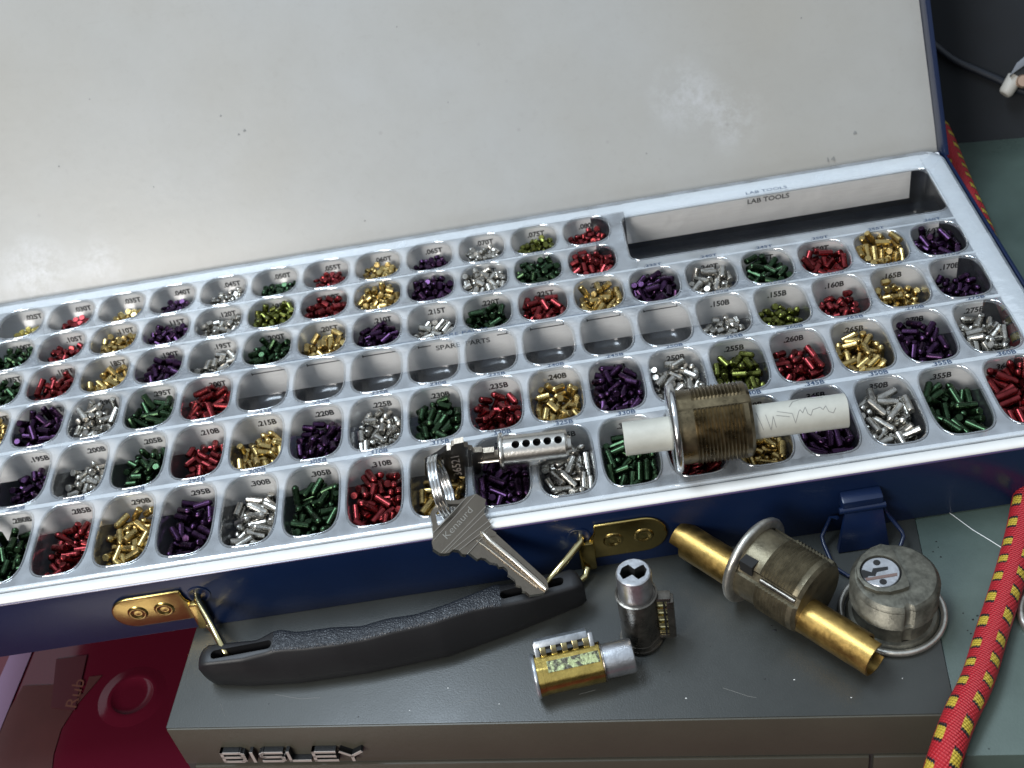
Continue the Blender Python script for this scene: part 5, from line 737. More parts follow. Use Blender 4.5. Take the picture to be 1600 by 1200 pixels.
(4,15):[16,58,-124,78,61,19,5,-125,45,88,-20,87,-100,-16,50,6,-48,-125,-97,19,-57,39,-120,-26,-95,50,-3,-122,38,91,-62,62,-95,-37,-92,-2,-69,-103,-20,89,-32,-12,-102,-3,3,32,6,-75,-54,-70,-9,15,-107,81,-8,39,-83,-103,-68,-54,-63,-74,-90,-27,-12,61,65,-95,42,-89,19,-17,-95,99,-6,-38,33,-98,-52,-79,23,75,-95,50,-67,71,-16,-105,11,93,-61,-22,-105,-47,61,-35,-88,-98,-36,-33,2,49,-86,-73,37,-79,-40,-44,6,-96,80,12,-66,0,99,-60,-35,-70,46,38,10,80,-69,18,-89,-56,8,-57,91,-13,48,-50,-89,89,33,-51,95,-45,50,38,58,-48,-56,38,-91,-43,35,-51,54,-18,-80,37,-48,-9,-83,-4,-78,-75,32,89,47,-89,-73,-70,-50,-30,-83,-44,83,53,64,26,-42,30,91,-23,84,-50,65,60,-38,-55,-72,-12,-2,-18,-107,-32,-65,-3,9,-34,-50,79,-42,-65,36,-18,-55,81,55,96,-45,9,8,24,-78,-45,-32,-58,-35,62,-30,91,13,30,24,-53,-69,-61,-8,31,-54,46,21],
(4,14):[-38,-6,-125,20,-97,9,27,-125,-99,-10,14,-24,-125,73,-67,36,-83,-100,45,-39,13,-50,-102,67,10,64,-40,-113,13,98,6,56,-125,99,10,11,9,-96,-90,-41,-29,-57,-105,55,59,3,-78,-99,56,15,41,-12,-100,32,-35,60,37,-119,-10,99,0,36,-96,-90,-41,-46,70,-107,9,83,-54,-26,-103,37,80,-10,-100,-85,86,-15,6,85,-120,98,7,-43,-68,-83,77,27,-70,30,-106,-7,95,7,69,-86,91,9,68,52,-91,-20,97,11,100,-81,-95,11,71,-45,-68,3,79,-76,-23,-84,-2,99,-23,-90,-61,90,20,-80,28,-57,-5,-93,-51,66,-76,-37,83,-57,-30,-63,-79,19,54,9,-70,-88,45,-24,19,-67,-99,-5,-35,86,-49,-46,50,47,-68,-55,-89,44,-3,-13,-70,-90,13,-78,-58,-43,-19,55,50,70,-56,1,-98,80,32,-54,6,-94],
(4,13):[-18,-26,-125,42,-90,-1,5,-125,-42,90,44,29,-112,89,-25,-40,-48,-123,42,-90,43,-25,-125,16,98,1,63,-124,91,39,-49,-2,-97,54,-42,20,33,-91,-16,-98,44,-64,-95,10,98,-33,22,-104,58,-47,-11,-48,-96,2,99,17,-46,-100,7,95,-67,47,-101,-28,-83,-68,-41,-103,-22,88,-15,42,-76,-32,-73,-41,-67,-94,4,98,2,91,-108,88,22,54,74,-99,-6,63,-55,2,-60,87,-1,67,-31,-111,9,98,46,26,-79,-3,95,-42,45,-87,-30,-79,-56,-45,-65,67,51,76,43,-69,-9,98,-9,-101,-80,-93,-3,-7,-70,-68,-98,-7,57,-19,-48,-97,9,-73,52,-69,-22,-82,51,-52,-61,79,-56,32,77,-55,85,9,-19,-56,-42,-58,-59,-2,102,-78,86,9,75,-34,-83,8,98,-21,62,-55,90,-13,-54,-96,-46,26,-29,-62,-18,-39,58,34,32,-96,-64,-89,-28,-24,101,-58,85,18,26,10,-57,90,33,-58,-51,-34,71,46,-40,82,-40,93,-3,-5,-102,-23,59,-32,14,-53,-34,-27,88],
(4,4):[-18,58,-125,45,88,5,4,-125,-99,1,6,-67,-125,-93,-35,-29,-2,-125,1,99,7,42,-125,-45,-88,38,-16,-125,63,77,-41,32,-120,4,2,0,-29,-125,-1,-99,31,-87,-117,-93,-32,-56,7,-115,44,-12,-28,-94,-107,-68,-21,42,62,-124,-9,98,-29,-40,-125,1,99,16,-31,-95,-30,75,65,64,-106,-23,93,-48,69,-122,60,79,28,27,-108,-84,1,42,-53,-124,92,36,-13,94,-112,-96,6,38,-8,-96,74,-56,58,23,-123,1,99,-71,32,-106,-22,-74,-54,-70,-119,42,-89,37,52,-94,84,-24,-58,-28,-123,0,99,74,12,-99,0,99,28,-74,-91,-59,-72,-14,-26,-100,1,99,24,91,-103,-7,-94,43,19,-84,-84,0,-46,-44,-96,-48,86,-3,54,-100,46,88,69,-32,-108,25,-78,-74,-18,-93,-27,0,-10,-67,-96,82,-55,63,-76,-100,1,-46,-11,12,-97,-95,-27],
(4,3):[-25,21,-125,-38,91,4,28,-120,0,0,26,-10,-125,-45,-88,-10,-42,-125,10,99,4,67,-124,57,81,26,47,-120,0,0,-44,61,-122,-83,51,-5,-8,-120,0,0,48,23,-118,-10,15,14,-79,-124,98,-11,24,-52,-116,31,-26,51,61,-123,-38,91,-44,-43,-124,-98,10,7,-92,-98,1,92,50,-71,-119,-11,-94,-29,-94,-103,-98,14,-25,81,-113,44,-68,45,50,-86,7,-98,-25,-74,-124,-98,10,-48,83,-95,38,-76,53,-28,-124,28,95,-42,-14,-115,62,-6,-22,5,-86,32,-93,22,94,-106,-71,28,-52,14,-116,41,-11,1,-54,-93,32,-3,64,1,-100,-80,-22,-51,-39,-94,56,-82,0,62,-95,79,59,26,-25,-97,-89,-39,-66,-65,-105,-46,43,-13,-28,-85,55,27,73,56,-93,27,11,-69,37,-107,-28,-71,6,33,-86,-81,-56,65,-45,-100,-89,-7,-75,55,-85,-23,-72,-11,92,-85,13,-69,28,6,-89,59,-30],
(4,2):[-12,65,-124,70,70,9,29,-125,20,-97,39,-24,-125,4,99,-9,-15,-125,-73,-66,9,-39,-119,0,0,45,20,-125,29,95,-44,-43,-124,-92,-35,24,92,-108,72,25,33,67,-124,76,64,-49,80,-112,-41,38,-11,-60,-104,40,-51,67,-19,-116,4,99,-50,-3,-124,-27,-95,-7,-89,-113,54,-48,28,45,-98,-64,39,-19,17,-116,10,-75,-24,-16,-98,96,-6,21,-65,-125,-91,-40,-64,-75,-95,27,-73,31,-94,-103,-38,-36,46,-24,-90,40,-2,-43,-83,-113,30,-70,-14,96,-105,72,23,59,-54,-110,-71,6,-47,34,-115,34,-30,-12,45,-96,-63,76,67,48,-108,44,-37,-25,81,-83,86,-11,18,12,-96,-99,0,63,15,-102,-83,1,-73,25,-99,-21,66,-67,-5,-88,-98,4,58,73,-96,-76,-53,-61,56,-102,71,-5,-44,-44,-88,-28,80,19,-13,-82,38,52,-73,-34,-97,-22,-55,-17,-102,-79,90,-10,28,-58,-90,25,93,56,91,-73,75,-47,-34,32,-82,-36,82,55,-89,-87,-32,-48],
(4,1):[-25,2,-125,-55,-82,11,-55,-125,-99,10,38,19,-125,52,84,-11,48,-117,8,-5,4,-9,-125,-61,-78,39,75,-120,92,25,-24,-46,-125,10,99,-15,-83,-122,-99,2,45,-27,-125,18,-97,-28,71,-117,4,-9,15,-31,-106,-78,-14,15,36,-125,-52,-84,-52,-70,-112,15,-64,0,75,-116,3,-3,47,-65,-114,-21,34,-49,-26,-115,31,6,21,-82,-112,-19,50,-12,-4,-100,-60,-78,-45,38,-125,-28,-95,5,94,-82,-2,-94,50,-89,-92,-83,-54,-43,-94,-88,-86,27,-8,-66,-90,12,-36,73,-51,-95,23,-33,-58,2,-111,77,24,-24,92,-84,-3,-88,59,51,-110,-84,-2,-37,35,-97,-62,76,-67,-3,-82,86,-27,38,-50,-84,-16,-93,-74,34,-95,-19,69,29,89,-96,0,-92,67,13,-101,53,-34,-72,-37,-100,-21,71,-60,70,-109,43,87,25,42,-96,-13,98,-64,78,-79,44,86,-24,104,-57,-99,-9,60,70,-84,-62,-39,-46,21,-73,89,-27,4,-101,-88,78,-13,78,35,-79,16,-37,7,25,-77,68,-46,29,-5,-91,18,-92,63,-16,-103,-87,-1,-65,-62,-84,86,44],
(4,0):[-34,23,-125,-82,-55,0,53,-125,91,39,58,14,-121,31,93,-10,-40,-125,55,-82,20,17,-125,91,-40,38,57,-125,-39,91,-25,-6,-125,-82,-55,39,-29,-125,58,80,31,-72,-124,95,28,-38,-51,-125,-57,81,24,44,-101,29,67,14,-57,-96,-50,-49,-56,68,-113,-74,-6,17,-12,-115,25,5,62,-12,-98,-75,58,-12,-79,-112,60,37,-9,81,-122,91,37,64,61,-111,33,-93,-68,-22,-106,-43,4,24,87,-99,-66,-42,31,-93,-103,-97,-21,-51,-80,-110,56,-71,-7,-37,-96,-61,-72,78,5,-80,10,-83,-57,38,-111,73,17,-2,6,-93,-29,-60,65,-56,-109,27,-66,-72,8,-98,-28,6,-8,50,-96,-52,-84,68,57,-81,-97,-18,-33,-68,-89,55,-72,-29,17,-88,0,3,34,-75,-80,-52,-64,-71,-60,-91,15,-93,28,-34,-82,-84,-2,56,86,-79,72,-18,-22,81,-95,52,84,41,20,-94,63,75,68,-78,-68,53,65,-38,-19,-96,-32,-93,-46,94,-85,57,45,68,-45,-76,-86,-11],
(5,16):[-43,-22,-140,-18,-97,13,-88,-139,-79,-60,-8,34,-140,68,-72,-69,-25,-126,-8,-97,-31,16,-130,0,0,2,67,-128,14,1,-54,63,-132,-81,48,-30,-69,-128,-44,64,-60,21,-122,-5,-53,-57,-78,-134,-44,88,-6,-52,-130,48,-72,17,-34,-140,29,-95,-64,-14,-97,96,17,46,-100,-130,82,56,29,57,-140,13,98,-34,85,-137,-86,48,-6,-20,-117,74,-52,46,-64,-127,-20,-4,-23,-102,-119,43,69,-4,106,-135,-94,27,40,-9,-140,-29,95,-31,50,-110,-93,-30,28,-92,-105,74,-60,55,68,-124,-59,4,-56,102,-106,-71,-66,10,4,-109,-53,-16,-13,104,-104,-20,95,-1,-119,-108,-77,-15,42,-26,-111,5,99,61,26,-135,19,-96,-76,35,-98,-15,-58,32,33,-111,-62,77,74,33,-110,5,-97,-56,-89,-105,76,50,39,95,-124,-60,3,72,-8,-111,24,22,-38,76,-99,-5,-31,14,111,-94,7,-97,54,36,-89,23,-89,-9,-78,-91,47,-71,72,-51,-118,10,-94,64,93,-103,50,-85,-36,-36,-103,88,3,21,-59,-93,63,-66,36,-36,-83,76,-62,-22,20,-90,-63,-76],
(5,15):[-33,-45,-140,-26,-95,36,-68,-139,93,34,49,-93,-130,83,41,-11,-9,-140,-87,47,-11,74,-140,-10,98,27,90,-139,98,10,-39,52,-140,5,-99,-18,-10,-111,11,98,2,20,-140,-82,55,-38,105,-126,48,62,-3,-89,-130,-62,69,51,-20,-139,10,-99,-52,0,-139,-25,-96,12,-46,-140,-93,-34,17,52,-127,-42,58,-64,-52,-132,-20,-94,0,118,-108,-23,23,62,-99,-99,61,63,-69,48,-126,-6,-98,21,-13,-112,-64,-5,55,48,-139,13,-98,-34,-98,-134,64,-73,21,-106,-111,-5,97,28,104,-111,-61,-60,-44,3,-100,22,-1,17,-54,-112,76,63,41,58,-112,19,-97,-33,-63,-111,-59,-79,1,28,-101,-78,17,72,-13,-119,3,-99,-52,-103,-112,68,-67,60,-60,-108,-83,-30,61,98,-108,-28,64,-19,-88,-91,-86,19,-18,-122,-94,-60,-11,74,57,-103,22,5,-30,42,-111,-61,-78,54,-31,-95,64,-56,-50,63,-104,-53,-78,-10,83,-101,52,-72,45,12,-107,58,-25,-76,2,-98,-12,-71,-63,-26,-108,96,0,33,-108,-84,18,97,75,28,-101,21,5,-70,84,-102,-34,-49],
(5,14):[-38,69,-139,-95,26,-16,-56,-140,95,29,40,-51,-139,87,47,-53,-77,-136,24,-96,-24,93,-125,-23,-19,-1,50,-140,32,94,-25,-9,-140,-97,19,-14,-101,-128,34,-77,22,94,-139,99,8,-32,18,-126,33,-59,8,-79,-128,0,0,41,36,-126,2,20,-44,-34,-130,94,-1,16,-9,-140,-20,-97,41,-18,-128,-50,-64,-59,82,-100,70,18,-36,-103,-108,45,85,-66,20,-132,-3,99,-75,-12,-105,-1,99,-30,56,-112,97,18,49,67,-134,92,28,-59,-55,-109,99,-9,9,32,-116,27,95,59,11,-117,-94,-10,-51,108,-111,-3,28,32,103,-110,-11,-98,21,-106,-117,18,9,-64,-105,-74,-44,33,-28,-122,-82,-62,-3,54,-70,-122,-86,-7,-40,30,-96,77,46,8,-22,-100,59,-17,60,-18,-105,-72,-8,-32,-16,-98,75,62,-2,-52,-108,-94,-25,-24,122,-84,-48,9,-78,33,-90,-10,-70,10,-70,-88,83,53,68,54,-107,-14,83,-40,8,-78,80,43,4,105,-113,-10,-93,49,-101,-122,26,-40,-54,-50,-80,99,-8,78,38,-85,7,87,55,91,-92,-51,-52,16,110,-87,4,-96,12,16,-88,-69,-69,79,-16,-80,6,89,-9,52,-82,-59,77,71,91,-66,-41,89,60,-47,-105,-85,-8,-35,-24,-70,-98,3,51,3,-70,11,-34,75,-71,-93,19,78,-59,-83,-99,60,13,31,55,-87,77,-62,34,-88,-80,-84,-46,-65,61,-79,-80,54,25,13,-62,37,92],
(5,13):[-16,-109,-132,98,-12,-3,36,-140,-92,-36,24,-117,-111,-7,-25,-28,-32,-140,-86,49,-41,22,-127,5,4,37,7,-140,44,-89,-30,90,-136,42,88,-2,83,-139,40,90,36,73,-139,0,99,3,21,-111,-78,60,-55,-68,-137,-22,97,26,-44,-140,89,44,-24,-1,-128,0,1,10,-5,-140,44,-89,-7,-82,-140,-98,13,-57,-2,-119,20,-4,64,43,-134,9,98,48,-65,-135,85,46,-43,56,-112,-73,43,23,115,-115,-97,17,-65,39,-126,-33,-77,-54,97,-121,52,76,70,-15,-123,9,96,64,94,-110,-4,48,-15,-62,-118,92,-32,-60,-32,-111,95,1,26,40,-112,-78,60,-16,73,-110,-78,60,34,99,-85,7,-98,30,74,-110,78,-61,-20,-103,-103,-43,-84,24,-87,-101,-75,13,7,-32,-115,73,-62,-62,24,-86,76,63,35,-15,-102,-89,-3,75,25,-95,20,-9,-67,92,-90,44,88,-15,106,-94,41,-81,62,-88,-120,55,63,-16,-28,-92,14,86,-43,-84,-92,-37,-68,-65,-86,-112,37,-92,48,-67,-96,32,-71],
(5,12):[-36,78,-138,-31,94,24,-18,-140,29,95,14,54,-140,-98,17,-43,-38,-140,-32,-94,8,-71,-140,-29,-95,-8,100,-130,-61,66,-37,21,-140,9,-99,-11,27,-128,-31,77,50,-32,-139,29,95,-17,-107,-132,92,-29,1,-12,-119,88,30,52,-85,-134,69,69,-65,16,-133,-7,99,-20,-62,-140,29,95,52,32,-139,17,98,-68,58,-115,-36,-7,16,-119,-103,-43,-20,41,90,-136,-67,72,-52,-79,-121,86,-14,2,-40,-111,97,22,61,-39,-113,-52,-83,-58,-25,-115,95,12,-19,85,-107,-44,70,38,-76,-110,75,-25,-54,85,-109,50,-77,-5,-20,-91,94,-9,60,52,-110,-97,3,-46,20,-111,-7,99,17,24,-113,-74,6,3,-87,-105,79,-25,-75,16,-106,-1,99,47,-14,-80,-50,41,45,12,-101,1,78,-50,-112,-98,-27,-9,8,6,-77,-85,-15,74,15,-102,21,-23,9,-60,-90,-97,-20,3,55,-97,-87,12,63,-100,-82,-53,-76,-30,26,-87,-42,83,-80,-62,-62,-8,94,26,-76,-66,-33,90,-58,-83,-92,76,39,1,120,-103,-60,17,63,-57,-81,-74,-30,-45,-44,-91,-26,67,15,83,-87,36,-79,6,40,-72,-89,6,-80,28,-63,-10,-8,33,118,-96,-59,26,55,84,-109,-96,-8,-72,-48,-99,-26,69,-14,-52,-63,33,-91,64,42,-73,-80,6,80,-17,-69,5,86,-20,-108,-86,22,94,64,69,-86,-96,-6],
(5,11):[-45,20,-140,-25,96,0,-19,-117,35,-80,4,-38,-140,-84,-53,-39,74,-139,-81,-57,-16,34,-140,-15,98,44,25,-140,15,-98,-35,-22,-123,-47,-3,16,17,-140,15,-98,11,76,-140,-57,81,-68,4,-126,-13,95,-19,45,-111,67,73,42,84,-138,-59,79,-45,60,-110,67,73,30,-74,-139,69,-71,8,-90,-102,-85,-16,-3,-76,-126,-31,71,0,84,-91,-9,-74,44,-50,-126,-82,29,-43,-51,-139,-64,75,11,20,-108,-91,-26,47,93,-110,-97,-16,44,-5,-106,37,81,-1,116,-120,95,10,38,65,-97,60,44,-26,-95,-123,-30,70,69,31,-126,6,-98,65,-29,-122,40,-54,-56,92,-123,-65,-68,6,-23,-73,-74,55,58,-68,-107,-89,15,-73,-36,-110,-12,86,-32,-117,-98,69,-26,77,-17,-90,12,-54,-64,-86,-116,-26,-33,-18,-28,-92,-2,-98,10,-115,-120,-87,-17,-40,-68,-92,54,-42,-10,123,-82,-97,0,32,106,-83,-26,-85,-62,18,-90,94,17,-50,-22,-82,15,-97,66,51,-101,-38,-90,-65,-70,-77,55,-36,5,28,-79,-31,-78,60,-50,-82,80,-57,-40,103,-98,-98,14,21,-65,-82,57,-17,71,86,-77,37,-87,-28,-52,-54,-9,-93,62,-99,-101,56,49,22,2,-87,48,59,-80,-26,-72,-5,88,-27,-6,-49,61,19,-48,98,-69,-96,25,-44,-115,-70,62,-43,-23,35,-68,-29,-79,70,16,-72,-42,-88,-62,76,-84,91,-35,24,-95,-79,-81,12,56,-40,-54,19,-95,20,-123,-70,-99,-8,24,-18,-49,-14,98,46,54,-63,66,40,-80,36,-73,-7,-75,6,-63,-54,61,4],
(5,10):[-2,-74,-139,-9,-99,10,-16,-140,76,64,21,53,-140,-14,-98,-37,88,-134,-4,97,-31,-74,-139,-9,-99,4,108,-126,-72,43,-61,42,-135,-21,96,-8,58,-140,-14,-98,29,-59,-140,-11,-98,-34,-13,-133,14,94,-3,39,-107,-52,-81,47,31,-140,14,98,-59,-71,-132,-4,-97,7,12,-123,57,-1,50,98,-124,-64,70,-32,45,-112,-48,-86,6,-21,-111,-76,64,48,-18,-124,-63,45,-57,-26,-116,58,-73,-27,-114,-115,-97,11,41,73,-101,-20,48,-74,34,-110,-5,96,70,24,-123,5,98,18,-101,-117,-8,93,-22,89,-106,-84,49,-16,-70,-114,-9,-99,59,-28,-98,-84,-13,-72,79,-105,-28,-30,29,-61,-98,-88,1,36,43,-96,24,27,-78,14,-86,-4,96,-39,-11,-97,56,-73,51,-96,-124,-22,-75,-1,-93,-74,31,0,-48,47,-86,-11,-92,79,43,-78,12,-13,9,46,-81,-9,-98,66,89,-99,-39,89,70,-66,-116,9,-85,-52,112,-78,65,51,2,-16,-82,-68,72,31,107,-72,-27,-85,-76,-43,-100,-6,93,12,105,-93,-24,-87,78,-3,-85,6,-89,-54,-87,-95,94,9,-19,-121,-88,-98,6,25,-106,-88,9,96,-8,124,-78,72,9,56,-92,-80,-1,99,48,14,-79,73,5,-55,-43,-80,2,96,-36,86,-71,-94,-14],
(5,9):[11,43,-140,-99,-10,-9,-85,-140,-97,19,55,43,-139,8,-99,-44,105,-119,-8,46,-6,-41,-140,-19,-97,43,-10,-136,91,36,-26,-2,-140,40,91,-6,89,-136,-42,88,38,-62,-139,65,-75,-41,56,-138,-78,-60,6,-100,-113,-31,90,50,60,-95,-14,3,-55,-44,-135,-49,84,27,20,-126,67,44,45,-20,-106,3,99,-55,72,-113,60,-76,-12,-39,-111,71,-69,45,89,-131,91,-14,-60,-82,-124,-44,85,6,53,-112,-77,-62,64,-50,-127,29,-85,-17,-119,-104,71,-18,-46,18,-126,61,63,74,17,-109,6,-96,-42,-51,-109,-72,63,2,-5,-111,56,-81,34,-94,-122,-9,73,-74,26,-111,-1,99,66,93,-92,50,-67,19,37,-89,0,94,-68,-85,-95,-38,88,15,102,-112,-74,-61,69,-85,-97,37,69,-38,-28,-84,-63,77,-23,-74,-87,73,64,31,93,-60,-91,17,-63,63,-82,-70,-70,79,28,-82,4,-96,20,84,-86,-84,-25,-24,61,-75,-32,47,-27,-122,-73,71,-17,15,-46,-85,63,-76,-23,83,-95,-19,49,-52,-45,-64,-11,87,36,-1,-78,58,79,-62,102,-72,-65,-72,-18,122,-88,-16,15,77,-26,-92,14,47,-61,-99,-58,45,-87,-2,-93,-74,-86,-5,28,120,-84,93,-9,-64,22,-84,-65,-70,-4,36,-69,51,64,22,124,-56,93,-7,-38,-1,-52,59,-60,27,-121,-86,-65,-19,-23,-1,-89,65,-74,-78,-33,-85,-10,-67,-8,-35,-57,-49,-86,69,-11,-46,59,-52,-62,58,-51,19,95,50,-96,-78,41,-90,67,-46,-69,61,-3,16,-82,-53,-73,67,20,20,-64,61,74,82,43,-56,2,-96,-22,44,-46,49,69,34,-40,-58,-67,-72],
(5,8):[-5,-66,-140,-50,-86,7,-22,-125,0,0,38,-10,-139,76,-64,-30,-52,-140,-50,-86,29,-64,-140,-50,-86,41,62,-139,66,-74,-44,58,-130,57,76,-12,61,-140,41,90,14,97,-121,-23,-62,-37,6,-140,-32,-94,6,29,-140,-46,-88,48,-105,-115,10,-39,-12,111,-120,53,38,-18,-59,-115,-50,-86,58,82,-126,51,-79,-55,12,-115,95,-16,7,-74,-115,50,86,42,20,-126,-78,41,-40,-39,-111,-46,-86,19,-116,-110,14,-29,39,98,-104,1,-98,-69,67,-116,-25,-74,-29,37,-110,-97,10,4,124,-80,-82,8,9,12,-85,-21,-93,-52,-90,-127,-76,45,65,-55,-127,30,84,-68,-32,-126,-11,96,3,58,-97,97,-21,73,-67,-101,18,85,-59,98,-104,-61,-52,60,45,-86,-84,-30,55,-7,-113,-95,16,-64,-31,-96,-51,-84,-28,19,-80,-54,-82,45,-31,-96,22,38,-62,31,-77,72,10,38,-105,-68,-44,87,63,98,-86,-51,79,-63,-10,-69,75,-46,-44,114,-85,-78,-26,79,-30,-77,11,-50,-9,-119,-100,14,-21,-80,51,-66,-6,-77,74,21,-102,17,-57,-55,-104,-100,-70,51,9,-75,-86,2,99,46,-82,-92,68,-39,20,42,-64,40,-89],
(5,7):[-37,13,-140,17,98,-8,12,-140,17,98,26,40,-140,7,-99,-60,-84,-120,-20,-59,-22,76,-139,-22,96,17,-24,-140,-61,-78,-40,-107,-117,-5,-43,21,-74,-140,99,3,56,25,-138,7,-99,-53,-1,-114,82,-35,52,-108,-107,0,-29,7,-103,-138,99,3,-26,-50,-140,10,-99,-1,-38,-112,-31,-94,43,88,-135,-61,78,-59,50,-135,-29,-94,-15,34,-111,82,55,72,84,-95,20,8,-67,-43,-121,-30,-72,-34,-47,-104,44,67,76,36,-96,14,66,-29,-82,-100,-79,6,35,34,-111,75,65,27,64,-98,-46,-50,-48,87,-112,97,-15,1,92,-125,9,-97,42,-36,-129,-72,-60,-75,44,-106,-7,-94,22,-96,-109,5,-99,55,-9,-110,99,-3,-77,-9,-93,-12,67,-4,-104,-95,37,60,56,108,-94,23,11,-46,114,-96,-49,-6,10,88,-96,-72,-60,72,-44,-110,24,45,-31,55,-100,56,-5,-19,122,-87,-52,10,28,-31,-91,-71,62,-18,14,-86,-62,62,8,110,-77,-79,-54,55,-78,-104,-69,14,-72,-83,-74,28,-94,22,-59,-76,67,-19,66,-58,-76,-48,80,-58,80,-85,98,7,-52,-20,-82,27,91,62,6,-85,65,-63,-22,-107,-72,-10,97],
(5,6):[-36,-36,-140,10,99,-28,56,-140,-81,-56,9,-66,-140,-96,-24,-41,-89,-110,-30,-94,30,28,-140,39,-91,54,44,-136,37,-91,-23,110,-119,44,42,35,-84,-124,-82,19,30,87,-135,75,63,-9,-102,-138,-99,5,37,-21,-138,86,48,51,-51,-119,-58,20,-43,76,-124,86,11,4,95,-120,-14,-76,31,100,-106,27,-91,-21,25,-140,81,56,-14,-100,-109,28,95,-59,16,-113,27,-58,-65,-37,-133,-8,-98,-12,2,-124,-71,25,60,34,-77,-71,24,30,56,-85,-96,-20,0,45,-111,99,-4,26,-16,-94,-17,17,46,116,-67,76,-29,17,-118,-103,-72,-18,-3,-45,-120,16,-42,-78,-17,-91,-9,79,10,-88,-81,-93,-34,61,-94,-104,-43,-78,-20,-23,-107,96,15,63,93,-105,-22,67,74,-40,-104,16,-66,-74,-67,-96,-16,64,59,-9,-98,-19,-75,-6,96,-78,-89,44,-75,41,-103,-14,-74,-28,74,-76,72,-29,57,-81,-78,33,-76,31,15,-106,68,37,-66,86,-104,-43,-69,74,75,-86,-3,73,56,-98,-36,70,65,-6,31,-46,82,23,80,-13,-73,4,-91,-72,-87,-72,-32,64,11,19,-86,68,39,33,70,-59,-86,-43,-57,-23,-70,-77,-50,-8,-15,-73,-34,92,31,-50,-71,92,31,-34,45,-82,-93,35,-28,-71,-80,92,33,51,-9,-58,11,-65,-46,119,-71,22,21,-28,-41,-65,46,13,82,42,-55,6,-67,-47,5,-55,37,-63,23,-125,-56,-47,-10,-25,-83,-54,80,52,-40,-59,-42,59,-10,-29,124,-27,-93,-13,23,-6,-46,45,88,-59,81,-65,55,-71,-27,70,-27,-26,83,14,112,-56,71,-53,-49,96,-42,-92,20,-22,-123,-69,87,-13,58,19,-19,78,-60,-65,-83,-33,18,87,45,61,-34,-83,40,62,-67,-53,-95,-10,-64,40,-50,67,-50,11,103,-24,80,32,63,84,-35,-76,37,-72,-6,-43,37,-85,4,-99,-44,-86,-37,83,-22,-38,3,-91,-7,-13,-30,-1,-89,-65,64,-33,65,-51,-49,-121,-31,-44,13],
(5,5):[-31,74,-139,-92,35,-29,-16,-140,-19,-97,11,40,-140,-21,-97,-46,-98,-119,-52,-28,0,-90,-135,-50,-83,40,37,-140,-21,-97,-1,-22,-140,19,97,28,-25,-140,-19,-97,65,22,-131,13,97,-51,-14,-119,50,-1,-13,-68,-118,77,-19,57,-42,-138,10,99,-61,33,-136,-11,98,-14,42,-123,72,25,12,92,-139,-96,25,-66,-53,-125,-30,81,-14,-13,-115,19,97,38,66,-111,-18,97,-44,33,-112,-13,98,68,70,-114,32,-56,15,21,-98,-52,10,-24,32,-91,-5,-99,5,-36,-86,68,71,32,-87,-124,13,87,13,-26,-115,-19,-97,33,-50,-95,-41,-37,40,-110,-104,-92,-37,-76,-13,-96,-12,-74,2,99,-110,23,-92,56,8,-98,-88,-33,-55,-68,-101,82,55,3,61,-71,-74,65,45,-82,-89,94,31,-31,95,-117,35,-82,-3,-8,-71,75,44,49,55,-83,-3,-99,-60,95,-104,47,79,14,-76,-60,-55,82,67,101,-82,20,-6,-35,27,-64,79,57,-48,58,-68,34,70,66,-14,-82,52,73,-78,22,-90,-10,-74,39,103,-66,-35,-88,73,-45,-114,4,99,-79,59,-71,-10,-37,-20,-100,-100,-52,84,4,-111,-54,51,-35,-46,-35,-72,-39,91,-22,-75,-55,20,12,21,107,-88,-62,-48,-75,87,-60,-26,-28,-21,104,-84,-64,-75,44,-113,-76,-90,-41,44,-10,-63,-14,-98,13,103,-41,92,33,79,52,-72,5,80,-62,-105,-62,45,-57,-2,-31,-53,83,38,62,-55,-65,-71,-58,-28,-124,-64,40,-13,-4,126,-58,-98,-1,60,40,-53,72,-68,-60,-71,-61,50,-57,-65,22,-43,65,75,63,-93,-49,-68,-69,-36,-19,-46,-49,-83,83,-39,-42,4,-84],
(5,4):[7,-54,-140,-32,94,24,0,-140,-19,97,53,3,-139,17,-97,-45,-1,-139,-40,91,-7,72,-140,-96,-24,57,-64,-135,0,-99,-21,-62,-140,-32,94,1,-5,-123,52,-57,47,70,-138,38,-91,-50,-36,-118,85,-31,-10,40,-140,95,28,75,28,-97,19,15,13,-68,-111,-57,-81,-18,112,-114,-12,38,73,-22,-114,4,-98,-75,-13,-103,-13,-77,-10,35,-110,-33,-92,51,52,-109,95,19,-45,-66,-122,76,-35,-43,30,-106,-26,-85,43,1,-112,-6,99,-55,-94,-117,-61,22,31,-92,-120,43,57,49,81,-110,-97,-20,-46,106,-113,-11,35,-7,-61,-90,-17,-86,10,115,-109,-11,29,-53,79,-105,95,-5,27,-29,-84,-20,-97,56,-37,-87,35,88,-57,-54,-93,73,28,2,-116,-116,84,-15,61,9,-72,80,-45,-65,51,-126,-30,-83,1,31,-83,-77,30,33,102,-86,-26,-91,-75,69,-82,9,95,-6,-19,-80,-39,-83,70,78,-79,18,-95,-36,-17,-92,-71,-11,-18,-120,-95,84,-14,76,-66,-89,16,31,-79,3,-79,-8,-77,6,4,-58,96,-22,48,57,-53,29,-95,-80,-54,-65,-7,78,48,-111,-88,-64,-48,44,-49,-63,-5,97,-50,38,-78,-17,-86,16,29,-45,-20,-56,10,59,-84,95,-26,-6,92,-95,-22,34,17,-83,-73,-6,66,54,109,-57,78,-57,-39,-117,-73,81,-32,-36,-74,-65,40,29,52,-96,-63,-89,-13,-44,99,-64,-48,85,8,84,-57,-53,-83],
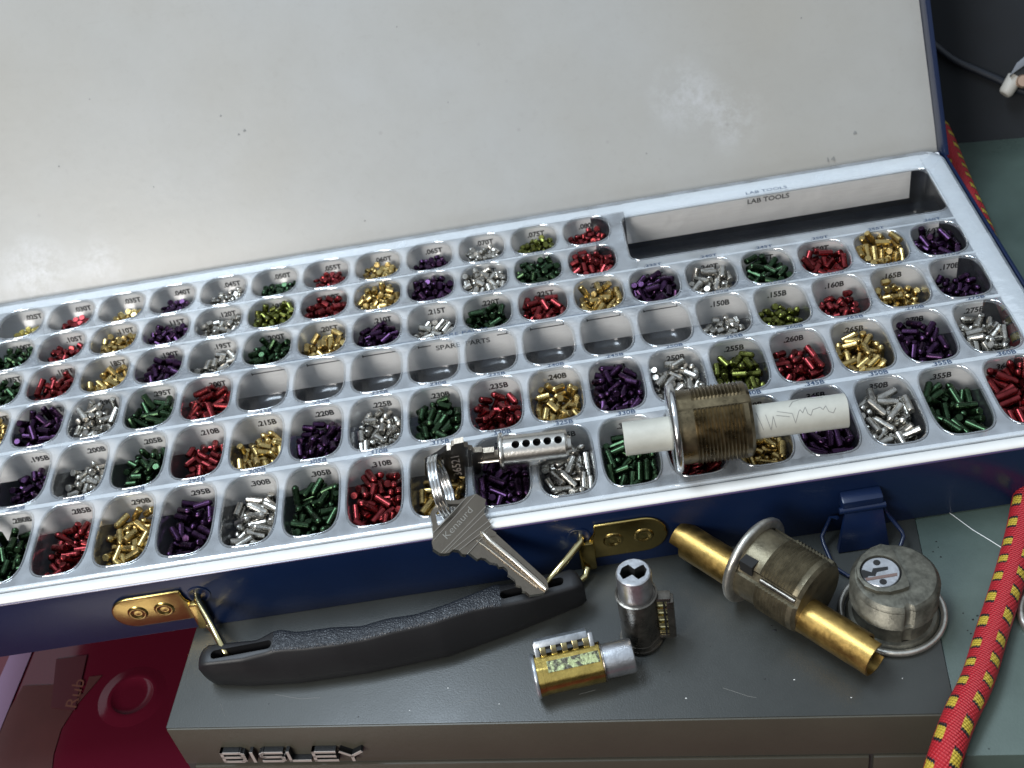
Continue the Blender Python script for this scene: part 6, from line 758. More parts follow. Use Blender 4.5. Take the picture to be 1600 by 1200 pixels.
(5,3):[-19,-13,-140,-95,29,6,36,-140,-6,-99,49,-59,-139,24,96,-4,-99,-139,98,-12,21,-52,-140,-24,-96,0,87,-140,98,-15,-14,43,-119,47,-4,51,-109,-105,28,-9,52,76,-126,46,73,-39,21,-128,82,-46,-48,-64,-138,-12,-98,31,30,-124,-21,78,-17,-64,-125,-5,-84,16,111,-127,-98,11,53,-79,-105,-69,-20,-43,58,-119,41,-16,3,5,-99,18,57,48,-12,-120,-76,-11,-61,84,-118,-51,-68,8,-58,-112,29,-95,52,-39,-109,-95,-29,-68,-20,-127,-6,-98,-29,-15,-99,31,56,67,18,-119,31,-69,-54,30,-103,90,-27,-40,87,-98,-56,-60,75,-75,-80,-3,-71,-52,-85,-100,75,-11,-4,101,-92,-43,-85,75,39,-100,15,-69,-60,-43,-85,64,62,-1,-22,-75,-72,-11,28,101,-88,-49,-69,-52,2,-85,28,12,-21,-114,-116,98,-13,57,-27,-82,-86,-47,-58,44,-78,85,-37,10,73,-108,95,4,46,31,-95,17,90,-55,105,-79,-73,-55,-78,-15,-78,-11,37,72,-2,-56,-31,94,-22,-54,-95,84,10,-18,-122,-76,91,-12,39,16,-70,-35,88,12,-103,-86,-59,77,-4,45,-67,-54,-70,66,91,-83,-39,85],
(5,2):[-32,-20,-140,-32,94,-5,-10,-140,-32,94,17,-74,-139,34,-93,-4,-96,-126,37,-80,-15,60,-140,-43,89,24,-5,-140,32,-94,-35,-94,-116,71,20,2,-34,-111,98,-16,30,38,-120,-63,-18,-26,35,-118,44,21,55,-7,-136,31,-94,21,65,-126,-82,-29,22,96,-134,91,34,-6,112,-124,91,20,71,31,-120,6,-97,-37,-65,-121,72,20,-6,6,-111,99,-3,46,-70,-135,33,-92,-52,50,-115,33,-2,27,-97,-109,51,-85,48,83,-111,-95,8,-68,-47,-121,-21,-85,-47,81,-117,82,-47,74,-40,-106,11,86,-29,-116,-92,94,-23,-48,-40,-101,-13,-91,21,-47,-84,85,41,-34,98,-94,32,-78,3,74,-89,18,-66,46,8,-105,18,94,-71,2,-117,-16,-85,51,-81,-104,49,-85,41,120,-83,-7,16,-78,-57,-82,-4,-84,-78,12,-91,-8,-85,79,18,-70,10,17,-54,-75,-53,13,-92,52,-70,-61,71,18,56,53,-93,-97,17,-66,89,-90,30,82,8,107,-83,73,-50,26,4,-81,53,77,-18,90,-55,93,-32,-50,20,-74,-1,85,72,-86,-74,-16,-67,-23,-76,-70,84,41,23,-105,-81,79,-59,65,-28,-69,54,-83,-60,-26,-62,96,23,-7,8,-81,48,84,-31,63,-53,90,-22,-11,124,-64,92,7,19,-97,-53,-99,4,72,80,-79,28,-80,-80,48,-64,-2,-98,23,22,-49,13,-98,-21,-123,-60,95,-12,36,-48,-50,83,45,-8,-37,-69,84,39,49,88,-61,60,78],
(5,1):[16,64,-140,-70,70,-35,-22,-140,-24,96,-2,-27,-125,-83,23,-37,81,-138,-71,-69,9,2,-140,96,24,24,-83,-138,95,-26,-33,43,-139,-75,-65,11,94,-116,39,-87,47,34,-115,-42,69,-61,-38,-135,-20,96,-17,-62,-116,53,65,34,-58,-123,-68,-46,-36,75,-109,-86,-50,-17,21,-124,-68,-48,49,72,-134,63,-75,-75,14,-106,-3,-98,72,-49,-115,12,92,44,-23,-121,-69,-46,-30,112,-110,76,31,-23,47,-110,-87,-45,39,108,-109,-78,44,-52,50,-83,-90,-42,-17,13,-84,-38,-92,76,22,-105,2,98,-7,-94,-117,23,56,-48,-100,-114,74,-64,60,-93,-102,56,66,-47,-78,-92,74,-65,6,60,-73,38,-65,38,-6,-91,25,-37,-74,79,-86,-23,-47,6,6,-101,-18,-93,30,-110,-76,14,-54,-77,-36,-85,-15,1,18,9,-75,-26,-90,44,82,-93,-85,38,-64,103,-72,-42,-34,-8,106,-68,72,65,46,16,-64,-33,-11,-44,119,-59,-54,-13,-43,19,-70,63,11,64,66,-72,44,87,-59,44,-53,-96,-23,-6,-69,-73,-97,10,58,-45,-81,-97,10,-46,-30,-59,31,85,-26,78,-46,93,-33,52,-89,-68,-36,85,-66,9,-54,48,43,8,-118,-106,-46,-20,80,3,-74,1,99,-69,-88,-73,-39,77,-32,-44,-92,48,26,73,-84,-48,-25,-86,42,105,-65,-66,-13,74,-13,-46,-12,98,25,-33,-47,78,55,-83,-29,-35,-1,99,-19,-33,-42,-44,-88,49,79,-49,62,70,-15,-95,-61,-93,15,-17,-124,-62,79,-10,19,-87,-43,88,-45,-82,50,-25,-10,-92,-2,108,-34,62,-70],
(5,0):[-41,34,-139,-54,83,4,-21,-140,96,-24,50,53,-124,85,1,1,56,-140,11,98,-5,-50,-140,-95,27,61,4,-136,8,99,-46,84,-124,-74,40,22,24,-124,-32,78,46,-83,-133,72,67,-46,5,-118,69,27,-7,-118,-104,-36,-21,-19,-89,-130,92,30,-60,-80,-118,-13,-70,7,10,-100,45,7,59,42,-85,74,54,-74,21,-109,-4,-97,-3,107,-134,-98,8,27,-37,-113,-68,69,60,-98,-80,64,75,-32,-96,-103,-33,-93,55,6,-107,72,66,-34,75,-95,68,60,-2,60,-96,56,-18,39,81,-122,-92,-15,-45,-25,-119,81,27,-52,-48,-102,90,14,49,-101,-110,79,60,-80,-24,-77,-2,97,-2,-42,-93,-28,73,36,96,-92,-66,-67,-52,-57,-70,4,81,-18,12,-76,-24,-77,55,-64,-91,-82,-52,-36,-102,-69,81,44,13,-108,-83,1,-60,-54,3,-86,8,-99,-77,-69,-57,-15,87,32,-16,-67,-79,-43,47,82,-66,-32,-93,-41,108,-91,-77,-39,-10,-60,-72,-37,73,55,-30,-96,-71,-42,80,14,-72,7,77,-32,30,-55,98,1,-1,82,-58,-51,-84,-27,120,-68,-88,-11,54,71,-93,80,53,61,-50,-65,-46,-82,-78,55,-81,-10,-79,-47,59,-70,-72,54,10,-64,-52,-61,-44,-41,-18,-40,92,-24,21,121,-88,22,14],
(6,16):[7,-50,-160,71,69,32,-96,-158,69,-71,47,91,-137,-69,20,50,-21,-155,52,-83,0,-110,-159,78,-61,5,70,-160,-95,-29,-31,-20,-134,85,-39,66,44,-144,25,85,-69,-61,-145,-10,-96,-22,-5,-160,33,-93,-17,100,-146,70,-56,-46,-75,-159,-25,-96,-46,-45,-126,-82,46,24,-63,-130,12,-98,-45,63,-159,-29,95,16,51,-140,-69,24,-32,-114,-140,-24,87,53,-76,-149,58,-74,32,117,-154,98,-2,-5,30,-146,-76,45,52,4,-132,-74,66,-58,42,-137,31,87,7,93,-105,11,-91,-2,-88,-122,5,95,-54,-68,-112,97,-14,-16,97,-88,-1,-97,29,-138,-130,-97,-22,59,-50,-96,71,11,22,-2,-115,18,38,4,141,-141,98,2,-61,109,-133,-41,-90,76,-63,-118,3,-96,-47,-1,-112,-37,-64,-64,-107,-118,-18,59,-76,20,-118,-2,98,-50,57,-99,-19,90,3,20,-117,55,67,52,42,-118,55,-80,30,-115,-110,-89,-35,-70,39,-86,-30,92,41,-90,-93,91,-15,65,109,-118,38,-88,-23,148,-93,53,13,-24,93,-116,4,-97,50,-20,-104,-93,-34,-44,-134,-108,-82,30,27,143,-103,93,-14,-65,130,-86,-6,13,-23,-19,-100,12,98,-56,-56,-85,87,-41,40,-138,-96,-89,-37],
(6,15):[-15,53,-160,-36,-92,32,45,-159,81,56,36,105,-154,32,92,-10,-26,-145,84,26,1,-53,-160,68,72,30,-64,-159,68,72,-41,74,-148,12,-92,-3,-112,-160,98,-11,1,-1,-160,-99,5,-51,-84,-158,-11,-98,-56,14,-157,-20,97,-4,-99,-134,93,-31,-20,108,-144,9,-90,49,92,-131,-71,30,9,109,-143,9,-89,-7,-138,-147,98,-6,59,6,-154,28,94,-75,-85,-112,-14,-44,-47,-111,-123,93,-12,-48,-30,-133,81,41,53,-104,-152,-25,-95,0,122,-118,-31,-87,-31,-43,-105,-64,43,-16,-144,-120,98,-10,-58,-52,-114,-64,61,51,59,-126,-90,25,74,-44,-131,2,-99,9,12,-135,-99,-7,-42,-136,-93,88,-44,-69,87,-138,2,97,-14,61,-124,-79,23,-8,6,-105,-99,4,43,-64,-128,16,-97,-26,143,-117,67,22,0,-92,-83,-9,11,24,33,-114,99,-3,-33,35,-110,45,37,45,-137,-107,-66,-42,77,6,-109,4,-92,-26,-74,-97,85,45,21,125,-98,-18,-94,75,82,-111,9,-94,-74,-4,-110,-18,-12,18,-70,-114,44,-34,77,-81,-99,10,84,-58,100,-104,-68,16,25,-115,-95,-91,-38,-68,49,-116,15,96,-9,-33,-90,-39,-25,-38,124,-98,85,-29,53,112,-98,-4,-97,-56,31,-83,88,-38,50,-29,-106,5,-97],
(6,14):[-24,23,-160,-16,-98,2,5,-160,16,98,43,16,-159,42,90,-53,-48,-159,-15,98,10,-84,-160,4,99,-18,-68,-160,4,99,-47,-111,-149,-75,60,54,-28,-155,40,90,-22,115,-159,-99,-8,-74,-7,-133,-2,-99,-7,-115,-134,-35,92,38,-104,-155,-7,-98,-27,85,-159,-99,-8,36,79,-132,62,-76,24,-72,-118,-75,-54,-52,29,-159,-16,-98,-10,-39,-132,-13,98,24,90,-102,-97,3,-42,119,-112,98,-6,-11,139,-142,-99,-7,64,-96,-142,-11,-96,-52,46,-124,63,-49,35,125,-120,-55,-20,-19,46,-131,-44,89,-38,-43,-134,-13,98,29,45,-141,45,-73,76,-51,-122,2,-97,-56,-50,-111,34,90,76,84,-107,14,19,-51,-125,-124,-74,61,-38,99,-133,-99,-8,48,139,-76,70,-32,18,-14,-129,-2,86,47,-5,-111,4,86,46,92,-157,50,-85,-66,-115,-81,38,-86,-80,-51,-83,-6,-76,-10,64,-106,-63,-36,71,112,-114,11,19,-36,-118,-100,15,-93,32,-117,-95,53,31,56,-61,-87,-80,59,-55,5,-112,-78,-16,43,-101,-118,83,-5,-3,-56,-95,76,-48,-15,-91,-87,-30,79,-1,31,-104,-72,-64,-80,28,-82,-8,-53,12,-148,-98,84,-2,-46,-46,-80,33,90,8,-47,-65,83,-40,-9,149,-91,62,9,27,-90,-55,89,11,13,-20,-100,-11,86,76,44,-108,14,16,55,-133,-101,52,30,70,-37,-77,36,-47,-53,82,-104,86,35,-24,-116,-72,-73,66,77,0,-100,11,-15,-5,29,-73,-46,-84,51,3,-72,48,82,-62,121,-85,-57,-81,-50,31,-81,-19,97,30,68,-82,-70,51],
(6,13):[-12,-63,-160,52,-84,19,-11,-160,-71,-69,38,79,-160,13,98,-58,-22,-158,-1,-99,36,-85,-159,48,-87,-32,44,-160,11,-98,-6,80,-160,-23,96,27,31,-138,62,34,-9,-4,-135,42,18,15,104,-147,6,-95,30,-124,-140,61,-47,61,-43,-156,7,-99,-62,58,-155,-10,98,15,-31,-132,36,92,54,10,-114,-63,-59,-40,-94,-148,8,95,25,-70,-116,-55,-51,-13,-109,-142,4,91,4,29,-120,64,7,51,-28,-120,-79,-42,35,140,-123,-24,27,-48,-44,-130,-99,9,47,-93,-130,-98,-14,63,52,-154,11,98,-33,-136,-127,93,-31,-16,134,-141,77,35,-20,106,-131,79,34,-55,26,-129,-61,78,57,-68,-110,-53,-60,-52,-69,-113,97,2,-46,73,-128,-93,26,54,97,-127,32,94,-52,-24,-108,-97,-4,-31,-108,-116,89,-34,-24,147,-77,-87,-8,48,-112,-107,-98,-16,-44,-134,-99,86,-48,-44,131,-124,71,51,-79,-75,-86,0,-95,16,-54,-88,68,-38,39,-139,-92,89,29,-76,11,-114,-9,80,-20,-100,-86,93,-23,50,-6,-72,-77,63,75,79,-112,0,94,-23,-5,-91,5,-79,28,86,-106,-11,-97,-48,52,-108,-76,46,-4,59,-101,-14,-87,79,2,-98,2,98,79,-76,-87,0,-95,-52,24,-88,2,88,30,-25,-82,76,-63,-52,97,-106,80,-56,-65,-6,-74,-47,86,-6,99,-89,73,-55,53,83,-90,-6,95,-46,117,-77,74,-54,79,75,-78,-2,97,25,-126,-69,-27,-93,-29,-124,-74,93,-33,62,26,-68,57,-12,-56,87,-78,84,-50,27,129,-71,-97,-20,-16,-66,-76,81,-47],
(6,12):[-21,18,-160,-22,-97,-5,-83,-160,62,77,58,5,-158,2,99,-50,-58,-159,-22,-96,39,80,-147,13,-91,-16,-52,-150,-46,-83,-4,96,-159,23,96,29,2,-142,84,5,68,80,-142,15,-95,-33,-119,-112,-97,-4,-50,20,-159,-22,-97,-12,-130,-144,-80,-37,-65,84,-148,-13,-98,-16,141,-132,-98,-9,76,7,-114,5,-89,-34,96,-159,23,96,13,58,-145,-12,88,44,-49,-130,63,76,-71,89,-120,-13,-98,42,139,-121,21,14,42,-73,-159,31,94,-71,-54,-140,-7,-97,8,-46,-131,-65,-57,25,-118,-132,-48,87,-46,-104,-135,5,74,-21,-30,-128,70,69,61,23,-94,7,-89,-43,83,-115,-11,-88,13,26,-128,97,20,63,-93,-146,23,95,-19,48,-123,95,12,14,110,-129,99,-4,58,-70,-115,52,81,-55,-72,-91,-82,-33,-13,104,-100,-93,30,12,-17,-99,-78,16,-54,-39,-106,72,67,9,12,-102,99,9,55,96,-101,-67,67,-74,94,-91,-17,-97,17,-144,-106,97,9,29,-32,-80,-85,-4,-30,-88,-80,84,53,4,42,-86,87,-38,74,-94,-103,18,80,-74,7,-128,-9,-90,-1,-44,-93,-89,17,13,70,-88,-83,43,-52,3,-106,-38,-38,56,73,-81,-80,56,24,-124,-73,75,-65,-14,137,-103,-96,21,11,-94,-100,95,-13,72,-101,-73,29,77,-53,32,-94,84,-16,-21,-146,-82,97,-14],
(6,11):[-6,-48,-160,42,89,-9,31,-160,-23,96,35,6,-160,13,-98,-9,-106,-159,-85,-50,22,93,-159,96,23,38,63,-154,95,22,-48,84,-158,-8,99,-33,29,-142,21,83,45,-18,-131,21,-97,-69,30,-146,-4,98,22,-43,-142,-29,79,63,13,-155,11,-98,-76,6,-119,-1,99,-18,-30,-134,41,-20,49,-109,-143,79,39,-33,-147,-95,-32,-5,-49,-22,-132,47,9,-21,7,-121,99,-5,-44,-109,-130,19,97,-50,-75,-156,-35,-92,4,108,-137,-12,-72,4,22,-94,50,-68,32,-30,-106,26,93,45,-78,-134,-90,-39,6,143,-129,95,3,-71,-76,-134,-6,-93,37,36,-130,98,12,-59,-33,-92,28,73,33,117,-133,-20,-43,17,-139,-136,96,3,1,132,-102,63,54,30,61,-115,4,-73,65,-127,-84,-23,-43,-60,109,-129,32,90,0,-113,-120,31,-81,61,19,-99,-25,35,-51,66,-101,88,17,-25,100,-137,-13,-70,60,95,-125,-6,-97,-47,-118,-96,-86,-4,63,115,-96,-44,88,47,-87,-106,14,93,-34,-48,-105,16,12,-59,18,-94,-64,-65,80,45,-74,8,10,-51,97,-100,96,11,54,-34,-83,-90,-31,5,-104,-91,-32,-85,-23,11,-84,-50,76,-19,-86,-95,-27,-70,54,-6,-72,-89,-32,-80,-65,-84,-4,92,36,-121,-87,-7,96,69,76,-65,39,41,-67,24,-64,20,-79,51,108,-70,94,5,76,-44,-115,3,-95,-50,131,-89,-80,-55,-53,-93,-76,-22,-53,-1,-79,-73,-1,-84,-80,93,-61,0,63,9,60,-82,-74,-62,64,-51,-62,52,79,-32,118,-69,55,83,28,54,-60,-40,-90,56,-106,-63,-76,-37,8,-51,-58,41,-84,-52,-69,-58,-95,17,-1,115,-60,49,84],
(6,10):[-40,-38,-159,-51,-85,-8,87,-160,84,53,26,53,-158,99,5,6,-3,-160,17,-97,-11,116,-133,9,-6,25,-99,-159,-52,-84,1,-83,-160,52,84,-57,31,-158,-3,99,61,79,-133,48,-17,-43,118,-143,41,79,33,0,-150,4,-95,61,-25,-156,5,99,-35,10,-139,-17,-94,46,-67,-130,99,2,21,63,-130,92,-36,-72,-6,-132,-9,91,47,-114,-147,-56,-81,49,109,-108,53,64,-72,75,-132,3,99,-34,-115,-132,-23,79,-28,-74,-159,-52,-84,-68,-109,-122,-30,30,10,9,-131,-40,-91,46,128,-130,-49,55,-40,-54,-130,-89,-44,11,138,-132,-60,29,48,-94,-121,98,4,-60,-15,-108,46,86,52,13,-125,-64,-71,68,-114,-98,35,59,-36,65,-127,-36,-89,-15,19,-119,-27,-89,-12,-88,-119,-25,85,-50,-53,-100,-51,-85,54,118,-65,62,-58,81,-49,-68,4,-78,-61,-37,-76,54,-79,-8,59,-99,11,-97,7,-14,-95,49,84,-58,41,-92,-63,-76,-82,-58,-61,-2,93,61,-9,-102,-37,44,50,-46,-108,99,4,51,36,-102,-98,13,81,-6,-64,5,-70,-43,-3,-69,-91,3,-38,-30,-54,-67,8,49,56,-80,-1,-84,-56,85,-106,-64,-73,4,78,-76,28,-95,49,-74,-100,98,7,-82,33,-54,-5,-65,81,37,-66,5,-69,-19,-110,-96,-93,20,-22,-142,-117,-88,7,0,-60,-80,62,77,29,97,-80,24,-69,-68,110,-95,-33,-69,-58,-119,-62,-71,48,30,-68,-74,-65,-73,-44,116,-77,45,-88,29,-113,-63,24,71,45,-99,-83,36,61,-23,47,-70,36,74,-50,43,-57,23,-87,17,-4,-63,-74,62,8,-148,-100,-89,-9,-10,138,-78,75,-26,70,76,-67,-25,-74,-26,125,-57,40,-89],
(6,9):[14,84,-160,50,86,-18,-43,-140,25,-77,8,-88,-159,24,-96,-19,-96,-159,24,-96,42,-111,-146,-11,-91,11,-18,-160,57,-81,-21,136,-132,47,35,-10,100,-158,50,86,44,-57,-135,-92,14,-35,-127,-139,68,-54,23,2,-140,-80,21,-1,34,-138,-68,29,50,-127,-100,77,60,13,124,-129,-82,-55,40,-28,-137,-87,15,-57,70,-158,3,99,-32,15,-145,-25,-86,12,-79,-108,-48,20,-74,-69,-128,-2,-97,-57,-11,-158,-4,99,21,54,-134,-56,9,-47,-88,-136,29,-67,68,6,-139,21,-83,45,-69,-99,-15,-92,-74,13,-134,-1,99,20,-113,-111,-89,-35,37,80,-139,-85,13,-47,102,-120,74,-49,-46,71,-130,-99,8,48,41,-123,-81,-45,-17,-90,-109,-53,43,70,105,-100,29,-75,65,99,-132,32,-74,51,48,-95,-93,-15,60,16,-102,58,40,74,-75,-119,11,86,-78,22,-105,0,99,39,102,-106,-22,95,-58,-34,-100,-59,-80,-29,-42,-110,60,79,-25,14,-104,82,-22],
(6,8):[-35,77,-155,-90,-38,-24,50,-159,-92,-37,-2,28,-160,92,36,2,-102,-143,-83,-25,26,-23,-160,-6,99,19,104,-159,-71,69,-17,38,-134,89,43,-1,-43,-160,-6,99,58,-64,-158,-1,-99,-29,-71,-160,8,-99,19,88,-132,-49,85,54,-93,-124,54,-70,-47,82,-126,79,-52,-44,-87,-135,51,58,76,-69,-105,14,0,-1,12,-134,87,46,2,-126,-158,-99,-3,56,29,-158,3,99,-68,-70,-133,-22,-74,45,-33,-130,96,-22,56,101,-143,47,-81,-49,-21,-138,20,-80,-44,4,-112,80,54,3,-66,-127,53,-81,-26,102,-133,50,-30,-75,48,-122,-7,91,73,19,-135,1,99,-60,26,-101,-55,-72,28,-48,-101,55,-82,-25,136,-132,96,24,-2,-3,-109,81,55,9,-128,-129,86,48,44,-118,-96,3,74,-11,-56,-90,-72,67,2,-115,-102,46,-85,56,-16,-108,40,-72,-62,-28,-94,41,77,24,-124,-73,66,-74,42,78,-108,-45,-86,-49,85,-96,-37,-87,28,119,-112,-19,-80,49,107,-77,-86,-21,-81,-19,-65,-2,92,-31,-120,-93,22,89,64,57,-106,39,87,-7,119,-60,-10,98,53,-17,-70,-96,-20,54,-121,-55,-69,-29,22,152,-66,-22,8,-40,83,-68,-27,-91,82,-62,-50,-1,-99,-14,133,-94,86,-30,-48,-111,-116,1,81,56,136,-96,-17,25,2,66,-82,95,23,81,18,-64,6,-63,-2,12,-81,57,81,-71,-101,-83,-25,95,-30,-123,-62,37,84,-18,-150,-49,-86,6,-48,-79,-64,6,-56,-16,38,-67,72,55,51,10,-84,-77,-4,-27,-56,-62,-81,56,31,-73,-61,-50,-73,54,-64,-43,1,99,-78,-88,-52,-12,97,63,66,-74,42,85,40,48,-49,-39,91,-59,128,-86,44,57,-27,-4,-53,77,-63],
(6,7):[-22,-80,-160,4,-99,55,80,-156,13,98,21,13,-131,-12,16,-54,75,-158,-1,99,1,108,-160,-99,-1,7,-56,-160,7,-99,-42,-14,-159,-41,-90,-41,-62,-134,41,52,61,-5,-156,6,-99,-51,14,-137,53,82,1,34,-137,-58,-51,35,-48,-160,-7,99,-29,-17,-133,-81,-51,-7,74,-145,35,83,36,102,-132,36,90,-59,-103,-138,-43,81,18,-110,-144,-92,0,71,76,-132,0,97,13,-139,-137,-98,-11,-15,60,-120,90,-37,46,15,-101,-4,41,-49,-6,-108,96,-9,19,80,-96,62,-75,76,-8,-120,2,97,-36,-114,-118,32,93,-49,-100,-92,91,-8,45,125,-90,78,-5,-65,-42,-96,-39,86,-40,139,-119,-38,7,46,64,-119,10,91,-69,85,-133,8,98,-50,112,-103,-52,10,45,-53,-133,-74,61,-50,82,-99,96,-18,1,-66,-124,31,-89,73,-87,-115,15,87,-49,23,-103,81,-16,1,130,-126,-63,-18,16,38,-70,44,86,-36,-71,-81,-88,-25,-49,52,-100,95,-18,43,-105,-107,16,-55,-13,62,-65,-66,-73,21,-133,-72,16,-55,19,-81,-89,-34,-68,-37,-130,-84,86,-8,26,123,-68,33,-93,34,-14,-99,96,-15,-81,42,-66,-3,-88,-3,-24,-77,-59,59,77,73,-100,0,95,-44,-14,-78,-49,86,13,-144,-108,-99,-10,78,-81,-80,9,88,-22,148,-75,-73,-3,54,-142,-32,-45,-38,54,-55,-80,10,89,-28,103,-73,-85,-51],
(6,6):[-40,0,-160,3,99,16,75,-159,99,8,17,-33,-160,5,99,-34,-79,-159,-56,-81,-15,-108,-130,-96,24,9,-109,-160,-96,-25,-42,85,-159,-8,99,13,104,-159,99,8,-11,15,-160,4,99,8,122,-137,-86,-43,6,71,-130,59,79,-26,-135,-134,96,-25,40,-64,-145,-31,-87,-68,-11,-150,-1,-99,68,-80,-140,11,98,-44,-61,-135,80,57,36,-7,-137,-83,0,-48,-30,-124,-72,-65,-73,46,-115,-18,2,15,-54,-129,78,59,33,50,-141,37,77,-19,140,-124,94,18,-47,98,-120,68,-25,69,22,-137,17,-87,-51,6,-125,-70,-65,54,118,-124,-48,77,76,84,-105,4,73,-45,69,-125,76,-22,15,22,-119,-92,4,78,-30,-98,4,94,-79,76,-80,-9,2,-31,-138,-106,95,-28,48,46,-107,-88,43,-31,-42,-95,-68,-63,35,-13,-102,-64,-75,50,-43,-94,14,82,-41,-82,-102,-87,-48,-15,118,-102,97,-21,76,-88,-91,13,74,17,-116,-97,30,-83,15,1,-86,-53,-79,41,-118,-119,14,58,-32,-4,-85,72,63,25,-47,-74,16,88,-48,106,-80,95,7,-60,17,-99,-54,-73,-17,146,-82,-98,-11,53,-51,-65,13,82,-49,41,-79,1,-90,-10,-89,-83,24,79,72,11,-57,29,-63,-53,51,-52,95,13,-76,10,-44,-20,87,46,109,-93,45,87,-52,-39,-64,95,5,-12,57,-77,-70,62,-9,-126,-73,70,69,38,119,-60,-6,-93,15,93,-72,25,-96,81,46,-61,6,-53,-82,-64,-54,-4,73,46,43,-58,47,87,64,-120,-81,46,63,-49,-108,-72,38,89],
(6,5):[-37,124,-140,-89,-43,12,56,-160,99,1,9,-123,-156,96,-21,-54,24,-159,-6,99,-49,-61,-160,-7,99,24,-2,-160,-53,-84,10,96,-160,95,-26,3,30,-146,91,17,61,-90,-144,7,-92,-29,81,-145,94,-8,-50,30,-129,64,75,36,-37,-159,53,84,15,-9,-105,81,39,-76,54,-118,-4,-94,47,95,-131,-50,-85,-43,-49,-131,-19,97,35,-101,-130,35,-15,46,-22,-130,64,-75,-75,-30,-119,-10,82,-21,-56,-153,-11,97,69,43,-146,2,-99,-51,-115,-134,-63,76,-23,8,-123,-64,30,64,-10,-110,36,-86,-56,40,-84,-67,-67,16,-75,-131,-74,-66,-16,-149,-83,66,-11,-2,-56,-119,-59,-71,14,117,-140,-85,-32,5,96,-102,-24,96,-52,-135,-82,49,-43,-10,-127,-119,-80,48,78,16,-97,6,-82,-79,-44,-93,-6,82,19,-121,-104,-68,72,58,-64,-106,-49,84,-24,-64,-83,90,-14,-24,150,-85,1,9,78,66,-95,7,-76,18,-40,-63,79,-55,-20,-38,-96,95,-26,50,-79,-80,76,1,-50,-96,-84,94,2,1,17,-97,-69,-68,36,-18,-70,-77,63,-64,-56,-68,-45,-88,31,117,-112,20,-90,55,-124,-80,-66,-72,-56,79,-102,-63,-54,23,119,-83,4,-94,-10,126,-62,87,47,-38,76,-68,84,-50,-35,116,-98,57,-66,55,35,-88,10,-80,-46,-78,-56,-43,-89,5,-116,-61,-50,-59,-24,25,-78,-53,-73,-64,125,-80,31,53,49,142,-79,-24,22,58,121,-56,21,39],
(6,4):[9,97,-160,99,-7,-17,10,-160,-25,-96,21,-40,-160,-30,95,-47,10,-159,-25,-96,4,-130,-155,99,3,35,7,-149,13,-95,11,-114,-130,99,-3,-4,-44,-146,-10,92,31,-99,-154,98,5,-30,-68,-145,-9,91,39,-52,-134,-77,31,64,7,-154,9,-98,13,126,-156,99,-8,20,67,-159,99,-7,44,24,-125,-99,5,-56,86,-154,-25,-95,71,-84,-121,-9,-98,41,82,-134,99,-4,-57,-79,-156,3,-99,-17,77,-131,-4,-99,42,53,-130,98,-3,-45,-88,-122,95,16,-51,41,-123,50,68,46,-4,-117,-95,8,26,-86,-107,45,-25,23,-148,-99,0,-13,-46,-60,-114,84,8,-44,0,-130,-87,-48,-79,31,-88,-7,70,23,116,-118,-31,-84,-23,-6,-98,67,-71,-3,-117,-102,99,-3,60,-74,-94,47,-86,-48,-63,-82,-12,93,-38,113,-111,70,-40,79,-9,-96,1,-99,-78,75,-96,-10,41,-35,-146,-99,0,-13,-4,139,-111,80,-11,-74,-85,-99,10,-98,64,106,-105,35,-92,72,-61,-64,-22,-96,-19,45,-89,-83,-40,-22,12,-74,-78,-36,-59,130,-79,-50,-39,-67,-10,-88,-36,65,46,74,-95,-29,93,39,10,-89,38,-88,11,-106,-75,76,-57,-14,73,-76,-99,-4,-79,-75,-71,4,-99,-59,98,-97,38,10,-6,-147,-99,0,-14,-16,122,-70,3,-84],
(6,3):[-66,69,-146,-9,96,-3,-72,-160,-94,32,-31,-1,-160,-1,-99,14,-117,-159,98,13,14,112,-159,96,-24,-44,-132,-126,3,-38,-42,88,-156,-17,97,-60,-20,-157,-1,-99,4,8,-148,-46,83,-43,44,-130,0,99,-46,24,-102,-97,0,-9,-33,-128,-20,25,-10,79,-146,-42,83,12,-72,-131,93,-34,66,122,-106,26,-13,-3,139,-140,-95,7,28,68,-146,-45,81,40,-47,-140,-57,70,-62,-34,-127,-28,95,-21,-95,-144,89,-25,48,94,-130,-55,72,50,53,-126,-55,72,16,-137,-138,98,13,39,3,-146,-46,83,-43,-98,-123,87,23,-42,-37,-105,22,-96,24,19,-110,66,66,-76,56,-121,-3,96,-21,55,-106,-94,12,52,-26,-115,-23,-90,-78,-35,-103,-2,97,-12,27,-79,-46,-86,72,-76,-127,-5,-98,-8,-129,-102,-83,48,14,-52,-99,0,98,55,90,-101,-55,72,-64,-119,-82,32,-66,-15,-152,-52,-64,-1,78,5,-103,2,-98,-77,81,-84,6,97,32,21,-76,-33,82,39,-29,-72,-72,61,-81,-44,-75,-1,97,56,18,-58,3,-97,80,57,-81,1,-98,-14,129,-110,-90,-41,-11,-64,-74,80,-59,51,-93,-103,68,67,-24,129,-79,-94,27,5,84,-93,85,-1,44,-114,-80,-98,-16,-37,-82,-66,-76,53,13,-47,-69,-80,58,41,-144,-78,-39,-22,-54,95,-62,-51,15,82,-31,-64,2,-96,33,-64,-40,-1,98,-50,-106,-56,-89,43,-12,8,-45,-5,-97,40,-122,-51,-99,1,-24,67,-71,47,87,18,26,-33,-34,92,62,-96,-41,2,-37,-83,-12,-40,-1,97,-38,-48,-43,32,-90,10,149,-75,-88,9,-68,36,-56,34,-93,5,-62,-32,11,86,80,59,-52,6,-98,16,94,-47,-84,-47,27,146,-51,-86,20],
